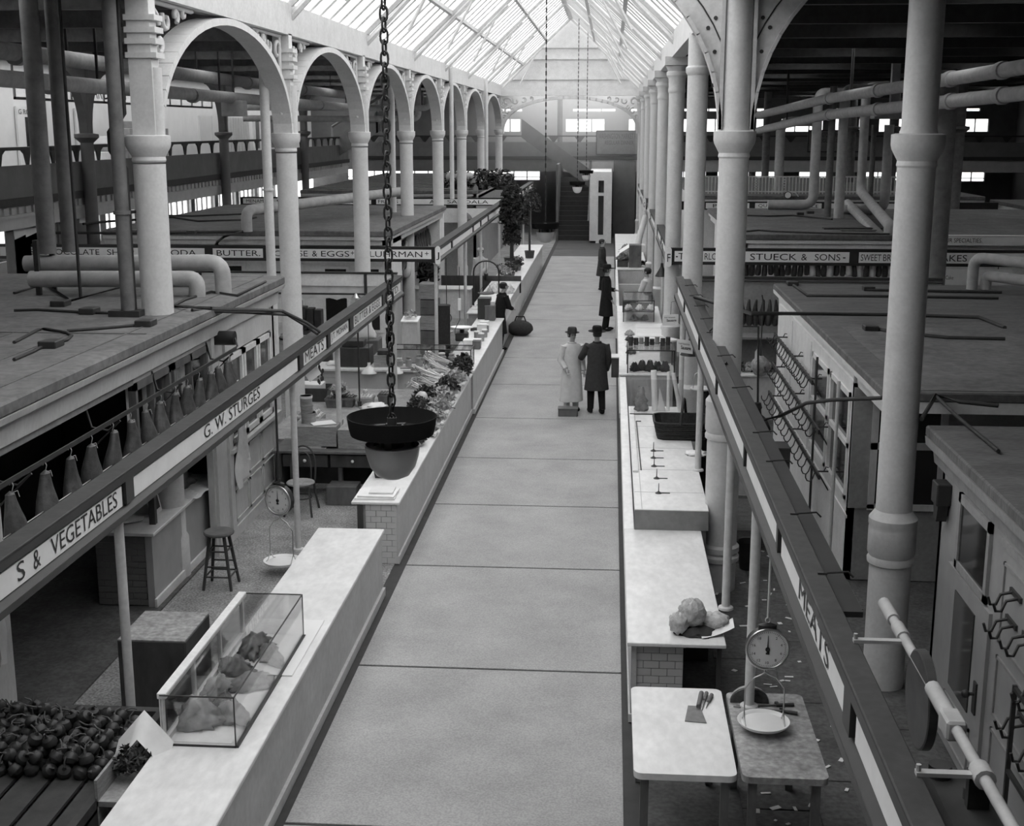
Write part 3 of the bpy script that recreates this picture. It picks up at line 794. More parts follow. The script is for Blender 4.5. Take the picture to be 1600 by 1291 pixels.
# ---- second left cabin (behind the CHOCOLATE SHOP sign)
def cabin_roof(k, x0, x1, y0, y1, z, m, side):
    """flat roof with a moulded cornice to the front and to the aisle side (side = +1: aisle lies toward +x)"""
    MB().rbox(x0, x1, y0, y1, z - 0.12, z, 0.015).out('roof', m, k)
    t = MB()
    t.box(x0, x1, y0 + 0.04, y0 + 0.16, z - 0.2, z - 0.12).box(x0, x1, y0 + 0.1, y0 + 0.22, z - 0.32, z - 0.2)
    xe = x1 if side > 0 else x0
    t.box(xe - side * 0.16, xe - side * 0.04, y0 + 0.04, y1, z - 0.2, z - 0.12).box(xe - side * 0.22, xe - side * 0.1, y0 + 0.1, y1, z - 0.34, z - 0.2)
    t.out('cornice', paint_w if side < 0 else paint, k)
k2 = thing('stall_cabin', 'second left cabin behind the CHOCOLATE SHOP sign, pale front with dark doorways', 'cabin', (-9, 35, 0))
cabin_roof(k2, -11.2, -4.75, 28.0, 37.6, 3.1, roofm, 1)
t = MB().box(-11, -4.85, 28.25, 28.35, 0, 2.8).box(-4.95, -4.85, 28.25, 30.0, 0, 2.9).box(-11, -10.9, 28.3, 37.4, 0, 2.9).box(-11, -4.9, 37.3, 37.4, 0, 2.9)
t.out('wall', paint_w, k2)
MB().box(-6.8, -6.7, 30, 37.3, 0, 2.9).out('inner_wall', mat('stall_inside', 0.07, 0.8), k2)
for i, (a, b, z0, z1) in enumerate(((508, 541, 1.0, 2.25), (578, 592, 0.9, 2.25), (353, 378, 1.0, 2.3), (450, 470, 1.0, 2.3))):
    xa, xb = gy(a, 430, 28.2)[0], gy(b, 430, 28.2)[0]
    f = MB().box(xa - 0.06, xb + 0.06, 28.2, 28.26, z0 - 0.06, z1 + 0.06).out('window', paint_w, k2)
    MB().box(xa, xb, 28.19, 28.2, z0, z1).out('pane', darkglass, f)
t = MB()
for i in range(8):
    x = -5.0 - i * 0.62
    t.box(x - 0.04, x + 0.04, 28.22, 28.26, 0.1, 2.75)
t.box(-10.9, -4.86, 28.21, 28.26, 0.95, 1.05)
t.out('panelling', paint_w, k2)
k3 = thing('stall_cabin', 'third left cabin roof beyond the SAHDALA sign, boarded and dark', 'cabin', (-9, 55, 0))
cabin_roof(k3, -11.2, -4.75, 46.6, 64.5, 3.1, roofm, 1)
MB().box(-11, -4.85, 46.9, 47.0, 0, 2.8).box(-4.95, -4.85, 46.9, 64, 0, 2.9).box(-11, -10.9, 46.9, 64, 0, 2.9).out('wall', paint_d, k3)
t = MB()
for i in range(14): t.box(-11.1, -5.0, 47.2 + i * 1.2, 47.3 + i * 1.2, 3.1, 3.12)
t.out('roof_battens', roofd, k3)
# ---- right cabins
XV = 2.86
k4 = thing('stall_cabin', 'near right cabin, pale wall under a dark felt roof, hook rails before it', 'cabin', (6, 18, 0))
MB().rbox(2.79, 10.0, 13.0, 22.3, 2.6, 2.7, 0.015).out('roof', roofd, k4)
t = MB().prism([(2.79, 2.6), (3.0, 2.6), (3.0, 2.36), (2.9, 2.36), (2.88, 2.5), (2.8, 2.54)][::-1], 'y', 13.0, 22.3)
t.box(2.81, 10, 13.02, 13.12, 2.48, 2.6)
t.out('cornice', paint_w, k4)
MB().box(3.1, 10, 13.1, 17.4, 2.7, 2.706).out('felt_patch', roofm, k4)
t = MB()
t.box(XV, XV + 0.08, 18.3, 22.0, 0, 2.4).box(XV, XV + 0.08, 15.0, 18.3, 0, 0.95).box(XV, XV + 0.08, 15.0, 18.3, 2.25, 2.4)
t.box(XV, XV + 0.08, 15.0, 15.15, 0.95, 2.25).box(XV, XV + 0.08, 16.55, 16.7, 0.95, 2.25).box(XV, XV + 0.08, 18.1, 18.3, 0.95, 2.25)
t.box(XV + 0.08, 10, 21.9, 22.0, 0, 2.6)
t.out('wall', paint_w, k4)
t = MB().box(XV, 10, 15.0, 15.08, 0, 0.9).box(3.95, 10, 15.0, 15.08, 0.9, 2.6).box(XV, 3.95, 15.0, 15.08, 2.35, 2.6).box(XV, 3.08, 14.97, 15.08, 0.9, 2.35)
t.out('end_wall', paint_d, k4)
for (y0, y1) in ((15.15, 16.55), (16.7, 18.1)):
    f = MB().box(XV - 0.02, XV + 0.05, y0, y1, 0.93, 1.0).box(XV - 0.02, XV + 0.05, y0, y1, 2.18, 2.25).box(XV - 0.02, XV + 0.05, y0, y0 + 0.07, 0.95, 2.25).box(XV - 0.02, XV + 0.05, y1 - 0.07, y1, 0.95, 2.25).box(XV - 0.02, XV + 0.05, y0, y1, 1.58, 1.64).out('window', paint_w, k4)
    MB().box(XV + 0.02, XV + 0.03, y0, y1, 0.95, 2.25).out('pane', darkglass, f)
f = MB().box(3.08, 3.95, 14.96, 15.04, 0.88, 0.95).box(3.08, 3.95, 14.96, 15.04, 1.62, 1.7).box(3.08, 3.95, 14.96, 15.04, 2.3, 2.37).box(3.08, 3.16, 14.96, 15.04, 0.9, 2.35).box(3.87, 3.95, 14.96, 15.04, 0.9, 2.35).out('window', paint, k4)
MB().box(3.1, 3.9, 15.0, 15.01, 0.9, 2.35).out('pane', darkglass, f)
MB().box(XV - 0.015, XV, 15.0, 22.0, 0.76, 0.8).box(XV - 0.015, XV, 18.25, 18.3, 0.8, 2.36).box(XV - 0.015, XV, 20.2, 20.24, 0.8, 2.36).out('dado_rail', paint_w, k4)
# hook rails carried on brackets before the wall
for j, (z, ya, yb_) in enumerate(((2.03, 16.9, 21.0), (1.53, 16.2, 21.1), (0.99, 16.0, 21.4))):
    X = XV - 0.18
    r = thing('hook_rail', '%s of the iron hook rails before the near right cabin wall' % ('topmost', 'middle', 'lowest')[j], 'hook rail', (X, (ya + yb_) / 2, z))
    MB().box(X - 0.012, X + 0.012, ya, yb_, z - 0.03, z + 0.03).out('rail', darkiron, r)
    t0 = None
    nh = 15
    for q in range(nh):
        y = ya + 0.2 + (yb_ - ya - 0.4) * q / (nh - 1)
        if t0 is None:
            P = [(X + 0.02, y, z + 0.03), (X - 0.03, y, z), (X - 0.05, y, z - 0.07), (X - 0.08, y, z - 0.11), (X - 0.12, y, z - 0.1), (X - 0.14, y, z - 0.06), (X - 0.14, y, z - 0.02)]
            t0 = MB().tube(P, 0.009, 5).out('hook', darkiron, r); yq = y
        else:
            copy_part(t0, r, (0, y - yq, 0))
    for y in (ya + 0.3, (ya + yb_) / 2, yb_ - 0.3):
        MB().tube([(X, y, z), (XV - 0.01, y, z)], 0.012, 5).tube([(X + 0.02, y, z), (XV - 0.01, y, z - 0.25)], 0.01, 5).tube([(XV - 0.08, y, z + 0.0), (XV - 0.05, y, z + 0.06), (XV - 0.02, y, z + 0.05)], 0.008, 5).out('bracket', darkiron, r)
st = thing('hook_rail_post', 'pale upright pipe at the near corner carrying the hook rails', 'post', (XV - 0.42, 14.95, 0))
MB().cyl((XV - 0.16, 15.12, 0), (XV - 0.16, 15.12, 2.4), 0.022, n=8).out('pipe', iron_pale, st)
MB().cyl((XV - 0.16, 16.75, 0), (XV - 0.16, 16.75, 2.4), 0.016, n=8).out('rear_pipe', darkiron, st)
# nearest right cabin with the panelled door
k5 = thing('stall_cabin', 'nearest right cabin with panelled dim walls, a door and iron wall hooks', 'cabin', (6, 8, 0))
XU = 3.02
MB().rbox(2.9, 10, 3.0, 11.75, 2.55, 2.65, 0.015).out('roof', roofd, k5)
MB().prism([(2.9, 2.55), (3.1, 2.55), (3.1, 2.3), (3.0, 2.3), (2.98, 2.42), (2.91, 2.47)][::-1], 'y', 3.0, 11.75).out('cornice', paint_d, k5)
MB().box(XU, XU + 0.08, 3, 11.5, 0, 2.55).box(XU, 10, 11.42, 11.5, 0, 2.55).out('wall', cabin_side, k5)
def wall_panels(x, y0, y1, z0, z1):
    t = MB(); w2 = 0.025
    t.box(x - 0.015, x, y0, y1, z0, z0 + w2).box(x - 0.015, x, y0, y1, z1 - w2, z1).box(x - 0.015, x, y0, y0 + w2, z0, z1).box(x - 0.015, x, y1 - w2, y1, z0, z1)
    return t
dr = MB().box(XU - 0.03, XU + 0.02, 9.75, 11.0, 0.02, 1.6).out('door', cabin_side, k5)
MB().box(XU - 0.04, XU - 0.03, 10.1, 10.7, 0.6, 1.45).out('pane', darkglass, dr)
wall_panels(XU - 0.03, 10.0, 10.8, 0.1, 0.5).out('door_panel', paint_d, dr)
MB().tube([(XU - 0.03, 9.92, 0.85), (XU - 0.09, 9.92, 0.85)], 0.015, 8).blob((XU - 0.11, 9.92, 0.85), 0.035).box(XU - 0.045, XU - 0.03, 9.88, 9.96, 0.68, 0.95).out('knob', darkiron, dr)
f = MB().box(XU - 0.03, XU, 9.9, 10.83, 2.2, 2.28).box(XU - 0.03, XU, 9.9, 9.97, 1.62, 2.28).box(XU - 0.03, XU, 10.76, 10.83, 1.62, 2.28).box(XU - 0.03, XU, 9.9, 10.83, 1.62, 1.69).out('window', paint_d, k5)
MB().box(XU - 0.015, XU - 0.005, 9.95, 10.78, 1.66, 2.24).out('pane', darkglass, f)
for (y0, y1, z0, z1) in ((8.6, 9.55, 1.45, 2.1), (8.6, 9.55, 0.85, 1.35), (8.6, 9.55, 0.2, 0.75), (7.4, 8.45, 1.45, 2.1), (7.4, 8.45, 0.85, 1.35), (7.4, 8.45, 0.2, 0.75)):
    wall_panels(XU, y0, y1, z0, z1).out('wall_panel', paint_d, k5)
MB().box(XU - 0.02, XU, 7, 9.7, 2.2, 2.26).out('rail', paint_d, k5)
hk = None
for j, (y, z) in enumerate(((9.35, 1.72), (8.95, 1.75), (8.6, 1.5), (8.9, 1.15), (8.5, 1.1), (9.3, 1.95))):
    h = thing('wall_hook', 'black iron meat hook on the nearest right cabin wall, %s counted from the door' % ORD[j], 'hook', (XU, y, z))
    t = MB().box(XU - 0.02, XU, y - 0.2, y + 0.05, z - 0.02, z + 0.02)
    for q in range(2):
        yy = y - 0.15 + q * 0.14
        t.tube([(XU - 0.01, yy, z), (XU - 0.1, yy, z - 0.02), (XU - 0.13, yy, z - 0.1), (XU - 0.17, yy, z - 0.1), (XU - 0.19, yy, z - 0.04)], 0.012, 6)
    t.out('hook_bar', darkiron, h)
fr_ = thing('hook_stand', 'black standing iron frame against the nearest right cabin wall', 'frame', (XU - 0.12, 8.5, 0))
t = MB()
for y in (8.15, 8.75): t.box(XU - 0.13, XU - 0.1, y - 0.015, y + 0.015, 0, 1.45)
for z in (0.3, 0.8, 1.43): t.box(XU - 0.13, XU - 0.1, 8.15, 8.75, z - 0.015, z + 0.015)
t.box(XU - 0.11, XU, 8.15, 8.18, 1.2, 1.23)
t.out('iron_bars', darkiron, fr_)
bx = thing('junction_box', 'dark box fixed on the cabin wall behind the big grey column', 'box', (XU - 0.2, 11.2, 1.9))
MB().rbox(XU - 0.13, XU, 11.15, 11.35, 2.05, 2.25, 0.01).out('case', black, bx)
MB().prism([(11.17, 2.05), (11.33, 2.05), (11.3, 1.93), (11.2, 1.9)], 'x', XU - 0.11, XU - 0.02).out('hanging_cover', black, bx)
# roofs farther down on the right
k6 = thing('stall_cabin', 'second right cabin behind the STUECK sign, white moulded cornice and dusty roof', 'cabin', (6, 33, 0))
cabin_roof(k6, 2.75, 12.0, 28.3, 37.6, 3.06, roofm, -1)
MB().box(2.95, 3.05, 28.6, 37.4, 0, 2.8).box(2.95, 12, 28.6, 28.7, 0, 2.8).box(2.95, 12, 37.3, 37.4, 0, 2.8).out('wall', paint_w, k6)
k7 = thing('stall_cabin', 'third right cabin beyond the QUALITY sign, with a white railing on its roof', 'cabin', (6, 52, 0))
cabin_roof(k7, 2.75, 12.2, 43.8, 60, 3.1, roofm, -1)
MB().box(2.95, 3.05, 44, 60, 0, 2.8).box(2.95, 12.1, 44, 44.1, 0, 2.9).out('wall', paint_w, k7)
rl = thing('roof_railing', 'white picket railing on the roof beyond the QUALITY sign', 'railing', (6, 45, 3.1))
MB().box(2.8, 9.6, 44.98, 45.02, 3.66, 3.7).box(2.8, 9.6, 44.98, 45.02, 3.16, 3.2).out('rail', iron_pale, rl)
p0 = None
for i in range(60):
    x = 2.85 + i * 0.113
    if p0 is None: p0 = MB().box(x - 0.014, x + 0.014, 44.985, 45.015, 3.1, 3.68).out('picket', iron_pale, rl)
    else: copy_part(p0, rl, (i * 0.113, 0, 0))
t = MB()
for i in range(7):
    for q in range(5):
        x = 3.0 + i * 0.95; z = 3.22 + q * 0.09
        t.tube([(x + 0.05 * cos(a * pi / 3), 44.97, z + 0.045 + 0.045 * sin(a * pi / 3)) for a in range(6)], 0.008, 4, closed=True)
t.out('railing_rings', iron_pale, rl)
k8 = thing('stall_cabin', 'far right cabin roof in shadow behind the big grey column', 'cabin', (14, 33, 0))
cabin_roof(k8, 12.4, 21, 27, 44, 3.0, roofd, -1)
MB().box(12.6, 12.7, 27.3, 44, 0, 2.7).box(12.6, 21, 27.3, 27.4, 0, 2.7).out('wall', paint_d, k8)

# ---- boards closing off the near stalls at their far ends
f = thing('fascia_board', 'pale cross board over the left stall, scalloped canvas hung along its lower edge', 'board', (-6, 23.9, 2.4))
MB().box(-8.6, -3.95, 23.88, 23.93, 2.4, 2.63).out('board', paint_w, f)
t = MB().box(-8.6, -3.95, 23.86, 23.95, 2.63, 2.66)
for x in (-7.7, -6.35, -4.55): t.box(x - 0.025, x + 0.025, 23.84, 23.88, 2.16, 2.63)
t.out('edging', darkiron, f)
x = -8.6; g = [[], []]
N = 64
gt, gb = [], []
for q in range(N + 1):
    xx = -8.6 + 4.65 * q / N
    gt.append((xx, 23.92 + 0.012 * sin(q * 1.3), 2.4)); gb.append((xx, 23.93 + 0.02 * sin(q * 1.3), 2.13 + 0.035 * abs(sin(q * pi / 4))))
MB().sheet([gt, gb]).out('canvas', cloth, f)
MB().cyl((-8.5, 23.8, 2.26), (-4.0, 23.8, 2.26), 0.018, n=8).out('rod', darkiron, f)
f = thing('fascia_board', 'grey cross board joining the near right sign to the cabins', 'board', (2, 23.9, 2.3))
MB().box(1.3, 6.0, 23.88, 23.93, 2.26, 2.6).out('board', paint_d, f)
MB().box(1.3, 6.0, 23.84, 23.96, 2.6, 2.64).cyl((1.3, 23.8, 2.56), (6, 23.8, 2.56), 0.015, n=6).out('edging', darkiron, f)
# ================================================================ STEAM PIPES AND ROOF WIRING
def pipe(label, pts, r, m, cat='pipe', elbows=True, collars=(), extra=None, bend=2.2):
    """lagged pipe along a polyline with rounded elbows"""
    p = thing('steam_pipe', label, cat, pts[0])
    P = [Vector(q) for q in pts]; path = [P[0]]
    for i in range(1, len(P) - 1):
        a = (P[i - 1] - P[i]).normalized(); b = (P[i + 1] - P[i]).normalized()
        d = min(r * bend, (P[i - 1] - P[i]).length * 0.45, (P[i + 1] - P[i]).length * 0.45)
        for k in range(6):
            t = k / 5
            path.append((P[i] + a * d) * (1 - t) ** 2 + P[i] * 2 * t * (1 - t) + (P[i] + b * d) * t * t)
    path.append(P[-1])
    MB().tube(path, r, 14).out('lagging', m, p)
    for c0, c1 in collars: MB().cyl(c0, c1, r * 1.22, n=14).out('collar', m, p)
    return p
# the pair lying over the near left cabin roof
Yp = 16.4
a = gy(347, 410, Yp); b = gz(347, 460, 3.2)
pipe('upper of two lagged pipes lying over the near left cabin roof', [gy(40, 412, Yp), (a[0], Yp, a[2]), (a[0], Yp, 3.2)], 0.105, pipe_m)
a2 = gy(307, 436, Yp - 0.35)
pipe('lower of two lagged pipes lying over the near left cabin roof', [gy(48, 436, Yp - 0.35), (a2[0], Yp - 0.35, a2[2]), (a2[0], Yp - 0.35, 3.2)], 0.105, pipe_m)
t = thing('pipe_stand', 'thin upright bracket holding both pipes over the near left cabin roof', 'bracket', gy(70, 470, Yp - 0.2))
xk = gy(68, 440, Yp - 0.2)[0]
MB().box(xk - 0.03, xk + 0.03, Yp - 0.38, Yp - 0.32, 3.2, 3.9).box(xk - 0.03, xk + 0.03, Yp + 0.1, Yp + 0.14, 3.2, 4.0).out('bar', darkiron, t)
for i, (px, r) in enumerate(((75, 0.115), (98, 0.1))):
    x = gy(px, 402, Yp)[0]
    pipe('dark upright lagged pipe rising from the roof pipes, %s of two from outside' % ORD[i], [(x, Yp + i * 0.25, 3.7), (x, Yp + i * 0.25, 7.1)], r, pipe_d)
xp, yp, _ = gz(201, 494, 3.2)
p = pipe('slim clamped upright pipe beside the first left column on the cabin roof', [(xp, yp, 3.2), (xp, yp, 7.1)], 0.078, pipe_d, collars=(((xp, yp, 4.35), (xp, yp, 4.39)),))
MB().box(xp - 0.2, xp + 0.16, yp - 0.1, yp + 0.1, 3.2, 3.27).out('foot_block', darkiron, p)
MB().tube([(xp, yp, 4.37), (XL - 0.1, 14.5, 4.37)], 0.02, 6).out('tie_rod', darkiron, p)
x2 = gy(424, 420, 20.3)[0]
pipe('slim pale pipe beside the second left column', [(x2, 20.3, 0.0), (x2, 20.3, 7.1)], 0.075, cream, collars=(((x2, 20.3, 4.33), (x2, 20.3, 4.36)),))
for i, (px, Y, r) in enumerate(((613, 34.5, 0.09), (706, 41.2, 0.07), (760, 50.5, 0.07))):
    x = gy(px, 250, Y)[0]
    pipe('slim pale pipe standing beside the %s left column, rising from the cabin roofs' % ORD[3 + i], [(x, Y, 3.1), (x, Y, 7.1)], r, cream)
c_ = thing('rope', 'thin dark wire hanging from the ceiling to the near left cabin roof', 'wire', gz(126, 465, 3.2))
q = gz(126, 465, 3.2)
MB().cyl((q[0], q[1], 3.2), (q[0], q[1], 7.1), 0.022, n=6).out('cable', conduit, c_)
# conduits strapped to the first left column
c_ = thing('conduit', 'pair of dark conduits clipped to the shaded side of the first left column', 'conduit', (XL - 0.2, 14.4, 3.2))
t = MB()
for o_ in (-0.215, -0.265):
    t.tube([(XL + o_, 14.36, 3.2), (XL + o_, 14.36, 4.85), (XL + o_ - 0.12, 14.34, 5.05), (XL + o_ - 0.12, 14.34, 5.25), (XL + o_ + 0.02, 14.36, 5.45), (XL + o_ + 0.02, 14.36, 7.1)], 0.022, 6)
t.out('tubes', conduit, c_)
def run(label, pts, r=0.018, m=None, boxes=(), name='conduit', cat='conduit'):
    c = thing(name, label, cat, pts[0])
    MB().tube(pts, r, 6).out('tube', m or conduit, c)
    for b in boxes:
        x, y, z = b[:3]
        MB().rbox(x - 0.09, x + 0.09, y - 0.11, y + 0.11, z, z + 0.07, 0.008).out('junction_box', darkiron, c)
    return c
R1 = lambda px, py: gz(px, py, 3.215)
run('conduit crossing the near left cabin roof to the box by the column foot', [R1(22, 485), R1(60, 484), R1(130, 488), R1(195, 490)], boxes=[R1(140, 488)[:2] + (3.2,)])
run('conduit curling across the near left cabin roof below the column foot', [R1(22, 535), R1(60, 515), R1(70, 514), R1(105, 520), R1(112, 524), R1(105, 531), R1(86, 536)], boxes=[R1(80, 540)[:2] + (3.2,)])
run('straight conduit with a box running off to the near edge of the left cabin roof', [R1(22, 562), R1(50, 550), R1(70, 540)])
run('conduit from the roof box toward the foot block of the slim pipe', [R1(105, 517), R1(160, 513), R1(215, 508)], boxes=[R1(228, 507)[:2] + (3.2,)])
run('conduit running slantwise under the two lagged pipes', [R1(22, 458), R1(70, 444), R1(110, 470), R1(190, 448)], boxes=[R1(95, 476)[:2] + (3.2,)])
run('conduit along the far end of the near left cabin roof', [R1(270, 478), R1(290, 468), R1(330, 456), R1(370, 462), R1(415, 440)])
run('pair of black conduits leaving the near left cabin roof and dropping to the sign board', [R1(270, 478), gx(330, 482, -4.5), gx(440, 486, -4.3), gx(480, 505, -3.95), (-3.8, ly(492, 515) , 2.66)], r=0.022)
run('lower black conduit leaving the near left cabin roof for the sign board', [R1(300, 485), gx(380, 488, -4.5), gx(450, 492, -4.25), gx(482, 512, -3.95), (-3.8, ly(488, 518), 2.66)], r=0.022)
R2_ = lambda px, py: gz(px, py, 3.115)
run('conduit drawn along the front of the second left cabin roof', [R2_(80, 364), R2_(290, 364), R2_(380, 362)], r=0.03, boxes=[R2_(300, 364)[:2] + (3.1,)])
run('slack conduit crossing the middle of the second left cabin roof', [R2_(130, 350), R2_(170, 346), R2_(270, 340), R2_(310, 346), R2_(380, 344), R2_(400, 340)], r=0.03)
run('conduit across the back of the second left cabin roof', [R2_(250, 337), R2_(300, 338), R2_(400, 334)], r=0.03)
run('conduit bent over the front edge of the second left cabin roof', [R2_(378, 362), R2_(350, 370), gy(340, 378, 27.95), gy(336, 386, 27.95)], r=0.03)
a = gz(386, 362, 3.1)
pipe('short lagged pipe on the second left cabin roof, turned down at its near end', [(a[0], a[1], 3.1), (a[0], a[1], 3.55), (a[0] + 2.3, a[1] + 6.5, 3.65)], 0.12, pipe_m)
b = gz(740, 297, 3.1); b = (b[0], max(47.3, b[1]), 3.1)
pipe('pale lagged pipe bend standing on the far left roof', [(b[0], b[1], 3.1), (b[0], b[1], 3.55), (b[0] - 1.0, b[1], 3.55)], 0.17, pipe_m)
# big mains hung under the left ceiling
for i, (X, z, r) in enumerate(((-9.2, 6.4, 0.135), (-8.7, 5.95, 0.125))):
    p = pipe('%s of the two big lagged mains hung under the left ceiling' % ('upper', 'lower')[i], [(X, 8, z + 0.05), (X, 46, z)], r, pipe_m, collars=[((X, y, z), (X, y + 0.15, z)) for y in (20, 27, 33, 39)])
    t = MB()
    for y in (15, 22, 29, 36, 43): t.box(X - 0.02, X + 0.02, y - 0.02, y + 0.02, z, 7.15)
    t.out('hanger', darkiron, p)
for i, z in enumerate((6.0, 5.62)):
    pipe('%s of two thin mains crossing the far left hall' % ('upper', 'lower')[i], [(-13, 46, z), (-6.5 - 0.4 * i, 47, z - 0.02), (-6.5 - 0.4 * i, 47, 7.1)], 0.11, pipe_m)
t = thing('meter_box', 'square sheet-metal box hung under the mains by the left gallery', 'box', (-9.4, 30, 5.3))
q = gy(366, 168, 30)
MB().rbox(q[0] - 0.25, q[0] + 0.25, 29.8, 30.2, q[2] - 0.2, q[2] + 0.15, 0.01).out('case', pipe_m, t)
MB().box(q[0] - 0.02, q[0] + 0.02, 29.98, 30.02, q[2] + 0.15, 7.15).out('hanger', darkiron, t)
# big mains of the right hall
m1 = [gy(1185, 180, 44), gy(1290, 155, 32), gy(1740, 82, 17.5)]
m2 = [gy(1185, 204, 44), gy(1290, 180, 32), gy(1740, 130, 17.5)]
for i, m_ in enumerate((m1, m2)):
    d = (Vector(m_[2]) - Vector(m_[1])).normalized()
    cl = [(Vector(m_[1]) + d * s_, Vector(m_[1]) + d * (s_ + 0.18)) for s_ in (0.3, 4.2, 8.5, 10.8)]
    p = pipe('%s of the two big lagged mains slanting under the right ceiling' % ('upper', 'lower')[i], m_, 0.115, pipe_m, collars=cl)
    t = MB()
    for f_ in (0.15, 0.5, 0.85):
        q = Vector(m_[1]).lerp(Vector(m_[2]), f_); t.box(q.x - 0.02, q.x + 0.02, q.y - 0.02, q.y + 0.02, q.z, 7.15)
    q = Vector(m_[0]).lerp(Vector(m_[1]), 0.5); t.box(q.x - 0.02, q.x + 0.02, q.y - 0.02, q.y + 0.02, q.z, 7.15)
    t.out('hanger', darkiron, p)
# uprights on the second right roof: (px of base, py of base, py of top, radius, label)
Z2 = 3.06
def upright(px, py, ptop, r, label, z0=Z2, pxt=None, m=None):
    q = gz(px, py, z0)
    zt = gy(px, ptop, q[1])[2]
    return q, zt
q, zt = upright(1270, 328, 145, 0.16, '')
pipe('white lagged pipe turning up from the second right cabin roof, shortest foot lying flat', [(q[0] - 1.25, q[1], 3.2), (q[0], q[1], 3.2), (q[0], q[1], zt), (q[0] + 1.4, q[1] + 1.5, zt + 0.02)], 0.135, pipe_m)
q, zt = upright(1310, 341, 140, 0.14, '')
pipe('thick white lagged pipe rising from the middle of the second right cabin roof', [(q[0], q[1], 3.06), (q[0], q[1], zt), (q[0] + 1.2, q[1] + 1.5, zt + 0.05)], 0.125, pipe_m)
pipe('darker pipe close behind the thick white roof pipe', [(q[0] - 0.2, q[1] + 0.5, 3.06), (q[0] - 0.2, q[1] + 0.5, zt + 0.1)], 0.09, pipe_d)
a = gz(1333, 336, 3.4); b_ = gy(1390, 352, 28.6)
q, zt = upright(1343, 332, 136, 0.14, '')
pipe('white lagged pipe with a long run falling to the front of the second right roof', [b_[:2] + (3.06,), b_, (q[0], q[1], 3.62), (q[0], q[1], zt), (q[0] + 1.2, q[1] + 1.2, zt)], 0.12, pipe_m)
pipe('second white lagged pipe under the falling run at the front of the right roof', [(b_[0] - 0.12, 28.62, 3.0), (b_[0] - 0.12, 28.62, b_[2] - 0.3), (q[0] - 0.35, q[1] - 0.1, 3.3)], 0.12, pipe_m)
q, zt = upright(1381, 336, 195, 0.12, '')
pipe('grey lagged pipe rising to the square box in the right hall', [(q[0] - 1.1, q[1], 3.2), (q[0], q[1], 3.2), (q[0], q[1], zt)], 0.125, pipe_m)
pipe('thin dark pipe beside the grey pipe under the square box', [(q[0] - 0.38, q[1], 3.06), (q[0] - 0.38, q[1], zt)], 0.07, pipe_d)
t = thing('duct_box', 'square sheet-metal box with a flat duct hung high in the right hall', 'duct', (q[0] - 0.1, q[1], zt))
zb_ = gy(1381, 186, q[1])[2]; zt_ = gy(1381, 168, q[1])[2]
MB().rbox(q[0] - 0.45, q[0] + 0.25, q[1] - 0.3, q[1] + 0.3, zb_, zt_, 0.015).out('box', pipe_m, t)
MB().box(q[0] - 0.02, q[0] + 0.18, q[1] - 0.1, q[1] + 0.1, zt_, 7.15).out('duct', pipe_m, t)
q = gz(1213, 300, 3.1)
pipe('pale pipe with a flat top bend beyond the roof railing', [(q[0], 46.0, 3.1), (q[0], 46.0, gy(1213, 190, 46)[2]), (q[0] + 1.2, 46, gy(1213, 190, 46)[2])], 0.16, pipe_m)
q = gy(1516, 310, 24.0)
pipe('thick dim upright pipe far right of the big grey column', [(gy(1527, 318, 24)[0], 26.6, 0.0), (gy(1527, 318, 24)[0], 26.6, 6.4)], 0.19, pipe_d)
for i, (px, Y) in enumerate(((1497, 40), (1330, 55), (1197, 60), (1395, 48))):
    x = gy(px, 230, Y)[0]
    c = thing('gallery_post', 'dark slender iron post of the right hall, %s by depth' % ORD[i], 'column', (x, Y, 0))
    MB().cyl((x, Y, 0), (x, Y, 7.15), 0.17, n=12).out('shaft', pipe_d, c)
    MB().lathe((x, Y, 5.15), [(0.17, 0), (0.3, 0.1), (0.3, 0.18), (0.17, 0.2)], 12).out('capital', pipe_d, c)
# pair of elbows by the right edge, on the near right cabin roof
a = gz(1528, 452, 2.7)
for i in range(2):
    o_ = i * 0.22
    z1 = gy(1516, 402, a[1])[2] - i * 0.3
    pipe('%s of two pale elbowed pipes on the near right cabin roof' % ('upper', 'lower')[i], [(a[0] - 0.1 + o_, a[1], 2.7), (a[0] - 0.1 + o_, a[1], z1), (a[0] + 2.0 + o_, a[1] - 2.6, z1 - 0.05)], 0.09, pipe_m)
Q1 = lambda px, py: gz(px, py, 2.72)
def to_right(pts): return [Q1(*p) for p in pts]
run('thick conduit crossing the near right cabin roof with a kink at its inner end', to_right([(1240, 446), (1262, 462), (1400, 463), (1560, 466)]), r=0.025, boxes=[Q1(1238, 444)[:2] + (2.7,)])
run('long black conduit reaching from the roof over the stall to the sign board', [(1.2, 18.2, 2.98), gx(1175, 490, 1.6), Q1(1225, 490), Q1(1400, 492), Q1(1530, 496), Q1(1570, 512)], r=0.028)
run('conduit with a box on the middle of the near right cabin roof', to_right([(1358, 512), (1400, 520), (1480, 528), (1570, 530)]), r=0.03, boxes=[Q1(1360, 514)[:2] + (2.7,)])
run('short conduit with a box toward the back of the near right cabin roof', to_right([(1355, 453), (1400, 454), (1565, 457)]), r=0.028, boxes=[Q1(1357, 452)[:2] + (2.7,)])
Q5 = lambda px, py: gz(px, py, 2.68)
run('cable swinging from the near right roofs over to the sign board', [gy(1378, 622, 12.9), gy(1300, 625, 13.2), gy(1260, 630, 13.6), gy(1220, 650, 14.2), gy(1190, 657, 13.9), (1.19, 13.2, 2.95)], r=0.022)
run('cable looped over the end of the nearest right cabin roof', [gy(1440, 655, 11.9), Q5(1462, 618), Q5(1500, 628), Q5(1560, 634)], r=0.022)
run('cable slanting down the nearest right cabin roof', [Q5(1463, 620), Q5(1500, 655), Q5(1560, 705)], r=0.018)
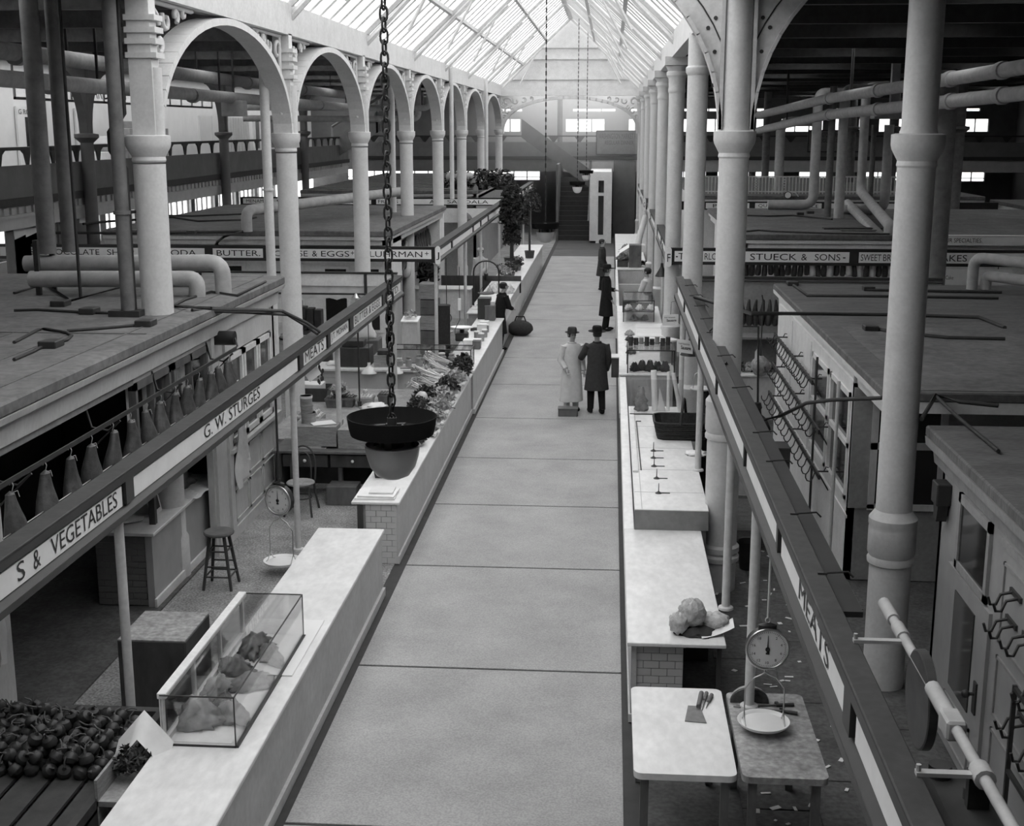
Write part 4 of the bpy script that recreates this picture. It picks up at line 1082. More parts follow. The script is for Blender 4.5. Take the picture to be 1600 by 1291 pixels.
QB = lambda px, py: gz(px, py, 3.075)
run('black wire lying along the front of the second right cabin roof', [QB(1166, 362), QB(1185, 360), QB(1210, 362), QB(1300, 365), QB(1390, 366)], r=0.025)
run('black wire across the middle of the second right cabin roof', [QB(1168, 337), QB(1200, 338), QB(1240, 337), QB(1300, 343)], r=0.03, boxes=[QB(1250, 335)[:2] + (3.06,), QB(1266, 333)[:2] + (3.06,)])
t = thing('plank_stack', 'two loose boards lying on the second right cabin roof', 'board', QB(1320, 358))
q = QB(1330, 358)
MB().box(q[0] - 0.6, q[0] + 0.7, q[1], q[1] + 0.25, 3.06, 3.1).out('board', wood_d, t)
MB().box(q[0] - 0.3, q[0] + 0.9, q[1] - 0.5, q[1] - 0.3, 3.06, 3.09).out('board', wood_m, t)
# wall clock on the cornice of the third right cabin
q = gy(1231, 305, 43.7)
ck = thing('fan_clock', 'small round dial fixed to the cornice beyond the QUALITY sign', 'dial', q)
MB().cyl((q[0], 43.78, q[2]), (q[0], 43.68, q[2]), 0.12, n=20).out('case', darkiron, ck)
MB().cyl((q[0], 43.68, q[2]), (q[0], 43.67, q[2]), 0.1, n=20).out('face', signwhite, ck)
MB().tube([(q[0] + 0.1, 43.74, q[2] + 0.1), (q[0] + 0.25, 43.74, q[2] + 0.08), (q[0] + 0.35, 43.74, q[2] - 0.05)], 0.02, 6).out('pipe_end', iron_pale, ck)

# ================================================================ LEFT GALLERY
gb = thing('gallery', 'left gallery with a plain dark parapet and thin rail, bright wall behind', 'gallery', (-12.6, 30, 3.3))
GX = -12.5
MB().box(WL_X, GX - 0.05, 8, 62, 3.72, 3.84).out('deck', parapet, gb)
MB().box(GX - 0.06, GX, 8, 62, 3.85, 4.52).out('parapet', parapet, gb)
MB().box(GX - 0.1, GX + 0.06, 8, 62, 3.68, 3.85).out('ledge', mat('dark_ledge', 0.05), gb)
MB().box(GX - 0.14, GX - 0.02, 8, 62, 3.2, 3.68).box(GX - 0.14, GX + 0.02, 8, 62, 3.44, 3.5).out('fascia', fasciam, gb)
MB().box(GX - 0.1, GX + 0.02, 8, 62, 4.83, 4.9).out('handrail', darkiron, gb)
t0 = None
for i in range(40):
    y = 9 + i * 1.32
    if t0 is None:
        t0 = MB().prism([(y - 0.28, 4.83), (y + 0.28, 4.83), (y + 0.14, 4.75), (y + 0.05, 4.52), (y - 0.05, 4.52), (y - 0.14, 4.75)], 'x', GX - 0.06, GX - 0.02).out('rail_bracket', darkiron, gb)
    else: copy_part(t0, gb, (0, i * 1.32, 0))
t = MB()
for i in range(150): t.box(GX - 0.02, GX + 0.03, 8.2 + i * 0.35, 8.35 + i * 0.35, 3.52, 3.66)
t.out('dentils', fasciam, gb, kind='stuff')
for i, y in enumerate((19.2, 30.2, 41.2, 52.2)):
    c = thing('gallery_post', 'dim iron post of the left gallery with curved brackets, %s from the near end' % ORD[i], 'column', (GX + 0.12, y, 0))
    x = GX + 0.2
    MB().cyl((x, y, 0), (x, y, 7.15), 0.15, n=14).out('shaft', parapet, c)
    MB().lathe((x, y, 4.95), [(0.15, 0), (0.28, 0.12), (0.28, 0.2), (0.15, 0.22)], 14).out('capital', parapet, c)
    for sgn in (-1, 1):
        arc = [(y + sgn * (0.16 + 1.3 * (1 - cos(k * pi / 2 / 10))), 5.2 + 1.4 * sin(k * pi / 2 / 10)) for k in range(11)]
        MB().prism(([(y + sgn * 0.1, 5.2)] + arc + [(arc[-1][0], 6.75), (y + sgn * 0.1, 6.75)])[::sgn], 'x', x - 0.1, x + 0.1).out('bracket', parapet, c)
struct(MB().box(GX - 0.1, GX + 0.4, 8, 62, 6.7, 7.15).out('trim_2', parapet))
# door, partitions and cartons on the gallery
dx = WL_X + 0.02
def gw(px, py): return gx(px, py, dx)
y0, y1 = gw(24, 190)[1], gw(64, 190)[1]
d = struct(MB().box(dx, dx + 0.06, y0, y1, 3.84, 5.9).out('door_1', wallw))
MB().box(dx + 0.06, dx + 0.07, y0 + 0.5, y1 - 0.5, 4.6, 5.6).out('pane', darkglass, d)
lettering('G ROOM', d, (dx + 0.065, y0 + 0.1, 5.68), (0, 1, 0), 0.14, 1.2)
y0, y1 = gw(116, 190)[1], gw(132, 190)[1]
d = struct(MB().box(dx, dx + 0.06, y0, y1, 3.84, 5.9).out('door_2', wallw))
MB().box(dx + 0.06, dx + 0.07, y0 + 0.25, y1 - 0.25, 4.6, 5.7).out('pane', parapet, d)
cart = mat('carton_board', 0.32, 0.8, 0.15, 4)
k = 0; proto = None
for (px, cols, rows) in ((150, 2, 3), (166, 3, 5), (196, 3, 6), (212, 4, 7)):
    q = gx(px, 236, dx + 0.9)
    for i in range(cols):
        for r_ in range(rows - (1 if i == cols - 1 else 0)):
            y = q[1] + i * 0.72; z = 3.84 + r_ * 0.24
            m_ = cart if px >= 166 else paper
            if r_ > 3 and px == 166: m_ = paper
            b = MB().rbox(dx + 0.5, dx + 1.1, y, y + 0.68, z, z + 0.23, 0.008).out('carton', m_)
            k += 1; tag(b, '%s carton up in the %s stack from the near end on the left gallery' % (ORD[r_].capitalize().lower(), ORD[(0, 2, 5, 8)[(150, 166, 196, 212).index(px)] + i]), 'carton', 'cartons on the left gallery')
def partition(py0, py1, z1, n, label, mm):
    p = thing('partition', label, 'partition', (dx + 1.2, (py0 + py1) / 2, 3.84))
    for i in range(n):
        a = py0 + (py1 - py0) * i / n
        MB().box(dx + 1.2, dx + 1.26, a + 0.02, a + (py1 - py0) / n - 0.02, 3.84, z1).out('leaf', mm, p)
    for i in range(n):
        a = py0 + (py1 - py0) * (i + 0.5) / n
        if label.startswith('row'): MB().box(dx + 1.26, dx + 1.27, a - 0.28, a + 0.28, 4.4, z1 - 0.15).out('pane', parapet, p)
    return p
partition(gw(262, 200)[1], gw(302, 200)[1], 5.75, 2, 'broad white boarded partition on the left gallery', wallw)
partition(gw(304, 200)[1], gw(345, 200)[1], 5.7, 9, 'slatted white shutter beside the broad white partition on the gallery', paint)
partition(gw(352, 200)[1], gw(412, 200)[1], 5.8, 5, 'row of white doors with tall grey panes on the left gallery', wallw)
f = thing('frieze_sign', 'glazed frieze of pale panes with dark letters above the left gallery', 'sign', (GX - 0.9, 25, 6.0))
yq0, yq1 = gx(22, 150, GX - 0.9)[1], gx(330, 150, GX - 0.9)[1]
t = MB().box(GX - 0.92, GX - 0.88, yq0, yq1, 5.92, 5.98).box(GX - 0.92, GX - 0.88, yq0, yq1, 6.4, 6.46)
y = yq0
while y < yq1: t.box(GX - 0.92, GX - 0.88, y, y + 0.05, 5.92, 6.46); y += 1.05
t.out('bars', parapet, f)
MB().box(GX - 0.905, GX - 0.895, yq0, yq1, 5.98, 6.4).out('pane', winpane, f)
fx = GX - 0.885
for s_, a, b in (('ULAR', 131, 160), ('D', 163, 170), ('NG', 186, 197)):
    ya, yb_ = gx(a, 155, fx)[1], gx(b, 155, fx)[1]
    lettering(s_, f, (fx, ya, 6.03), (0, 1, 0), 0.32, yb_ - ya)
t = MB()
for y in (yq0, (yq0 + yq1) / 2, yq1): t.box(GX - 0.92, GX - 0.88, y - 0.02, y + 0.02, 6.4, 7.15)
t.out('hanger', darkiron, f)
# posters on the wall below the gallery
for i, (px, py, w2, h2) in enumerate(((35, 352, 0.8, 0.7), (55, 345, 1.1, 0.8), (115, 345, 0.9, 0.7))):
    q = gx(px, py, GX - 0.3)
    b = thing('stall_backboard', 'dark poster-covered board below the left gallery, %s from the near end' % ORD[i], 'board', q)
    MB().box(q[0] - 0.04, q[0], q[1] - w2, q[1] + w2, 0, q[2] + h2 / 2).out('backing', parapet, b)
    MB().obox((q[0] + 0.01, q[1] - 0.2, q[2]), (0.01, w2 * 0.7, h2 * 0.7), rx=0.12).out('poster', card, b)
    MB().obox((q[0] + 0.01, q[1] + 0.55 * w2, q[2] + 0.05), (0.01, w2 * 0.4, h2 * 0.4), rx=-0.08).out('poster', card, b)

# ================================================================ FAR END
gb = thing('gallery', 'far gallery across the end of the hall with rail and plain parapet', 'gallery', (4, 66, 3.3))
for (x0, x1) in ((-12.6, -2.4), (-2.4, WR_X)):
    MB().box(x0, x1, 66.0, 66.1, 3.9, 4.6).out('parapet', parapet, gb)
    MB().box(x0, x1, 65.95, 66.15, 3.72, 3.9).out('ledge', mat('dark_ledge', 0.05), gb)
    MB().box(x0, x1, 66.0, 66.12, 3.15, 3.72).out('fascia', fasciam if x0 > -3 else parapet, gb)
    MB().box(x0, x1, 66.0, 73.9, 3.74, 3.84).out('deck', parapet, gb)
    MB().box(x0, x1, 66.02, 66.08, 4.86, 4.92).out('handrail', darkiron, gb)
t0 = None
for i in range(26):
    x = -12 + i * 1.3
    if t0 is None: t0 = MB().prism([(x - 0.25, 4.86), (x - 0.05, 4.6), (x + 0.05, 4.6), (x + 0.25, 4.86)], 'y', 66.03, 66.07).out('rail_bracket', darkiron, gb)
    else: copy_part(t0, gb, (i * 1.3, 0, 0))
for x in (-8, -2.6, 2.0, 7, 12, 17): MB().lathe((x, 66.3, 0), [(0.16, 0), (0.16, 3.75), (0.13, 3.84), (0.13, 7.15)], 12).out('post', parapet, gb)
def wsign(x0, x1, z0, z1, Y, lines, label):
    s = thing('wall_sign', label, 'sign', ((x0 + x1) / 2, Y, z0))
    MB().box(x0, x1, Y - 0.06, Y, z0, z1).out('board', mat('dim_sign_board', 0.17), s)
    MB().box(x0, x1, Y - 0.09, Y - 0.06, z1 - 0.05, z1).box(x0, x1, Y - 0.09, Y - 0.06, z0, z0 + 0.05).box(x0, x0 + 0.05, Y - 0.09, Y - 0.06, z0, z1).box(x1 - 0.05, x1, Y - 0.09, Y - 0.06, z0, z1).out('frame', black, s)
    for txt, fx0, fx1, fz, fh in lines:
        w2, h2 = x1 - x0, z1 - z0
        lettering(txt, s, (x0 + w2 * fx0, Y - 0.065, z0 + h2 * fz), (1, 0, 0), h2 * fh, w2 * (fx1 - fx0))
    return s
LN = [('WASHINGTON MARKET RESTAURANT', 0.05, 0.97, 0.68, 0.2), ('REGULAR DINNER', 0.2, 0.8, 0.44, 0.16)]
q0, q1 = gy(931, 242, 65.9), gy(1001, 204, 65.9)
wsign(q0[0], q1[0], q0[2], q1[2], 65.93, [('WASHINGTON MARKET RES', 0.05, 0.97, 0.66, 0.22), ('REGULAR DINNER', 0.2, 0.85, 0.42, 0.16)], 'dark board on the far gallery beyond the aisle, reading WASHINGTON MARKET RES')
q0, q1 = gy(1261, 238, 65.9), gy(1347, 203, 65.9)
wsign(q0[0], q1[0], q0[2], q1[2], 65.93, LN, 'dark board hung on the far gallery over the right hall, reading WASHINGTON MARKET RESTAURANT')
# stairs climbing at the end of the aisle, and the boarded passage beside them
sx0, sx1 = gy(874, 330, 64)[0], gy(924, 330, 64)[0]
st = thing('staircase', 'dark stairs climbing away at the far end of the aisle', 'staircase', ((sx0 + sx1) / 2, 65, 0))
for i in range(14):
    MB().box(sx0, sx1, 62.6 + i * 0.28, 62.6 + i * 0.28 + 0.3, 0, 0.22 * (i + 1)).out('step', mat('stair_wood', 0.045), st)
MB().box(sx0 - 0.1, sx0, 62.4, 66, 0, 3.6).out('side_wall', walld, st)
MB().tube([(sx1 - 0.1, 62.5, 0.9), (sx1 - 0.1, 65.9, 3.7)], 0.05, 6).out('handrail', wood_d, st)
bt = thing('booth', 'white panelled booth with a tall dark-paned door beside the far stairs', 'booth', (gy(930, 300, 61)[0], 63, 0))
q0, q1 = gy(946, 365, 63), gy(953, 263, 63)
xq = gy(924, 300, 66)[0]; x9 = gy(955, 300, 60.1)[0]
MB().box(xq, x9, 61.2, 65.9, 0.1, 3.3).out('wall', paint_w, bt)
MB().box(xq + 0.3, x9 + 0.03, 61.1, 61.2, 0, 3.3).out('front', paint_w, bt)
for z0, z1 in ((0.4, 2.2), (2.35, 2.9)): MB().box(xq + 0.4, xq + 0.65, 61.08, 61.1, z0, z1).out('pane', darkglass, bt)
MB().prism([(61.0, 0.9), (65.9, 3.0), (65.9, 3.15), (61.0, 1.05)], 'x', xq - 0.09, xq - 0.02).out('stringer', wood_d, bt)
dk = struct(MB().box(x9 + 0.1, 1.2, 65.4, 65.5, 0, 3.7).out('trim_3', walld))
# sloping underside of the stair at the left of the far hall
for i, (px0, py0, px1, py1, Y) in enumerate(((520, 250, 660, 165, 60), (810, 262, 935, 225, 65))):
    a, b = gy(px0, py0, Y), gy(px1, py1, Y)
    if i == 1: a, b = gy(930, 300, Y), gy(815, 215, Y)
    s = thing('stair_flight', ('boarded stair flight rising to the left gallery', 'dim boarded stair flight crossing above the far passage')[i], 'staircase', a)
    MB().prism([(a[0], a[2]), (b[0], b[2]), (b[0], b[2] + 0.9), (a[0], a[2] + 0.9)][::(1 if i == 0 else -1)], 'y', Y, Y + 0.08).out('stringer', (paint_d, walld)[i], s)
    if i == 0: MB().tube([(a[0], Y - 0.02, a[2] + 1.5), (b[0], Y - 0.02, b[2] + 1.5)], 0.06, 6).out('handrail', paint_d, s)
    for k in range(5 if i == 0 else 0):
        f_ = k / 4; x = a[0] + (b[0] - a[0]) * f_; z = a[2] + (b[2] - a[2]) * f_
        MB().box(x - 0.05, x + 0.05, Y, Y + 0.06, z, z + 1.5).out('post', (paint_d, walld)[i], s)

# ================================================================ HANGING LAMPS
def lamp(x, y, z, label, fine, bm=None):
    L_ = thing('hanging_lamp', label, 'lamp', (x, y, z))
    MB().lathe((x, y, z), [(0.05, 0.03), (0.29, 0.0), (0.30, 0.0), (0.315, 0.06), (0.325, 0.13), (0.32, 0.132), (0.30, 0.06), (0.28, 0.02), (0.06, 0.045), (0.02, 0.05)], 40).out('pan', matte_black, L_)
    t = MB()
    for k in range(3):
        a = k * 2.1 + 0.4
        t.tube([(x + 0.13 * cos(a + q * 0.5) * (1 if q % 2 else 0.55), y + 0.13 * sin(a + q * 0.5) * (1 if q % 2 else 0.55), z + 0.05) for q in range(5)], 0.012, 5)
    t.cyl((x, y, z + 0.03), (x, y, z + 0.12), 0.035, n=12)
    t.out('scroll_bracket', darkiron, L_)
    t = MB()
    for k in range(3):
        a = k * 2 * pi / 3 + 0.5
        t.obox((x + 0.16 * cos(a), y + 0.16 * sin(a), z - 0.05), (0.05, 0.012, 0.12), rz=a + pi / 2)
    t.cyl((x, y, z - 0.09), (x, y, z + 0.02), 0.09, n=16)
    t.out('strap', darkiron, L_)
    MB().lathe((x, y, z - 0.34), [(0.0, 0), (0.06, 0.008), (0.12, 0.035), (0.165, 0.1), (0.19, 0.18), (0.2, 0.25), (0.206, 0.256), (0.196, 0.262), (0.18, 0.18), (0.11, 0.06), (0, 0.03)], 32).out('bowl', bm or bowl, L_)
    if fine:
        cz = z + 0.10; i = 0; pz = None; protos = []
        while cz < 6.6:
            if i < 2:
                hw, hl = 0.024, 0.05
                ring = []
                for k in range(14):
                    a = 2 * pi * k / 14
                    u_ = hw * cos(a); v_ = hl * (1 if sin(a) > 0 else -1) * abs(sin(a)) ** 0.7
                    ring.append((x + (u_ if i == 0 else 0.3 * u_), y + (0.3 * u_ if i == 0 else u_), cz + v_))
                protos.append(MB().tube(ring, 0.0085, 6, closed=True).out('chain_link', black, L_)); 
                if i == 0: base = cz
            else:
                copy_part(protos[i % 2], L_, (0, 0, cz - (base + (0.074 if i % 2 else 0))))
            cz += 0.074; i += 1
        MB().cyl((x, y, 6.58), (x, y, RZ1 - 0.6), 0.012, n=6).out('chain', black, L_)
    else:
        t = MB()
        zz = z + 0.1; i = 0
        while zz < RZ1 - 0.15:
            t.box(x - (0.016 if i % 2 else 0.006), x + (0.016 if i % 2 else 0.006), y - 0.008, y + 0.008, zz, zz + 0.1); zz += 0.085; i += 1
        t.out('chain', black, L_, kind='stuff')
    return L_
lp = gy(612.5, 664, 9.0)
lamp(lp[0], 9.0, 3.14, 'nearest hanging lamp over the aisle, black pan above a grey glass bowl on a chain', True)
for i, (px, py, Y) in enumerate(((852, 357, 30.0), (902, 289, 54.0), (916, 271, 70.0))):
    q = gy(px, py, Y)
    if i == 2: Y = 59; q = gy(px, py, Y)
    lamp(q[0], Y, q[2], ('second hanging lamp over the aisle, empty-looking black pan near the evergreen', 'third hanging lamp over the aisle with a white bowl', 'farthest hanging lamp over the aisle, before the stairs')[i], False, bowl if i == 0 else enamel)
# ================================================================ NEAR LEFT STALL
def tiles(parent, face, a0, a1, z0, z1, at, m, tw=0.152, th=0.076, off=0.004, sgn=1):
    """glazed wall tiles in running bond; face 'y': wall at y=at looking toward the viewer; face 'x': wall at x=at"""
    nr_ = int(round((z1 - z0) / th)); th = (z1 - z0) / nr_
    nc = max(1, int(round((a1 - a0) / tw))); tw = (a1 - a0) / nc
    cache = {}
    for r_ in range(nr_):
        x = a0; cells = []
        if r_ % 2 == 0: cells = [(a0 + i * tw, tw) for i in range(nc)]
        else: cells = [(a0, tw / 2)] + [(a0 + tw / 2 + i * tw, tw) for i in range(nc - 1)] + [(a1 - tw / 2, tw / 2)]
        for (c0, cw) in cells:
            key = round(cw, 3); zz = z0 + r_ * th
            if key not in cache:
                g = 0.0025
                if face == 'y': b = MB().rbox(c0 + g, c0 + cw - g, at - 0.006, at + 0.004, zz + g, zz + th - g, 0.002)
                else: b = MB().rbox(at - 0.004, at + 0.006, c0 + g, c0 + cw - g, zz + g, zz + th - g, 0.002)
                cache[key] = (b.out('tile', m, parent), c0, zz)
            else:
                o, cc, zc = cache[key]
                copy_part(o, parent, (c0 - cc, 0, zz - zc) if face == 'y' else (0, c0 - cc, zz - zc))
def marble_counter(label, x0, x1, y0, y1, z, front, over=0.03):
    """stall counter with a marble slab top; front=+1: the aisle side is x1"""
    c = thing('marble_counter', label, 'counter', ((x0 + x1) / 2, (y0 + y1) / 2, 0))
    MB().rbox(x0, x1, y0, y1, z - 0.04, z, 0.006).out('slab_top', marble, c)
    xf = x1 if front > 0 else x0
    xa, xb = (xf - 0.09, xf - 0.03) if front > 0 else (xf + 0.03, xf + 0.09)
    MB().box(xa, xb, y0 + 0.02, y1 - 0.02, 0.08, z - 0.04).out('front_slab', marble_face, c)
    MB().box(min(xa, xb) - (0 if front > 0 else 0.03), max(xa, xb) + (0.03 if front > 0 else 0), y0 + 0.01, y1 - 0.01, 0, 0.1).out('kick_moulding', paint, c)
    return c, (xa, xb)
# ---- long marble counter beside the aisle
ca, _ = marble_counter('long white marble counter at the near left of the aisle, bare at its far end', -3.30, -2.53, 5.5, 14.05, 0.8, 1)
MB().box(-3.26, -2.62, 13.95, 14.03, 0, 0.76).box(-3.26, -3.2, 5.6, 14.0, 0, 0.76).out('carcass', marble_face, ca)
# ---- glass case with meat on it
gc = thing('glass_case', 'long low glass case of meat standing on the near left marble counter', 'display case', (-3.0, 9.6, 0.8))
gx0, gx1, gy0, gy1, gz0, gz1 = -3.27, -2.71, 8.66, 10.82, 0.8, 1.2
MB().rbox(gx0 - 0.02, gx0 + 0.05, gy0, gy1, gz1 - 0.03, gz1 + 0.015, 0.004).box(gx0 - 0.01, gx0 + 0.03, gy0, gy1, gz0, gz0 + 0.04).out('back_rail', paint_w, gc)
t = MB()
for y in (gy0 + 0.02, gy0 + 0.75, gy0 + 1.45, gy1 - 0.03): t.box(gx0 - 0.005, gx0 + 0.025, y - 0.02, y + 0.02, gz0, gz1 - 0.03)
t.out('back_posts', paint_w, gc)
t = MB()
e = 0.0045
t.box(gx1 - e, gx1 + e, gy0, gy1, gz1 - e, gz1 + e).box(gx0, gx1, gy0 - e, gy0 + e, gz1 - e, gz1 + e).box(gx0, gx1, gy1 - e, gy1 + e, gz1 - e, gz1 + e)
for y in (gy0, gy1): t.box(gx1 - e, gx1 + e, y - e, y + e, gz0, gz1)
t.box(gx1 - e, gx1 + 0.02, gy0, gy1, gz0, gz0 + 0.02).box(gx0, gx1, gy0 - e, gy0 + e, gz0, gz0 + 0.015)
t.out('metal_edge', darkiron, gc)
MB().box(gx0 + 0.04, gx1, gy0, gy1, gz1 - 0.003, gz1 + 0.003).out('top_pane', clearg, gc)
MB().box(gx1 - 0.003, gx1 + 0.003, gy0, gy1, gz0, gz1).out('front_pane', clearg, gc)
MB().box(gx0, gx1, gy0 - 0.003, gy0 + 0.003, gz0, gz1).out('end_pane', clearg, gc)
MB().box(gx0, gx1, gy1 - 0.003, gy1 + 0.003, gz0, gz1).out('end_pane', clearg, gc)
MB().box(gx0 + 0.005, gx0 + 0.011, gy0, gy1, gz0, gz1 - 0.03).out('back_pane', clearg, gc)
tr = tag(MB().rbox(-3.22, -2.6, 9.95, 11.2, 0.801, 0.812, 0.004).out('enamel_tray', enamel), 'flat white enamel tray sticking out from the far end of the glass case', 'tray')
pk = thing('paper_sheet', 'white paper lining spread under the meat in the glass case', 'paper', (-3.0, 9.4, 0.801))
MB().box(-3.2, -2.76, 8.72, 9.9, 0.801, 0.804).out('sheet', paper, pk)
def crumple(c, rx, ry, rz, n, m_, seed, m, name, label, cat, group=None, rot=0, folds=5, amp=0.25, xlim=None):
    """crumpled wrapping or meat: a lumpy closed form with folds"""
    rg = random.Random(seed)
    ph = [rg.uniform(0, 6.28) for _ in range(6)]
    vs = [(0, 0, 0)]
    for k in range(1, m_):
        p = (pi / 2) * k / (m_ - 1)
        for i in range(n):
            t = 2 * pi * i / n
            q = 1 + amp * sin(folds * t + ph[0] + 2.3 * k) * 0.6 + amp * 0.7 * sin(folds * 1.7 * t + ph[1] - 1.1 * k) + rg.uniform(-amp, amp) * 0.45
            vs.append((rx * sin(pi / 2 if k == 1 else pi / 2 * (1 - (k - 1) / m_)) * cos(t) * q, ry * sin(pi / 2 if k == 1 else pi / 2 * (1 - (k - 1) / m_)) * sin(t) * q, rz * (k - 1) / (m_ - 1) * (1 + 0.25 * sin(3 * t + ph[2]))))
    vs.append((0, 0, rz * 0.95))
    cr_, sr_ = cos(rot), sin(rot)
    vs = [(c[0] + x * cr_ - y * sr_, c[1] + x * sr_ + y * cr_, c[2] + max(0, z)) for x, y, z in vs]
    if xlim: vs = [(min(xlim[1], max(xlim[0], x)), y, z) for x, y, z in vs]
    fs = [(0, 1 + (i + 1) % n, 1 + i) for i in range(n)]
    for k in range(m_ - 2):
        o = 1 + k * n
        fs += [(o + i, o + (i + 1) % n, o + n + (i + 1) % n, o + n + i) for i in range(n)]
    o = 1 + (m_ - 2) * n
    fs += [(o + i, o + (i + 1) % n, len(vs) - 1) for i in range(n)]
    return tag(MB().add(vs, fs, True).out(name, m), label, cat, group)
mid_meat = mat('wrapped_meat', 0.18, 0.5, 0.5, 12, bump=0.5)
pale_meat = mat('pale_meat', 0.36, 0.5, 0.3, 9, bump=0.3)
for i, (x, y, rx, ry, rz, mm, lab) in enumerate((
        (-3.05, 10.45, 0.16, 0.24, 0.13, mid_meat, 'dark crumpled cut of meat farthest in the glass case, on the tray'),
        (-2.86, 10.25, 0.1, 0.2, 0.12, pale_meat, 'pale cut of meat by the front pane at the far end of the glass case'),
        (-3.1, 9.98, 0.13, 0.18, 0.12, mid_meat, 'dark folded cut of meat beyond the middle of the glass case'),
        (-2.88, 9.72, 0.13, 0.22, 0.1, pale_meat, 'pale slab of meat against the front pane amid the glass case'),
        (-3.12, 9.55, 0.12, 0.17, 0.13, pale_meat, 'pale joint at the back of the glass case, left of the pale slab'),
        (-2.98, 9.3, 0.12, 0.16, 0.1, mid_meat, 'dark scrap of meat in the near half of the glass case'),
        (-2.85, 9.1, 0.11, 0.2, 0.13, pale_meat, 'pale meat joint at the near front corner of the glass case'),
        (-3.1, 8.98, 0.13, 0.18, 0.2, pale_meat, 'big upright pale meat joint at the near back corner of the glass case'))):
    crumple((x, y, 0.813), rx * 0.82, ry * 0.95, rz * 1.15, 26, 8, 40 + i, mm, 'meat_cut', lab, 'meat', 'meat in the glass case', rot=i * 0.7, xlim=(-3.235, -2.725))
# ---- chopping block
cb = thing('chopping_block', 'heavy square chopping block with a pale scarred top behind the glass case', 'chopping block', (-4.05, 10.98, 0))
MB().rbox(-4.37, -3.74, 10.62, 11.34, 0.14, 0.8, 0.015).out('block', wood_d, cb)
MB().rbox(-4.365, -3.745, 10.625, 11.335, 0.79, 0.802, 0.003).out('worn_top', block_top, cb)
lg = None
for x in (-4.3, -3.87):
    for y in (10.68, 11.2):
        MB().rbox(x, x + 0.09, y, y + 0.09, 0, 0.16, 0.01).out('leg', wood_d, cb)
# ---- hanging dial scale
def dial_scale(label, x, y, zd, zp, ztop, rot, weights=False):
    s = thing('hanging_scale', label, 'scale', (0, 0, 0))
    r = 0.178
    MB().cyl((0, 0.05, 0), (0, -0.035, 0), r, n=36).lathe((0, 0, r - 0.03), [(0.08, 0), (0.08, 0.06), (0.02, 0.08)], 14, sy=0.5).out('case', black, s)
    P = [(r * cos(a * pi / 18), -0.04, r * sin(a * pi / 18)) for a in range(36)]
    MB().tube(P, 0.012, 6, closed=True).out('bezel', steel, s)
    dl = MB().cyl((0, -0.035, 0), (0, -0.039, 0), r - 0.008, n=36).out('dial', enamel, s)
    t = MB()
    for k in range(60):
        a = pi / 2 - 2 * pi * k / 60; L0 = 0.02 if k % 6 == 0 else 0.01
        t.obox(((r - 0.025) * cos(a), -0.0405, (r - 0.025) * sin(a)), (L0, 0.002, 0.0025), ry=-a)
    t.out('dial_marks', letter, dl, kind='stuff')
    for k in range(1, 10):
        a = pi / 2 - 2 * pi * k / 10
        tx = str(2 * k)
        w2 = 0.016 if len(tx) == 1 else 0.028
        lettering(tx, dl, ((r - 0.055) * cos(a) - w2 / 2, -0.0395, (r - 0.055) * sin(a) - 0.012), (1, 0, 0), 0.024, w2, name='numeral', ext=0.002)
    MB().prism([(-0.007, -0.03), (0.007, -0.03), (0.0015, 0.125), (-0.0015, 0.125)], 'y', -0.046, -0.043).cyl((0, -0.042, 0), (0, -0.05, 0), 0.02, n=14).prism([(-0.015, -0.045), (0.015, -0.045), (0.015, -0.028), (-0.015, -0.028)], 'y', -0.046, -0.043).out('pointer', black, s)
    t = MB().tube([(0.02 * cos(a), 0, r + 0.07 + 0.025 * sin(a)) for a in [k * pi / 5 for k in range(10)]], 0.006, 5, closed=True)
    t.cyl((0, 0, r + 0.09), (0, 0, ztop - zd), 0.011 if weights else 0.014, n=8)
    t.out('hanging_rod', darkiron if not weights else iron_pale, s)
    b = zp - zd
    t = MB().tube([(0.012 * cos(a), 0, -r - 0.03 + 0.02 * sin(a)) for a in [k * pi / 5 for k in range(10)]], 0.005, 5, closed=True)
    wz = 0.17
    for sg in (-1, 1):
        t.tube([(0, 0, -r - 0.05), (sg * 0.03, 0, -r - 0.07), (sg * wz * 0.55, 0, -r - 0.1), (sg * wz, 0, -r - 0.2), (sg * wz, 0, b + 0.12), (sg * wz, -0.05, b + 0.03), (sg * wz, -0.1, b + 0.01)], 0.006, 6)
        t.tube([(sg * wz, 0, b + 0.12), (sg * wz, 0.05, b + 0.03), (sg * wz, 0.1, b + 0.01)], 0.006, 6)
    t.out('wire_bail', steel, s)
    MB().lathe((0, 0, b), [(0.0, 0.0), (0.2, 0.0), (0.222, 0.02), (0.226, 0.035), (0.215, 0.032), (0.19, 0.012), (0.0, 0.01)], 32).out('pan', enamel, s)
    s.location = (x, y, zd); s.rotation_euler = (0, 0, rot)
    return s
dq = gy(437, 781, 14.7); pq = gy(440, 879, 14.7)
dial_scale('hanging dial scale with a white pan over the left stall floor', dq[0], 14.7, dq[2], pq[2], 2.27, radians(-22))
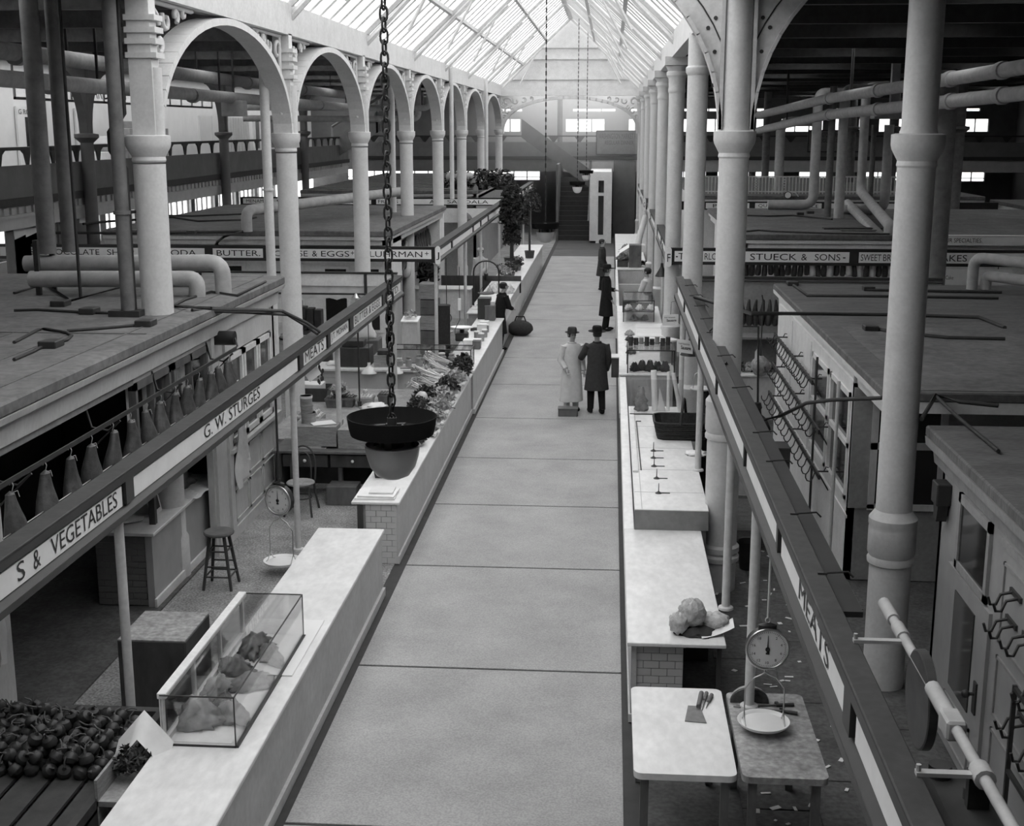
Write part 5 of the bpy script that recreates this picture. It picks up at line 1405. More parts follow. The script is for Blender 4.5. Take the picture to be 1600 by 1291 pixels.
# ---- stool
sl = thing('wooden_stool', 'dark round wooden stool standing before the inner counter of the left stall', 'stool', (-4.52, 14.2, 0))
sx, sy = -4.52, 14.2
MB().lathe((sx, sy, 0.64), [(0.0, 0.0), (0.15, 0.0), (0.175, 0.012), (0.18, 0.03), (0.17, 0.045), (0.14, 0.045), (0.0, 0.038)], 28).out('seat', wood_m, sl)
for k in range(4):
    a = pi / 4 + k * pi / 2
    MB().cyl((sx + 0.12 * cos(a), sy + 0.12 * sin(a), 0.645), (sx + 0.235 * cos(a), sy + 0.235 * sin(a), 0.0), 0.022, 0.017, n=10).out('leg', wood_d, sl)
for z, f_ in ((0.16, 0.207), (0.46, 0.153), (0.28, 0.187)):
    for k in range(4):
        if z == 0.28 and k % 2: continue
        a, b_ = pi / 4 + k * pi / 2, pi / 4 + (k + 1) * pi / 2
        MB().cyl((sx + f_ * cos(a), sy + f_ * sin(a), z), (sx + f_ * cos(b_), sy + f_ * sin(b_), z), 0.011, n=8).out('rung', wood_d, sl)
# ---- inner counter in the cabin front
ic = thing('inner_counter', 'inner marble counter set into the near left cabin, dark tiles on its near end', 'counter', (-5.35, 14.7, 0))
MB().rbox(-5.72, -5.0, 13.38, 15.9, 0.86, 0.9, 0.006).out('slab_top', marble, ic)
MB().box(-5.12, -5.04, 13.42, 15.9, 0.0, 0.86).out('front_slab', mat('inner_marble', 0.36, 0.4, 0.1, 3), ic)
MB().box(-5.7, -5.12, 13.46, 15.9, 0, 0.86).out('carcass', paint_d, ic)
tiles(ic, 'y', -5.7, -5.05, 0.03, 0.84, 13.44, tile_d)
MB().box(-5.04, -5.015, 13.4, 15.9, 0, 0.12).out('skirting', paint_w, ic)
gd = thing('counter_screen', 'dark post and pane screen standing on the inner counter', 'screen', (-5.2, 13.75, 0.9))
MB().box(-5.16, -5.09, 13.7, 13.77, 0.9, 1.42).out('post', wood_d, gd)
MB().box(-5.7, -5.16, 13.72, 13.73, 0.92, 1.38).out('pane', clearg, gd)
fm = thing('picture_frame', 'small pale framed card leaning on the inner counter', 'picture', (-5.25, 14.1, 0.9))
MB().obox((-5.25, 14.1, 1.07), (0.03, 0.3, 0.34), ry=-0.2).out('frame', paint_w, fm)
MB().obox((-5.232, 14.1, 1.07), (0.01, 0.2, 0.22), ry=-0.2).out('print', coat_m, fm)
crumple((-5.3, 14.55, 0.9), 0.14, 0.2, 0.14, 20, 7, 3, paper, 'paper_parcel', 'white paper parcel lying on the inner counter beside the framed card', 'parcel')
crumple((-5.4, 15.35, 0.9), 0.2, 0.25, 0.3, 20, 7, 4, mid_meat, 'meat_parcel', 'large dull parcel at the far end of the inner counter', 'parcel')
t = tag(MB().sheet([[(-5.35 + c * 0.05, 14.75 + r_ * 0.09, 0.905 + 0.012 * sin(r_ * 1.7 + c) - (0.012 * (c - 7) if c > 7 else 0)) for c in range(9)] for r_ in range(9)]).out('cloth', cloth), 'white cloth hanging a little over the edge of the inner counter', 'cloth')
for i in range(3):
    tag(MB().obox((-5.45, 13.95 - i * 0.09, 0.906 + 0.01 * i), (0.3, 0.22, 0.008), rz=0.3 * i).out('paper_sheet', paper), ('loose white sheet lowest on the inner counter behind the screen post', 'loose white sheet between two others on the inner counter', 'loose white sheet topmost on the inner counter by the post')[i], 'paper')
# ---- hams on their rail
hr = thing('ham_rail', 'iron rail on curved brackets before the near left cabin, hung with hams', 'rail', (-4.55, 12.3, 2.6))
HX = -4.55
MB().box(HX - 0.008, HX + 0.008, 9.0, 15.35, 2.64, 2.68).out('bar', darkiron, hr)
for y in (9.6, 11.5, 13.3, 15.2):
    MB().tube([(HX, y, 2.62), (HX - 0.12, y - 0.0, 2.52), (HX - 0.28, y, 2.55), (XW, y, 2.75)], 0.012, 6).tube([(HX, y, 2.62), (XW, y, 2.3)], 0.008, 5).out('bracket', darkiron, hr)
MB().cyl((HX + 0.02, 9.0, 2.27), (HX + 0.02, 15.3, 2.27), 0.006, n=5).out('guard_wire', steel, hr)
def ham(label, x, y, zt, L=0.44, group='hams on the rail of the left stall', m=meat, r=0.085, sd=0):
    h = thing('ham', label, 'ham', (x, y, zt), group)
    rg = random.Random(sd)
    prof = [(0.0, 0), (0.6, 0.02), (0.9, 0.09), (1.0, 0.22), (0.97, 0.38), (0.82, 0.55), (0.62, 0.7), (0.47, 0.83), (0.36, 0.95), (0.0, 1.0)]
    b = MB().lathe((x, y, zt - L - 0.06), [(p[0] * r, p[1] * L) for p in prof], 14, sx=0.8, sy=1.15)
    b.v = [(px + 0.012 * sin(9 * pz + sd), py + 0.02 * sin(7 * pz + sd * 2), pz) for px, py, pz in b.v]
    b.out('meat', m, h)
    f = MB().lathe((x + 0.016, y + 0.03, zt - L - 0.058), [(p[0] * r * 0.82, p[1] * L) for p in prof[:5]] + [(0, 0.40 * L)], 12, sx=0.85, sy=0.9)
    f.out('fat_face', fat, h)
    MB().tube([(x, y, zt - 0.07), (x + 0.015, y, zt - 0.02), (x, y, zt + 0.02), (x - 0.015, y, zt - 0.02)], 0.004, 5).tube([(x, y, zt - 0.08), (x + 0.03, y + 0.03, zt - 0.07), (x + 0.04, y + 0.035, zt - 0.12)], 0.003, 5).out('string', fat, h)
    return h
hams = [9.25, 9.85, 10.35, 10.8, 11.3, 11.75, 12.2, 12.6, 13.05, 13.45, 13.85, 14.25, 14.6, 15.0]
for i, y in enumerate(hams):
    ham('%s ham from the near end of the rail before the left cabin' % ORD[i], HX, y, 2.64, 0.54 + 0.05 * (i % 3), r=0.115 + 0.012 * (i % 2), sd=i)
wl_ = thing('wall_lantern', 'dark tin lantern on a bracket at the far end of the ham rail', 'lantern', (-4.72, 15.55, 2.6))
MB().cyl((-4.88, 15.55, 2.75), (-4.62, 15.55, 2.75), 0.09, n=16).out('drum', black, wl_)
MB().tube([(-4.62, 15.55, 2.75), (-4.55, 15.4, 2.68), (-4.57, 15.3, 2.64)], 0.012, 6).out('arm', darkiron, wl_)
# ---- apron and coats
ap = thing('apron', 'white apron hung in folds on the panelled wall of the left stall', 'apron', (-4.8, 16.35, 0.7))
g = []
for r_ in range(14):
    f_ = r_ / 13; wd = 0.05 + 0.62 * min(1, f_ * 1.25) ** 0.9 * (1 if f_ < 0.8 else 1.0)
    g.append([(-4.80 + 0.035 * sin(c * 1.5 + r_ * 0.5) * (0.3 + f_), 16.15 + wd * (c / 8 - 0.3) + 0.05 * f_, 1.72 - 1.05 * f_ + (0.14 * f_ * (c / 8) if r_ > 9 else 0)) for c in range(9)])
MB().sheet(g).out('cloth', cloth, ap)
MB().tube([(-4.88, 16.1, 1.75), (-4.8, 16.1, 1.74), (-4.79, 16.1, 1.78)], 0.01, 6).out('peg', darkiron, ap)
for j, (y, wd, mm, lab) in enumerate(((8.9, 0.30, coat_d, 'dark coat hung on the shaded near wall of the left cabin'), (9.12, 0.12, cloth, 'narrow white apron hung beside the dark coat on the shaded wall'), (9.35, 0.12, cloth, 'second narrow white apron beyond the first on the shaded wall'))):
    cg = []
    for r_ in range(10):
        f_ = r_ / 9
        cg.append([(-4.83 + 0.02 * sin(c * 1.4 + r_) + 0.02 * j, y + wd * (c / 6 - 0.5) * (0.6 + 0.7 * f_), 1.85 - (0.75 + 0.12 * (j == 1)) * f_) for c in range(7)])
    c_ = thing('hanging_coat', lab, 'coat' if j == 0 else 'apron', (-4.85, y, 1.0))
    MB().sheet(cg).out('cloth', mm, c_)
    MB().cyl((-4.88, y, 1.86), (-4.8, y, 1.86), 0.012, n=6).out('peg', darkiron, c_)
# ---- dark onion heap at the near left corner
stn = thing('produce_stand', 'dark slatted produce stand at the near left corner under the sign', 'stand', (-4.6, 8.5, 0))
t = MB()
for i in range(8): MB().box(-5.6 + i * 0.26, -5.38 + i * 0.26, 6.6, 9.55, 0.56, 0.585).out('slat', wood_d, stn)
MB().box(-5.6, -3.56, 9.5, 9.58, 0.0, 0.66).out('board', wood_d, stn); MB().box(-3.62, -3.56, 6.6, 9.5, 0.4, 0.66).out('board', wood_d, stn)
for x in (-5.55, -3.66):
    for y in (6.7, 9.4): MB().box(x, x + 0.06, y, y + 0.06, 0, 0.58).out('leg', wood_d, stn)
tt = MB()
rg = random.Random(5)
def mk_onion():
    o = thing('onion', 'dark onion in the big heap at the near left corner of the stall', 'onion', (0, 0, 0), 'onions heaped at the near left')
    MB().lathe((0, 0, 0), [(0, -0.045), (0.03, -0.042), (0.055, -0.015), (0.058, 0.008), (0.045, 0.036), (0.018, 0.05), (0.006, 0.075), (0.0, 0.078)], 12).out('bulb', onion, o)
    MB().tube([(0, 0, 0.06), (0.01, 0.02, 0.1), (0.04, 0.05, 0.12)], 0.006, 5).out('stalk', mat('dry_stalk', 0.11), o)
    return o
po = mk_onion(); first = True; cnt = 0
for lay, (x0, x1, y0, y1, z) in enumerate(((-5.5, -3.68, 8.45, 9.42, 0.635), (-5.45, -3.76, 8.5, 9.36, 0.72), (-5.35, -3.95, 8.6, 9.28, 0.80))):
    ny = int((y1 - y0) / 0.115); nx = int((x1 - x0) / 0.118)
    for i in range(nx):
        for j in range(ny):
            x = x0 + (i + 0.5 + rg.uniform(-.16, .16)) * (x1 - x0) / nx; y = y0 + (j + 0.5 + rg.uniform(-.16, .16)) * (y1 - y0) / ny
            if lay == 2 and rg.random() < 0.35: continue
            cnt += 1
            if cnt > 290: break
            o = po if first else dup(po, (x, y, z))
            o.location = (x, y, z + rg.uniform(-.008, .008)); o.rotation_euler = (rg.uniform(-1, 1), rg.uniform(-1, 1), rg.uniform(0, 6)); first = False
# basket of greens against the case
bk = thing('greens_crate', 'peaked paper-lined crate of dark leafy greens before the glass case', 'crate', (-3.42, 8.5, 0.8))
MB().box(-3.56, -3.31, 8.1, 8.58, 0.6, 0.64).out('crate_board', wood, bk); MB().box(-3.57, -3.55, 8.1, 8.6, 0.3, 0.8).out('crate_board', wood, bk)
MB().sheet([[(-3.60 + 0.07 * c, 8.66 - 0.06 * r_ , 0.82 + 0.26 * (1 - abs(c - 3) / 3.2) - 0.05 * r_) for c in range(7)] for r_ in range(4)]).out('paper_lining', paper, bk)
def leaf_cluster(c, r, n, size, seed, t=None, flat=1.0):
    rg = random.Random(seed); t = t or MB()
    for _ in range(n):
        u, v = rg.uniform(0, 2 * pi), rg.uniform(-0.2, 1)
        k = rg.uniform(0.25, 1.0) ** 0.6
        p = Vector((c[0] + r[0] * k * cos(u) * sqrt(max(0, 1 - v * v)), c[1] + r[1] * k * sin(u) * sqrt(max(0, 1 - v * v)), c[2] + r[2] * k * v))
        a = Vector((rg.uniform(-1, 1), rg.uniform(-1, 1), rg.uniform(-.6, 1))).normalized()
        b = a.cross(Vector((rg.uniform(-1, 1), rg.uniform(-1, 1), rg.uniform(-1, 1)))).normalized()
        s_ = size * rg.uniform(0.6, 1.2); nn = a.cross(b) * s_ * 0.25
        t.add([p - a * s_, p + b * s_ * 0.5 + nn, p + a * s_, p - b * s_ * 0.5 + nn], [(0, 1, 2), (0, 2, 3)])
    return t
leaf_cluster((-3.42, 8.46, 0.74), (0.16, 0.14, 0.16), 260, 0.035, 9).out('greens', greens, bk, kind='stuff')

# ================================================================ TILED COUNTER, CHAIR, DESK AND PRODUCE
cbx0, cbx1, cby0, cby1 = -3.13, -2.55, 15.14, 23.72
c2 = thing('tiled_counter', 'long counter with white tiles on its near end, heaped with vegetables toward the far end', 'counter', (-2.85, 19.4, 0))
MB().rbox(cbx0, cbx1 + 0.02, cby0 - 0.02, cby1, 0.765, 0.8, 0.006).out('slab_top', marble, c2)
MB().box(-3.06, -2.6, cby0 + 0.02, cby1, 0.0, 0.765).out('carcass', paint_d, c2)
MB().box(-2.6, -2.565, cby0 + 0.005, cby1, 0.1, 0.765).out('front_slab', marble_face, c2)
MB().box(-2.6, -2.545, cby0 + 0.005, cby1, 0, 0.1).out('kick_moulding', paint, c2)
tiles(c2, 'y', -2.96, -2.57, 0.0, 0.76, cby0 + 0.01, tile_m)
MB().box(-3.06, -2.99, cby0 - 0.005, cby0 + 0.05, 0, 0.765).out('corner_post', wood_d, c2)
# newspapers
for i, (x, y, a, w2, d2) in enumerate(((-2.86, 15.42, 0.02, 0.5, 0.42), (-2.84, 15.43, -0.03, 0.46, 0.40), (-2.80, 15.47, 0.03, 0.3, 0.3))):
    tag(MB().obox((x, y, 0.812 + i * 0.022), (w2, d2, 0.02), rz=a).out('paper_pad', paper if i < 2 else card), ('broad pad of white paper lowest on the near end of the tiled counter', 'pad of white paper second up on the tiled counter end', 'smaller pad of paper topmost on the tiled counter end')[i], 'paper')
def splint_basket(label, x, y, z, w2, d2, h, m=wood, taper=0.82, group=None):
    b = thing('splint_basket', label, 'basket', (x, y, z), group)
    a, c = w2 / 2, d2 / 2
    vs = [(x - a * taper, y - c * taper, z), (x + a * taper, y - c * taper, z), (x + a * taper, y + c * taper, z), (x - a * taper, y + c * taper, z), (x - a, y - c, z + h), (x + a, y - c, z + h), (x + a, y + c, z + h), (x - a, y + c, z + h)]
    t = MB().add(vs, [(0, 3, 2, 1), (0, 1, 5, 4), (1, 2, 6, 5), (2, 3, 7, 6), (3, 0, 4, 7)])
    vi = [(x + (v[0] - x) * 0.94, y + (v[1] - y) * 0.94, v[2] + (0.01 if i < 4 else 0)) for i, v in enumerate(vs)]
    t.add(vi, [(0, 1, 2, 3), (4, 5, 1, 0), (5, 6, 2, 1), (6, 7, 3, 2), (7, 4, 0, 3)])
    t.out('side', m, b)
    t = MB()
    t.box(x - a - 0.006, x + a + 0.006, y - c - 0.006, y - c + 0.006, z + h - 0.03, z + h).box(x - a - 0.006, x + a + 0.006, y + c - 0.006, y + c + 0.006, z + h - 0.03, z + h)
    t.box(x - a - 0.006, x - a + 0.006, y - c, y + c, z + h - 0.03, z + h).box(x + a - 0.006, x + a + 0.006, y - c, y + c, z + h - 0.03, z + h)
    t.out('rim', m, b)
    return b
def fill(proto, x, y, z, w2, d2, nx, ny, label, group, sd, layers=1, dz=0.05, first=[None]):
    rg = random.Random(sd)
    for L_ in range(layers):
        for i in range(nx - L_):
            for j in range(ny - L_):
                px = x + ((i + 0.5) / (nx - L_) - 0.5) * w2 * (1 - 0.2 * L_) + rg.uniform(-.006, .006); py = y + ((j + 0.5) / (ny - L_) - 0.5) * d2 * (1 - 0.2 * L_) + rg.uniform(-.006, .006)
                o = dup(proto, (px, py, z + L_ * dz + rg.uniform(-.004, .004)), rg.uniform(0, 6), label, group)
def fruit(name, label, cat, group, r, m, stem=True):
    o = thing(name, label, cat, (0, 0, 0), group)
    MB().lathe((0, 0, 0), [(0, -r * 0.85), (r * 0.5, -r * 0.9), (r * 0.93, -r * 0.4), (r, 0.05 * r), (r * 0.85, r * 0.55), (r * 0.45, r * 0.85), (r * 0.12, r * 0.75), (0, r * 0.7)], 12).out('flesh', m, o)
    MB().cyl((0, 0, r * 0.7), (r * 0.15, 0, r * 1.15), r * 0.08, n=5).out('stem', wood_d, o)
    return o
# small dark boxes at the near part of the tiled counter
for i, (x, y) in enumerate(((-2.93, 16.35), (-2.72, 16.85), (-2.95, 17.4))):
    b = splint_basket('small dark basket %s along the tiled counter beyond the paper pads' % ORD[i], x, y, 0.8, 0.24, 0.3, 0.14, wood_d)
    leaf_cluster((x, y, 0.92), (0.09, 0.11, 0.06), 60, 0.04, 70 + i).out('contents', (greens2, greens, greens)[i], b, kind='stuff')
# ---- bentwood chair
ch = thing('bentwood_chair', 'dark bentwood chair with a pale seat before the produce desk', 'chair', (-4.27, 17.25, 0))
qx, qy = -4.27, 17.2
MB().lathe((qx, qy, 0.43), [(0, 0), (0.19, 0), (0.2, 0.015), (0.19, 0.03), (0, 0.024)], 24).out('seat', wood, ch)
for (ox, oy) in ((-0.15, -0.15), (0.15, -0.15)):
    MB().tube([(qx + ox, qy + oy, 0.43), (qx + ox * 1.15, qy + oy * 1.2, 0.2), (qx + ox * 1.3, qy + oy * 1.4, 0)], 0.016, 8).out('leg', wood_d, ch)
for sg in (-1, 1):
    MB().tube([(qx + sg * 0.15, qy + 0.15, 0.44), (qx + sg * 0.17, qy + 0.2, 0.2), (qx + sg * 0.19, qy + 0.27, 0)], 0.016, 8).out('leg', wood_d, ch)
MB().tube([(qx + 0.15 * cos(a * pi / 8), qy + 0.15 * sin(a * pi / 8), 0.24) for a in range(16)], 0.011, 6, closed=True).out('ring', wood_d, ch)
for w2, h2 in ((0.18, 0.47), (0.115, 0.38)):
    P = []
    for k in range(17):
        a = pi * k / 16
        zz = h2 * sin(a) ** 0.55 if 0 < k < 16 else 0
        P.append((qx - w2 * cos(a) * (1.0 if zz > 0.1 else 0.95), qy + 0.17 + 0.12 * zz, 0.45 + zz))
    MB().tube(P, 0.014, 8).out('back_hoop', wood_d, ch)
# ---- desk and table behind
dk_ = thing('produce_desk', 'dark panelled desk with two knobbed drawers behind the bentwood chair', 'desk', (-4.0, 18.1, 0))
MB().rbox(-4.82, -3.18, 17.78, 18.55, 0.71, 0.75, 0.006).out('desk_top', wood_m, dk_)
MB().box(-4.78, -4.7, 17.85, 18.5, 0, 0.71).box(-3.3, -3.22, 17.85, 18.5, 0, 0.71).box(-4.7, -3.3, 18.4, 18.5, 0.1, 0.71).out('side', wood_d, dk_)
for i, (x0, x1) in enumerate(((-4.68, -4.02), (-3.98, -3.32))):
    d = MB().rbox(x0, x1, 17.83, 17.87, 0.5, 0.69, 0.006).out('drawer', wood_d, dk_)
    MB().blob(((x0 + x1) / 2, 17.81, 0.6), 0.025).out('knob', enamel, d)
tb = thing('produce_table', 'rough table of baskets and crates before the tiled wall of the left stall', 'table', (-4.2, 20.9, 0))
MB().box(-5.2, -3.16, 18.7, 22.6, 0.66, 0.7).out('table_top', wood, tb)
for x in (-5.15, -3.26):
    for y in (18.75, 22.45): MB().box(x, x + 0.08, y, y + 0.08, 0, 0.66).out('leg', wood, tb)
def crate(label, x0, x1, y0, y1, z0, z1, m=wood, open_=False, rails=True, group=None):
    c = thing('crate', label, 'crate', ((x0 + x1) / 2, (y0 + y1) / 2, z0), group)
    n = max(1, int((z1 - z0) / 0.16))
    for i in range(n):
        a, b_ = z0 + (z1 - z0) * i / n + 0.003, z0 + (z1 - z0) * (i + 1) / n - 0.003
        MB().box(x0, x1, y0, y0 + 0.015, a, b_).out('board', m, c); MB().box(x0, x1, y1 - 0.015, y1, a, b_).out('board', m, c)
    for xa in (x0, x1 - 0.02): MB().box(xa, xa + 0.02, y0 + 0.015, y1 - 0.015, z0, z1).out('end', m, c)
    MB().box(x0 + 0.02, x1 - 0.02, y0 + 0.015, y1 - 0.015, z0, z0 + 0.015).out('bottom', m, c)
    if not open_: MB().box(x0, x1, y0, y1, z1, z1 + 0.012).out('lid', m, c)
    return c
crate('big closed wooden crate on the produce desk under the paper sheets', gy(457, 680, 17.95)[0], gy(525, 680, 17.95)[0], 17.95, 18.5, 0.78, 1.06)
for i, (a, b_) in enumerate(((460, 508), (462, 500))):
    tag(MB().box(gy(a, 690, 17.9)[0], gy(b_, 690, 17.9)[0], 17.95, 18.45, 0.75 + i * 0.016, 0.764 + i * 0.016).out('flat_board', paint), ('lower thin board lying under the big crate on the desk', 'upper thin board lying under the big crate on the desk')[i], 'board')
crate('wooden crate beside the big one on the produce desk, behind the lamp', gy(528, 690, 17.95)[0], gy(583, 690, 17.95)[0], 17.95, 18.45, 0.75, 1.02)
crate('low wooden box on the floor beneath the produce desk', gy(520, 770, 18.0)[0], gy(565, 770, 18.0)[0], 17.6, 17.95, 0.0, 0.26, wood_m)
tag(MB().obox((gy(505, 648, 18.2)[0], 18.15, 1.085), (0.34, 0.24, 0.012), rz=0.5).out('paper_sheet', paper), 'folded white paper lying on the big crate of the desk', 'paper')
for i, (px, z0, h, r) in enumerate(((481, 1.075, 0.15, 0.105), (478.5, 1.226, 0.12, 0.088), (478, 1.347, 0.13, 0.088))):
    b = thing('cheese_box', ('broad round wooden box lowest of the stack on the big crate', 'round wooden box in the middle of the stack on the big crate', 'round lidded wooden box topmost of the stack on the big crate')[i], 'box', (gy(px, 630, 18.2)[0], 18.22, z0))
    x = gy(px, 630, 18.2)[0]
    MB().cyl((x, 18.22, z0), (x, 18.22, z0 + h), r, n=24).out('drum', wood, b)
    MB().cyl((x, 18.22, z0 + h - 0.035), (x, 18.22, z0 + h), r + 0.006, n=24).out('lid', (wood, wood, paper)[i], b)
pa = fruit('apple', 'pale apple in the crate beside the cheese boxes', 'apple', 'apples in the crate by the cheese boxes', 0.046, apple)
q = gz(500, 640, 0.9)
crate('open crate of pale apples on the produce table beyond the cheese boxes', q[0] - 0.22, q[0] + 0.2, 19.0, 19.42, 0.7, 0.95, wood, True)
fill(pa, q[0], 19.2, 0.95, 0.36, 0.34, 4, 4, 'pale apple in the crate beside the cheese boxes', 'apples in the crate by the cheese boxes', 3, 2, 0.055)
pa.location = (q[0] - 0.02, 19.06, 1.07)
bx_ = splint_basket('dark wide hamper with a white box in it, behind the apple crate', gz(494, 603, 0.85)[0], 21.6, 0.7, 0.72, 0.45, 0.24, wood_d)
tag(MB().rbox(gz(494, 603, 0.85)[0] - 0.24, gz(494, 603, 0.85)[0] + 0.24, 21.42, 21.75, 0.72, 1.0, 0.01).out('carton', card), 'pale flat box standing in the dark hamper behind the apples', 'box')
df = fruit('dark_fruit', 'dark fruit in the row of splint baskets on the produce table', 'fruit', 'dark fruit in the table baskets', 0.04, darkfruit)
dflag = True
for i, (px, py, w2, mm) in enumerate(((524, 628, 0.3, darkfruit), (543, 627, 0.26, darkfruit), (571, 627, 0.28, apple), (603, 622, 0.24, darkfruit))):
    q = gz(px, py, 0.78)
    splint_basket('splint basket of %s fruit, %s along the produce table from the apple crate' % ('pale' if mm is apple else 'dark', ORD[i]), q[0], q[1], 0.7, w2, 0.3, 0.16, wood if mm is apple else wood_m)
    pr_ = df
    if mm is apple:
        pr_ = fruit('pale_fruit', 'pale round fruit in the third splint basket on the produce table', 'fruit', 'pale fruit in the third basket', 0.045, apple); pr_.location = (q[0], q[1], 0.95)
    elif dflag: df.location = (q[0], q[1], 0.93); dflag = False
    fill(pr_, q[0], q[1], 0.85, w2 * 0.8, 0.24, 4, 3, pr_['label'], pr_['group'], 20 + i)
q = gz(537, 606, 1.0)
gs = thing('leafy_bunch', 'pale leafy cabbage-like bunch standing on the dark fruit baskets', 'greens', (q[0], q[1] - 1.0, 0.9))
leaf_cluster((gz(533, 628, .78)[0], gz(533, 628, .78)[1], 0.95), (0.14, 0.14, 0.17), 90, 0.08, 31).out('leaves', greens2, gs, kind='stuff')
crumple((gz(592, 628, 0.7)[0], gz(592, 628, 0.7)[1] - 0.5, 0.7), 0.24, 0.2, 0.1, 20, 6, 8, paper, 'crumpled_paper', 'crumpled white paper on the produce table behind the lamp', 'paper')
for i in range(3):
    q = gz(540, 640, 0.7)
    tag(MB().obox((q[0] + 0.03 * i, 18.95 + 0.02 * i, 0.715 + 0.035 * i), (0.75 - 0.06 * i, 0.35, 0.03), rz=0.04 * i).out('flat_tray', wood), '%s of three flat wooden trays stacked before the fruit baskets' % ('lowest', 'middle', 'topmost')[i], 'tray')
# ---- vegetables on the tiled counter
rg = random.Random(11)
def celery(label, x, y, z, yaw, tilt, L=0.55, sd=0):
    c = thing('celery_bunch', label, 'celery', (x, y, z), 'celery on the tiled counter')
    rg = random.Random(sd); d = Vector((cos(yaw) * cos(tilt), sin(yaw) * cos(tilt), sin(tilt)))
    t = MB()
    for k in range(9):
        o_ = Vector((rg.uniform(-.03, .03), rg.uniform(-.03, .03), rg.uniform(0, .05)))
        b = Vector((x, y, z + 0.03)) + o_
        t.tube([b, b + d * L * 0.4 + o_ * 0.5, b + d * L * 0.75 + o_ * 1.6], 0.012, 5, r1=0.007)
    t.out('stalks', mat('celery_stalk', 0.55, 0.5, 0.15, 8), c)
    e = Vector((x, y, z + 0.05)) + d * L * 0.85
    leaf_cluster(e, (0.1, 0.1, 0.07), 70, 0.045, sd + 5).out('leaves', greens2, c, kind='stuff')
    return c
for i in range(9):
    celery('%s bunch of celery up the pile at the far end of the tiled counter' % ORD[i], -2.98 + (i % 3) * 0.12, 21.3 + 0.22 * i, 0.86 + 0.035 * (i % 4) + 0.02 * i, 2.5 + rg.uniform(-.4, .5), 0.1, 0.6, i)
def leafy(label, x, y, z, r, m, sd, n=110, sz=0.05, name='leafy_bunch', root=None):
    c = thing(name, label, 'greens', (x, y, z))
    leaf_cluster((x, y, z + r * 0.35), (r, r, r * 0.9), n, sz, sd).out('leaves', m, c, kind='stuff')
    if root:
        t = MB()
        rg = random.Random(sd)
        for k in range(7):
            a = rg.uniform(-0.6, 0.9); t.lathe((x + r * 0.9 * cos(a) , y - r * 0.6 + 0.06 * k * 0.5 - 0.1, z + 0.02), [(0, -0.03), (0.022, -0.02), (0.03, 0), (0.02, 0.024), (0, 0.03)], 8)
        t.out('roots', root, c, kind='stuff')
    return c
pale_root = mat('pale_root', 0.55, 0.4, 0.12, 8)
spots = [(-2.78, 18.1, 0.16, greens), (-2.70, 18.7, 0.15, greens2), (-2.92, 18.5, 0.16, greens), (-2.68, 19.3, 0.16, greens2), (-2.95, 19.2, 0.17, greens), (-2.70, 19.95, 0.17, greens2), (-2.98, 19.9, 0.17, greens),
         (-2.70, 20.6, 0.18, greens2), (-2.98, 20.6, 0.18, greens), (-2.7, 21.3, 0.18, greens), (-2.68, 22.0, 0.18, greens2), (-2.66, 22.7, 0.2, greens), (-2.68, 23.3, 0.18, greens)]
for i, (x, y, r, m_) in enumerate(spots):
    leafy('%s bunch of %s leafy vegetables along the tiled counter from its paper pads' % (ORD[i], 'dark' if m_ is greens else 'pale'), x, y, 0.82 + 0.012 * i, r * 1.2, m_, 100 + i, 170, 0.058, root=pale_root if m_ is greens2 else None)
tp = thing('turnip', 'pale turnip on the aisle edge of the vegetable heap', 'turnip', (0, 0, 0), 'turnips on the vegetable heap')
MB().lathe((0, 0, 0), [(0, -0.05), (0.012, -0.045), (0.045, -0.012), (0.052, 0.01), (0.035, 0.04), (0, 0.045)], 12).out('root', pale_root, tp)
MB().tube([(0, 0, 0.03), (0.01, 0.02, 0.09), (0.03, 0.04, 0.14)], 0.006, 5).out('top_leaf', greens, tp)
for i in range(26):
    l = (-2.62 + rg.uniform(-.07, .04), 18.6 + 0.18 * i, 0.84 + rg.uniform(0, .06) + 0.003 * i)
    o = tp if i == 0 else dup(tp, l)
    o.location = l; o.rotation_euler = (rg.uniform(-1.4, 1.4), rg.uniform(-1.4, 1.4), rg.uniform(0, 6))
cf = thing('cauliflower', 'round pale cauliflower on the vegetable heap behind the lamp chain', 'cauliflower', (-2.95, 20.3, 1.0))
MB().blob((-2.98, 20.2, 1.06), 0.1, 14, 9, 0.08).out('head', apple, cf)
leaf_cluster((-2.98, 20.2, 1.0), (0.13, 0.13, 0.06), 26, 0.06, 5).out('leaves', greens2, cf, kind='stuff')
bb = splint_basket('small dark basket with fruit at the far aisle corner of the vegetable heap', -2.66, 23.5, 0.98, 0.24, 0.24, 0.17, wood_d)
fill(df, -2.66, 23.5, 1.14, 0.19, 0.19, 3, 3, 'dark fruit in the small basket at the far corner of the heap', 'dark fruit in the corner basket', 8, 2, 0.05)
MB().box(-2.76, -2.57, 23.4, 23.6, 0.80, 0.98).out('block', wood_d, bb)
cn = tag(MB().cyl((-2.56, 23.1, 0.72), (-2.53, 23.1, 0.84), 0.02, n=8).sheet([[(-2.56 + 0.02 * c, 22.2 + 0.1 * r_, 1.0 - 0.06 * c - 0.01 * r_) for c in range(3)] for r_ in range(9)]).out('paper_lining', paper), 'pale paper lining hanging over the aisle edge of the vegetable heap', 'paper')
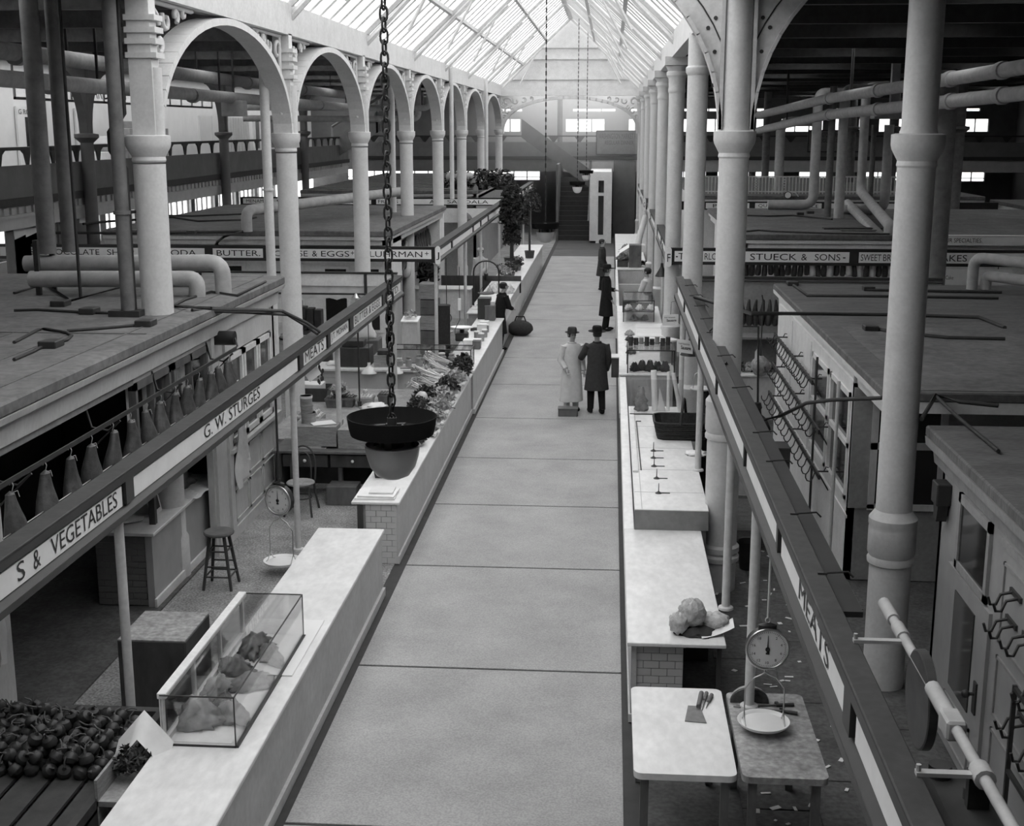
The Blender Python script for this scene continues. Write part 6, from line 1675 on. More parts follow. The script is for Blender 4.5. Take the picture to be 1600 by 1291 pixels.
# hanging white-shaded lamps, tags and strings under the sign
def shade_lamp(label, x, y, zs, ztop, r=0.14, m=enamel):
    l = thing('pendant_lamp', label, 'lamp', (x, y, zs))
    MB().lathe((x, y, zs), [(r, 0), (r * 0.98, 0.012), (r * 0.6, 0.09), (r * 0.25, 0.13), (0.03, 0.15), (0.03, 0.2), (0.0, 0.2)], 24).out('shade', m, l)
    MB().cyl((x, y, zs + 0.2), (x, y, ztop), 0.007, n=6).out('cord', conduit, l)
    return l
for i, (px, py, Y, zt) in enumerate(((577, 583, 23.79, 2.26), (617, 583, 23.7, 2.25))):
    q = gy(px, py, Y)
    shade_lamp(('white shaded pendant lamp hanging low before the crossing counter', 'second white shaded pendant lamp low by the third sign post')[i], q[0], Y, q[2], zt, 0.16)
c_ = thing('rope', 'dark rod hanging down over the produce table from the sign board', 'rod', (-3.85, 20, 0.9))
q = gy(562, 632, 20.2)
MB().cyl((q[0], 20.2, 0.95), (q[0], 20.2, 2.25), 0.014, n=6).box(q[0] - 0.03, q[0] + 0.03, 20.18, 20.22, 0.9, 0.98).out('rod_iron', conduit, c_)
t = thing('paper_bag_bundle', 'white paper bags hung under the sign board by the second post', 'paper', gy(478, 588, 17.0))
q = gy(478, 585, 16.9)
MB().sheet([[(q[0] + 0.02 * c - 0.1 + 0.03 * r_, 16.9 + 0.03 * c, q[2] + 0.14 - 0.05 * r_ + 0.015 * c) for c in range(7)] for r_ in range(6)]).out('bags', paper, t)
MB().cyl((q[0] - 0.02, 16.95, q[2] + 0.05), (q[0] - 0.02, 16.95, 2.25), 0.005, n=5).out('string', conduit, t)
t = thing('pepper_string', 'dark string of dried pods hanging under the sign before the crossing counter', 'string of pods', gy(497, 570, 17.6))
q = gy(497, 560, 17.6)
tm = MB()
rg = random.Random(2)
for k in range(26): tm.blob((q[0] + rg.uniform(-.07, .07), 17.6 + rg.uniform(-.05, .05), q[2] + 0.25 - 0.024 * k), (0.018, 0.018, 0.035), 6, 5)
tm.out('pods', darkfruit, t, kind='stuff')
MB().cyl((q[0], 17.6, q[2] + 0.2), (q[0], 17.6, 2.25), 0.005, n=5).out('cord', conduit, t)
rd = thing('wall_reflector', 'round dark tin reflector on the far corner of the near left cabin', 'lamp', gy(450, 455, 18.6))
q = gy(451, 456, 18.7)
MB().lathe((0, 0, 0), [(0.0, 0.06), (0.05, 0.05), (0.12, 0.0), (0.125, 0.005), (0.0, 0.075)], 24).out('dish', black, rd)
rd.location = (q[0], 18.7, q[2]); rd.rotation_euler = (radians(75), 0, radians(20))
MB().cyl((0, 0.02, 0.05), (-0.1, 0.02, 0.25), 0.012, n=6).out('arm', darkiron, rd)
# ================================================================ NEAR RIGHT STALL
c1r = thing('marble_counter', 'white marble counter at the near right of the aisle with a white tiled end', 'counter', (0.65, 12.6, 0))
MB().rbox(0.21, 1.09, 10.9, 14.26, 0.765, 0.8, 0.006).out('slab_top', marble, c1r)
MB().box(0.25, 0.3, 10.98, 14.3, 0.08, 0.765).out('front_slab', marble_face, c1r)
MB().box(0.235, 0.3, 10.96, 14.3, 0, 0.08).out('kick_moulding', paint, c1r)
MB().box(0.3, 0.72, 11.02, 14.2, 0, 0.765).out('carcass', tile_d, c1r)
MB().rbox(0.27, 0.74, 10.965, 11.03, 0.735, 0.765, 0.004).out('tile_cap', tile_m, c1r)
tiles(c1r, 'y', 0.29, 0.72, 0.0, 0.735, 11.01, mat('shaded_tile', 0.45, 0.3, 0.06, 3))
MB().box(1.02, 1.06, 11.0, 11.06, 0, 0.765).out('leg', wood_d, c1r)
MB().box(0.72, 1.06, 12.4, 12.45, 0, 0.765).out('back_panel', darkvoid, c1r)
c2r = thing('marble_counter', 'raised white marble counter on the right with little price spikes on it', 'counter', (0.75, 17, 0))
MB().box(0.33, 1.17, 14.27, 19.9, 1.0, 1.035).out('slab_top', marble, c2r)
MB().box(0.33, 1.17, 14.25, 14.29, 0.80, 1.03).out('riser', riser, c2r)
MB().box(0.34, 1.15, 14.29, 19.9, 0.0, 1.0).out('carcass', paint_d, c2r)
MB().rbox(0.21, 0.33, 14.27, 23.58, 0.765, 0.8, 0.004).out('ledge', marble, c2r)
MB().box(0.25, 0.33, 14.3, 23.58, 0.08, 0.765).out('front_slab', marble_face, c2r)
MB().box(0.235, 0.33, 14.3, 23.58, 0, 0.08).out('kick_moulding', paint, c2r)
t = MB()
for y in (15.0, 16.05, 17.2, 18.5): t.box(0.34, 1.16, y, y + 0.008, 1.035, 1.037)
t.box(0.41, 0.418, 14.3, 19.8, 1.035, 1.037)
t.out('slab_joint', marble_face, c2r, kind='stuff')
for i, (px, py) in enumerate(((1029, 771), (1026, 748), (1022, 729), (1021, 716), (1021, 705))):
    x, y, _ = gz(px, py, 1.035)
    s_ = thing('price_spike', '%s little iron price spike from the near end of the raised counter' % ORD[i], 'price spike', (x, y, 1.035), 'price spikes on the raised counter')
    MB().lathe((x, y, 1.035), [(0.04, 0), (0.04, 0.006), (0.015, 0.02), (0.006, 0.03), (0.004, 0.12), (0, 0.13)], 12).out('spike', darkiron, s_)
    MB().obox((x + 0.05, y, 1.04), (0.17, 0.018, 0.008), rz=0.02).out('shadow_bar', darkiron, s_)  # flat dark bar stands in for the spike's long shadow
# wrapped bundle
wb_ = thing('wrapped_bundle', 'crumpled paper bundle lying at the near end of the right marble counter', 'bundle', (0.86, 11.2, 0.8))
def crum(c, rx, ry, rz, n, m_, seed, amp=0.25, folds=5, tilt=None):
    o = crumple(c, rx, ry, rz, n, m_, seed, paper, 'tmp', 'x', 'x', amp=amp, folds=folds)
    me = o.data; mw = o.location.copy()
    t = MB(); t.v = [tuple(v.co + mw) for v in me.vertices]; t.f = [tuple(p.vertices) for p in me.polygons]; t.sm = [True] * len(t.f)
    bpy.data.objects.remove(o); bpy.data.meshes.remove(me)
    return t
papr = mat('crumpled_wrapping', 0.50, 0.7, 0.28, 22, bump=0.8)
MB().blob((0.80, 11.22, 0.97), (0.125, 0.11, 0.135), 26, 15, 0.13, rng=random.Random(4)).out('upper_fold', papr, wb_)
MB().blob((0.68, 11.16, 0.9), (0.09, 0.11, 0.1), 22, 13, 0.14, rng=random.Random(6)).out('side_fold', papr, wb_)
MB().blob((1.0, 11.3, 0.87), (0.15, 0.12, 0.08), 24, 12, 0.14, rng=random.Random(8)).out('flat_fold', papr, wb_)
crum((0.84, 11.17, 0.8), 0.19, 0.13, 0.07, 30, 7, 24, 0.1, 4).out('shadow_lump', coat_m, wb_)  # charcoal lump put in as the shadow below the bundle
MB().sheet([[(0.88 + 0.05 * c, 11.02 + 0.06 * r_ + 0.02 * c, 0.81 + 0.006 * c * c * 0.3 + 0.008 * r_) for c in range(7)] for r_ in range(4)]).out('paper_edge', paper, wb_)
# cutting boards with tools
def table(label, x0, x1, y0, y1, z, boardm, nm):
    t_ = thing('cutting_table', label, 'table', ((x0 + x1) / 2, (y0 + y1) / 2, 0))
    pts = []
    rr = 0.06
    for (cx_, cy_, a0) in ((x1 - rr, y1 - rr, 0), (x0 + rr, y1 - rr, pi / 2), (x0 + rr, y0 + rr, pi), (x1 - rr, y0 + rr, 1.5 * pi)):
        for k in range(6): a = a0 + k * pi / 10; pts.append((cx_ + rr * cos(a), cy_ + rr * sin(a)))
    MB().prism(pts, 'z', z - 0.05, z).out(nm, boardm, t_)
    for x in (x0 + 0.05, x1 - 0.11):
        for y in (y0 + 0.05, y1 - 0.11): MB().box(x, x + 0.06, y, y + 0.06, 0, z - 0.05).out('leg', wood_m, t_)
    MB().box(x0 + 0.06, x1 - 0.06, y1 - 0.1, y1 - 0.07, z - 0.2, z - 0.05).out('apron_rail', wood_d, t_)
    return t_
table('white topped cutting table with a cleaver on it at the near right', 0.23, 0.965, 8.5, 9.97, 0.8, marble, 'table_top')
table('scarred wooden cutting table under the near right dial scale', 1.0, 1.61, 8.5, 9.92, 0.8, block_top, 'table_top')
cl = thing('cleaver', 'broad steel cleaver lying on the white cutting table', 'cleaver', (0.73, 9.55, 0.8))
blade = mat('worn_blade_steel', 0.2, 0.4, 0.2, 14, metal=0.6)
MB().prism([gz(1070, 1127, .805)[:2], gz(1104, 1130, .805)[:2], gz(1096, 1110, .805)[:2], gz(1094, 1104, .805)[:2], gz(1075, 1103, .805)[:2]], 'z', 0.801, 0.808).out('blade', blade, cl)
a, b = gz(1091, 1104, .82), gz(1096, 1083, .82)
MB().cyl(a, b, 0.017, 0.02, n=10).out('handle', wood_m, cl)
for i, (p0, p1, p2) in enumerate((((1104, 1083), (1101, 1094), (1097, 1110)), ((1112, 1086), (1107, 1097), (1103, 1107)))):
    k_ = thing('knife', ('small knife lying next to the cleaver handle', 'second small knife, outermost beside the cleaver')[i], 'knife', gz(*p1, .8))
    MB().cyl(gz(*p0, .815), gz(*p1, .815), 0.017, 0.013, n=8).out('handle', wood_m, k_)
    MB().cyl(gz(*p1, .812), gz(*p2, .806), 0.008, 0.002, n=6).out('blade', blade, k_)
hm = thing('ham_half', 'cut half of dark meat with a white rind on the wooden cutting table', 'meat', (1.17, 9.72, 0.8))
a, b = gz(1141, 1098, .8), gz(1201, 1099, .8)
mx_, my_ = (a[0] + b[0]) / 2, (a[1] + b[1]) / 2; hw = (b[0] - a[0]) / 2
half = [(mx_ + hw * cos(pi * k / 14), 0.802 + 0.125 * sin(pi * k / 14)) for k in range(15)]
MB().prism(half[::-1], 'y', my_ - 0.01, my_ + 0.01).out('cut_face', meat, hm)
t = MB()
for j in range(6):
    s0, s1 = (1 - (j / 6) ** 2) ** 0.5, (1 - ((j + 1) / 6) ** 2) ** 0.5 if j < 5 else 0.05
    y0_, y1_ = my_ + 0.01 + j * 0.025, my_ + 0.01 + (j + 1) * 0.025
    A = [(mx_ + hw * 1.02 * s0 * cos(pi * k / 14), y0_, 0.801 + 0.13 * s0 * sin(pi * k / 14)) for k in range(15)]
    B_ = [(mx_ + hw * 1.02 * s1 * cos(pi * k / 14), y1_, 0.801 + 0.13 * s1 * sin(pi * k / 14)) for k in range(15)]
    t.sheet([A, B_])
t.out('rind', fat, hm)
for i, (p0, p1, p2) in enumerate((((1150, 1103), (1213, 1102), (1240, 1101)), ((1146, 1104), (1221, 1111), (1246, 1115)))):
    k_ = thing('sharpening_steel', ('long knife with a dark handle behind the other on the wooden table', 'sharpening steel with a dark handle nearest on the wooden table')[i], 'tool', gz(*p1, .8))
    MB().cyl(gz(*p0, .808), gz(*p1, .812), 0.005, 0.008, n=6).out('rod', blade, k_)
    MB().cyl(gz(*p1, .815), gz(*p2, .815), 0.014, 0.016, n=8).lathe(gz(*p1, .801), [(0.016, 0), (0.018, 0.014), (0.016, 0.028)], 10).out('handle', wood_d, k_)
d9 = gy(1198, 1012, 9.25); p9 = gy(1194, 1131, 9.25)
sc = dial_scale('near right dial scale with a nickel rim and white pan, hung over the wooden table', d9[0], 9.25, d9[2], d9[2] - (d9[2] - p9[2]) / 0.88, d9[2] + (2.6 - d9[2]) / 0.88, radians(4), True)
sc.scale = (0.88, 0.88, 0.88)
# basket and papers on the raised counter
bk = thing('wicker_basket', 'large dark oblong wicker basket with a hoop handle on the raised counter', 'basket', (1.0, 18.0, 1.035))
bx0, bx1, by0, by1, bz, bh = 0.66, 1.42, 17.62, 18.3, 1.037, 0.24
def ringpts(s_, z, n=28):
    cx_, cy_ = (bx0 + bx1) / 2, (by0 + by1) / 2
    P = []
    for k in range(n):
        a = 2 * pi * k / n
        P.append((cx_ + (bx1 - bx0) / 2 * s_ * max(-1, min(1, 1.25 * cos(a))), cy_ + (by1 - by0) / 2 * s_ * max(-1, min(1, 1.25 * sin(a))), z))
    return P
t = MB()
rows = [ringpts(0.86 + 0.14 * k / 7, bz + bh * k / 7) for k in range(8)]
n = 28
t.add([p for r_ in rows for p in r_], [(r_ * n + i, r_ * n + (i + 1) % n, (r_ + 1) * n + (i + 1) % n, (r_ + 1) * n + i) for r_ in range(7) for i in range(n)])
t.add(rows[0], [tuple(range(n))])
rows = [[((p[0] - 1.04) * 0.95 + 1.04, (p[1] - 17.96) * 0.95 + 17.96, p[2] + 0.005) for p in r_] for r_ in rows]
t.add([p for r_ in rows for p in r_], [(r_ * n + i, (r_ + 1) * n + i, (r_ + 1) * n + (i + 1) % n, r_ * n + (i + 1) % n) for r_ in range(7) for i in range(n)])
t.out('body', wicker, bk)
t = MB()
for k in range(9): t.tube(ringpts((0.86 + 0.14 * k / 8) * (1.012 if k % 2 else 1.0), bz + bh * k / 8), 0.012 if k < 8 else 0.02, 5, closed=True)
t.out('weave_band', wicker, bk, kind='stuff')
MB().tube([((bx0 + bx1) / 2 - 0.03 + 0.01 * k, 17.6 + 0.36 * (1 - cos(pi * k / 12)), bz + bh - 0.02 + 0.3 * sin(pi * k / 12)) for k in range(13)], 0.022, 6).out('handle', wicker, bk)
crumple((1.28, 18.75, 1.036), 0.2, 0.18, 0.12, 30, 8, 61, paper, 'paper_wrapper', 'crumpled white wrapper behind the wicker basket', 'paper')
crumple((1.2, 16.9, 1.036), 0.14, 0.14, 0.05, 26, 6, 62, paper, 'paper_wrapper', 'crumpled white paper in front of the wicker basket by the post', 'paper')
gs_ = thing('glass_screen', 'upright sheet of glass across the far end of the raised counter', 'glass screen', (0.7, 19.3, 1.036))
MB().box(0.345, 1.1, 19.3, 19.306, 1.037, 1.58).out('pane', clearg, gs_)
MB().box(0.34, 1.12, 19.29, 19.316, 1.036, 1.05).out('edge', darkiron, gs_)
for i, (x, r, h, tl, m_) in enumerate(((0.70, 0.045, 0.62, 0.03, paper), (0.93, 0.025, 0.6, 0.0, paper), (1.0, 0.035, 0.58, 0.12, cloth))):  # pale rolls added in place of reflections in the glass
    p_ = thing('reflection_roll', ('thick pale paper roll standing behind the glass screen', 'thin pale paper roll beside the thick one behind the glass', 'leaning pale roll nearest the post behind the glass')[i], 'paper roll', (x, 19.6, 1.036))
    MB().cyl((x + tl, 19.6, 1.036), (x, 19.66, 1.036 + h), r, n=14).out('roll', m_, p_)
crumple((0.52, 19.62, 1.036), 0.1, 0.1, 0.36, 22, 8, 33, mid_meat, 'reflection_bundle', 'dark bundle standing in for a reflection in the glass, left of the rolls', 'bundle')  # dark lump added in place of a round reflection in the glass
MB_ = MB().prism([(0.77, 1.036), (0.9, 1.036), (0.79, 1.42)], 'y', 19.55, 19.56)
tag(MB_.out('card', card), 'white pointed card leaning behind the glass screen', 'card')
wr = tag(MB().box(0.335, 0.4, 15.9, 19.2, 1.036, 1.06).out('white_strip', paint_w), 'long white painted board lying along the aisle edge of the raised counter', 'board')
rod = thing('iron_rod', 'thin dark hooked rod lying beside the white board on the raised counter', 'rod', (0.44, 17.5, 1.037))
MB().tube([(0.44, 16.0, 1.045), (0.43, 18.8, 1.045), (0.5, 18.8, 1.045)], 0.008, 6).out('bar', darkiron, rod)
# counter scale seen past the posts
cs_ = thing('counter_scale', 'pedestal scale with a white round pan behind the near right post', 'scale', (1.42, 18.2, 0))
q = gy(1096, 607, 18.6)
MB().lathe((q[0], 18.6, q[2] - 0.02), [(0, 0.0), (0.12, 0.0), (0.16, 0.015), (0.165, 0.03), (0.12, 0.015), (0, 0.012)], 28).out('pan', enamel, cs_)
MB().cyl((q[0] + 0.07, 18.65, 0.02), (q[0] + 0.07, 18.65, q[2] - 0.45), 0.13, n=16).cyl((q[0] + 0.07, 18.65, q[2] - 0.45), (q[0] + 0.07, 18.65, q[2] - 0.02), 0.07, 0.05, n=14).out('pedestal', darkiron, cs_)
MB().tube([(q[0] - 0.12, 18.6, q[2]), (q[0] - 0.1, 18.62, q[2] + 0.2), (q[0] + 0.02, 18.65, q[2] + 0.28)], 0.008, 5).out('wire_bail', steel, cs_)
# second counter group behind (butcher's counter with trays)
c3r = thing('marble_counter', 'third right counter along the aisle, laid with white trays and a meat case', 'counter', (0.75, 28, 0))
MB().rbox(0.2, 1.24, 23.6, 33.0, 0.815, 0.85, 0.006).out('slab_top', marble, c3r)
MB().box(0.24, 1.2, 23.66, 33, 0, 0.815).out('carcass', marble_face, c3r)
MB().box(0.22, 0.28, 23.64, 33, 0, 0.09).out('kick_moulding', paint, c3r)
MB().box(0.3, 1.2, 23.62, 23.66, 0, 0.815).out('end_slab', paint, c3r)
MB().rbox(1.42, 3.4, 23.66, 24.3, 0.815, 0.85, 0.005).out('slab_top', marble, c3r)
MB().box(1.44, 3.4, 23.7, 24.3, 0, 0.815).out('front_slab', paint, c3r)
gcr = thing('glass_case', 'glass case of dark meat at the near end of the third right counter', 'display case', (0.75, 24.1, 0.85))
x0, x1, y0, y1, z0, z1 = 0.36, 1.22, 23.68, 24.6, 0.85, 1.28
t = MB(); e = 0.01
for x in (x0, x1):
    for y in (y0, y1): t.box(x - e, x + e, y - e, y + e, z0, z1)
for y in (y0, y1): t.box(x0, x1, y - e, y + e, z1 - e, z1 + e)
for x in (x0, x1): t.box(x - e, x + e, y0, y1, z1 - e, z1 + e)
t.out('metal_edge', darkiron, gcr)
MB().box(x0, x1, y0 - 0.003, y0 + 0.003, z0, z1).out('end_pane', clearg, gcr)
MB().box(x0, x1, y0, y1, z1 - 0.003, z1 + 0.003).out('top_pane', clearg, gcr)
MB().box(x0 - 0.003, x0 + 0.003, y0, y1, z0, z1).out('front_pane', clearg, gcr)
for i in range(5):
    crumple((0.5 + 0.14 * i, 23.95 + 0.1 * (i % 2), 0.851), 0.09, 0.12, 0.16 + 0.02 * (i % 3), 22, 8, 80 + i, greens if i < 3 else meat, 'meat_cut', '%s dark cut from the aisle side inside the third right counter case' % ORD[i], 'meat', 'dark cuts in the right glass case')
ck = thing('crock', 'pale glazed crock with a lid standing behind the right glass case', 'crock', (1.18, 24.95, 0.85))
q = gz(1074, 590, 0.85)
MB().lathe((1.16, 24.9, 0.851), [(0.13, 0), (0.16, 0.03), (0.165, 0.12), (0.17, 0.13), (0.165, 0.14), (0.16, 0.38), (0.17, 0.41), (0.15, 0.42)], 24).out('body', terra, ck)
MB().lathe((1.16, 24.9, 1.27), [(0.175, 0), (0.178, 0.03), (0.12, 0.045), (0.0, 0.05)], 24).out('lid', paint_w, ck)
rg = random.Random(77)
for i in range(8):                                   # jars and tins on the case top
    x = 0.42 + 0.1 * i
    j = thing('preserve_tin', '%s dark tin from the aisle on the top of the right glass case' % ORD[i], 'tin', (x, 24.3, 1.285), 'tins on the right glass case')
    MB().cyl((x, 24.2 + 0.1 * (i % 3), 1.284), (x, 24.2 + 0.1 * (i % 3), 1.42 + rg.uniform(-.03, .05)), 0.045, n=12).out('body', (darkfruit, wood_d, terra)[i % 3], j)
for i in range(6):
    y = 26.0 + i * 0.62
    tag(MB().rbox(0.62, 1.22, y, y + 0.5, 0.851, 0.885 + 0.01 * (i % 2), 0.006).out('enamel_tray', enamel), '%s shallow white tray from the near end on the third right counter' % ORD[i], 'tray', 'white trays on the third right counter')
for i in range(4):
    y = 25.9 + i * 0.8
    crumple((0.46, y, 0.851), 0.1, 0.18, 0.1, 22, 7, 90 + i, (mid_meat, paper, meat, pale_meat)[i], 'meat_cut', '%s lump of meat in the row along the aisle edge beside the white trays' % ORD[i], 'meat')
gcs = thing('glass_case', 'farther glass case with pale goods on the third right counter', 'display case', (0.75, 30.8, 0.85))
t = MB(); x0, x1, y0, y1, z1 = 0.34, 1.05, 30.2, 31.8, 1.35
for x in (x0, x1):
    for y in (y0, y1): t.box(x - e, x + e, y - e, y + e, 0.85, z1)
for y in (y0, y1): t.box(x0, x1, y - e, y + e, z1 - e, z1 + e)
for x in (x0, x1): t.box(x - e, x + e, y0, y1, z1 - e, z1 + e)
t.box(x0, x1, y0, y1, 1.08, 1.09)
t.out('metal_edge', darkiron, gcs)
MB().box(x0, x1, y0 - 0.003, y0 + 0.003, 0.85, z1).out('end_pane', clearg, gcs)
MB().box(x0, x1, y0, y1, z1 - 0.003, z1 + 0.003).out('top_pane', clearg, gcs)
for i in range(5): crumple((0.46 + 0.13 * i, 30.6, 0.851 if i % 2 else 1.091), 0.09, 0.2, 0.12, 20, 7, 120 + i, pale_meat if i % 2 else paper, 'pale_parcel', '%s pale parcel across the farther right glass case' % ORD[i], 'parcel')
for i in range(2):
    tag(MB().rbox(0.36, 0.72 - 0.06 * (1 - i), 31.9, 32.3, 0.851 + 0.24 * i, 1.085 + 0.24 * i, 0.01).out('box', wood_d), ('lower dark box behind the farther right glass case', 'upper dark box stacked behind the farther right glass case')[i], 'box')
cbx = thing('bill_box', 'dark box with a white top fixed over the aisle edge by the third right counter', 'box', (0.15, 24.6, 0.6))
q = gy(962, 545, 24.0)
MB().rbox(0.06, 0.2, 23.75, 24.1, 0.75, 1.12, 0.008).out('case', wood_d, cbx)
MB().box(0.055, 0.205, 23.74, 24.11, 1.12, 1.14).out('lid', paper, cbx)
# counter number 4
c4r = thing('marble_counter', 'fourth right counter far along the aisle, stacked with crates', 'counter', (0.75, 47, 0))
MB().rbox(0.2, 1.22, 41.8, 56, 0.815, 0.85, 0.006).out('slab_top', marble, c4r)
MB().box(0.26, 1.2, 41.86, 56, 0, 0.815).out('carcass', marble_face, c4r)
MB().box(0.3, 1.2, 41.82, 41.86, 0, 0.815).out('end_slab', paint, c4r)
MB().box(0.2, 1.2, 38.5, 38.6, 0, 0.75).out('low_partition', paint, c4r)
MB().rbox(0.18, 0.26, 33.0, 41.8, 0, 0.85, 0.01).out('side_board', paint_w, c4r)
q = gz(985, 402, 0.85)
for i in range(2): crate('tall dark crate %s on the end of the fourth right counter' % ('underneath' if i == 0 else 'on top'), 0.62, 1.02, 42.3, 42.9, 0.851 + 0.36 * i, 1.2 + 0.36 * i, wood_m)
crate('low dark crate nearest the aisle on the fourth right counter', 0.24, 0.6, 42.4, 42.9, 0.851, 1.06, wood_d)
crumple((0.42, 42.65, 1.075), 0.2, 0.2, 0.2, 24, 8, 7, mid_meat, 'sack', 'dull sack lying on the low crate of the fourth right counter', 'sack')
tag(MB().sheet([[(0.3 + 0.08 * c, 42.3 + 0.1 * r_, 1.3 + 0.05 * c + 0.02 * r_) for c in range(5)] for r_ in range(5)]).out('paper', paper), 'white paper draped on the sack of the fourth right counter', 'paper')
leafy('dark leafy produce beside the tall crates on the fourth right counter', 1.1, 42.6, 0.86, 0.16, greens, 44)
for i, y in enumerate((44.5, 46, 47.5)): crumple((0.6, y, 0.851), 0.25, 0.4, 0.3, 24, 8, 140 + i, mid_meat, 'produce_heap', '%s dull heap of goods along the fourth right counter' % ORD[i], 'goods')
# white funnel pipe beyond
pipe('white bent stove pipe leaning beside the far right posts', [(0.95, 44.0, 0.85), (0.95, 44.0, 1.55), (1.18, 44.2, 2.4)], 0.1, paint_w)
# hams hung under the STUECK sign
hr2 = thing('ham_rail', 'long iron rail under the STUECK sign hung with a row of hams', 'rail', (4, 27.2, 2.72))
MB().box(1.4, 9.5, 27.84, 27.86, 2.7, 2.73).out('bar', darkiron, hr2)
t = MB()
for x in (1.6, 3.4, 5.2, 7.0, 9.2): t.box(x - 0.01, x + 0.01, 27.67, 27.85, 2.7, 2.73)
t.out('bracket', darkiron, hr2)
pal = mat('pale_wrapped_ham', 0.62, 0.6, 0.2, 8, bump=0.2)
rg = random.Random(9)
k = 0
for i in range(26):
    x = gy(1166 + i * 9.4, 420, 27.85)[0]
    w_ = i in (11, 14, 17, 19, 21, 24)
    ham('%s hanging piece, a %s, under the STUECK sign' % (ORD[i], 'pale wrapped ham' if w_ else 'dark ham'), x, 27.85, 2.7, 0.44 + rg.uniform(-.03, .04), 'hams under the STUECK sign', pal if w_ else meat, 0.095 if w_ else 0.078, sd=i + 40)
hr3 = thing('ham_rail', 'short rail of hams behind the grey cross board on the right', 'rail', (2.4, 24.6, 2.2))
MB().box(1.45, 3.2, 24.59, 24.61, 2.2, 2.23).box(1.45, 1.48, 23.9, 24.6, 2.2, 2.23).box(3.17, 3.2, 23.9, 24.6, 2.2, 2.23).out('bar', darkiron, hr3)
for i in range(6):
    x = 2.52 + i * 0.125
    ham('%s ham from the column on the short rail behind the grey cross board' % ORD[i], x, 24.6, 2.2, 0.52, 'hams behind the grey cross board', meat, 0.08, sd=i + 80)
sh_ = thing('back_shelf', 'pale back shelf behind the short rail of hams', 'shelf', (2.6, 25.3, 0))
MB().box(1.9, 3.6, 25.0, 25.6, 1.3, 1.34).box(1.9, 1.94, 25.0, 25.6, 0, 1.3).box(3.56, 3.6, 25.0, 25.6, 0, 1.3).box(1.9, 3.6, 25.56, 25.6, 0, 2.2).out('boards', paint_d, sh_)
for i in range(5): leafy('%s head of greens from the column on the right crossing counter' % ORD[i], 2.45 + 0.17 * i, 24.0, 0.86, 0.13, greens2 if i % 2 else greens, 200 + i, 70, 0.05)
cbq = gy(1188, 572, 23.7)
bn = thing('net_bundle', 'big round wrapped bundle hung on a cord before the right crossing counter', 'bundle', cbq)
MB().blob(cbq, (0.17, 0.17, 0.19), 16, 10, 0.05).out('ball', mat('netted_cloth', 0.3, 0.8, 0.4, 12, bump=0.4), bn)
MB().sheet([[(cbq[0] - 0.12 + 0.02 * c, 23.6, cbq[2] + 0.28 - 0.08 * r_ + 0.03 * c) for c in range(4)] for r_ in range(5)]).out('paper', paper, bn)
MB().tube([(cbq[0], 23.7, cbq[2] + 0.15), (cbq[0], 23.7, 2.2), (cbq[0], 23.89, 2.3)], 0.012, 6).box(cbq[0] - 0.01, cbq[0] + 0.4, 23.68, 23.72, cbq[2] + 0.42, cbq[2] + 0.5).out('cord', darkiron, bn)
# cone lamps and cards
def cone_lamp(label, x, y, zs, ztop):
    l = thing('pendant_lamp', label, 'lamp', (x, y, zs))
    MB().lathe((x, y, zs), [(0.15, 0), (0.155, 0.005), (0.12, 0.07), (0.05, 0.19), (0.035, 0.22), (0.03, 0.3), (0.0, 0.3)], 24).out('shade', black, l)
    MB().cyl((x, y, zs + 0.3), (x, y, ztop), 0.008, n=6).out('cord', conduit, l)
    return l
for i, (px, py, Y) in enumerate(((1079, 555, 18.9), (1069, 470, 23.98), (1034, 432, 29.5))):
    q = gy(px, py, Y)
    cone_lamp(('black cone lamp hanging behind the nearer sausage card', 'black cone lamp hanging by the end of the near right sign', 'black cone lamp hanging past the F plate over the trays')[i], q[0], Y, q[2], (2.62, 2.6, 2.75)[i])
def price_card(label, px0, px1, py0, py1, Y, tilt, holder):
    a, b = gy(px0, py1, Y), gy(px1, py0, Y)
    c_ = thing('price_card', label, 'card', ((a[0] + b[0]) / 2, Y, a[2]))
    w2, h2 = b[0] - a[0], b[2] - a[2]
    MB().prism([(a[0], a[2] + tilt), (b[0], a[2]), (b[0], b[2] - tilt), (a[0], b[2])], 'y', Y - 0.006, Y).out('board', card, c_)
    al = (w2, 0, -tilt)
    lettering('Fresh Homemade', c_, (a[0] + w2 * 0.12, Y - 0.006, a[2] + h2 * 0.66), al, h2 * 0.14, w2 * 0.68)
    lettering('Sausage', c_, (a[0] + w2 * 0.26, Y - 0.006, a[2] + h2 * 0.26), al, h2 * 0.32, w2 * 0.62, bold=0.02)
    MB().tube([((a[0] + b[0]) / 2, Y + 0.004, b[2] - 0.02), ((a[0] + b[0]) / 2 + 0.01, Y + 0.03, b[2] + 0.2), holder], 0.004, 5).out('string', conduit, c_)
price_card('nearer white card lettered Sausage hanging from the near right sign', 1057, 1083, 530, 553, 18.6, 0.03, (1.13, 18.6, 2.62))
price_card('farther white card lettered Sausage behind the nearer one', 1035, 1060, 492, 508, 20.6, -0.01, (1.12, 20.6, 2.62))
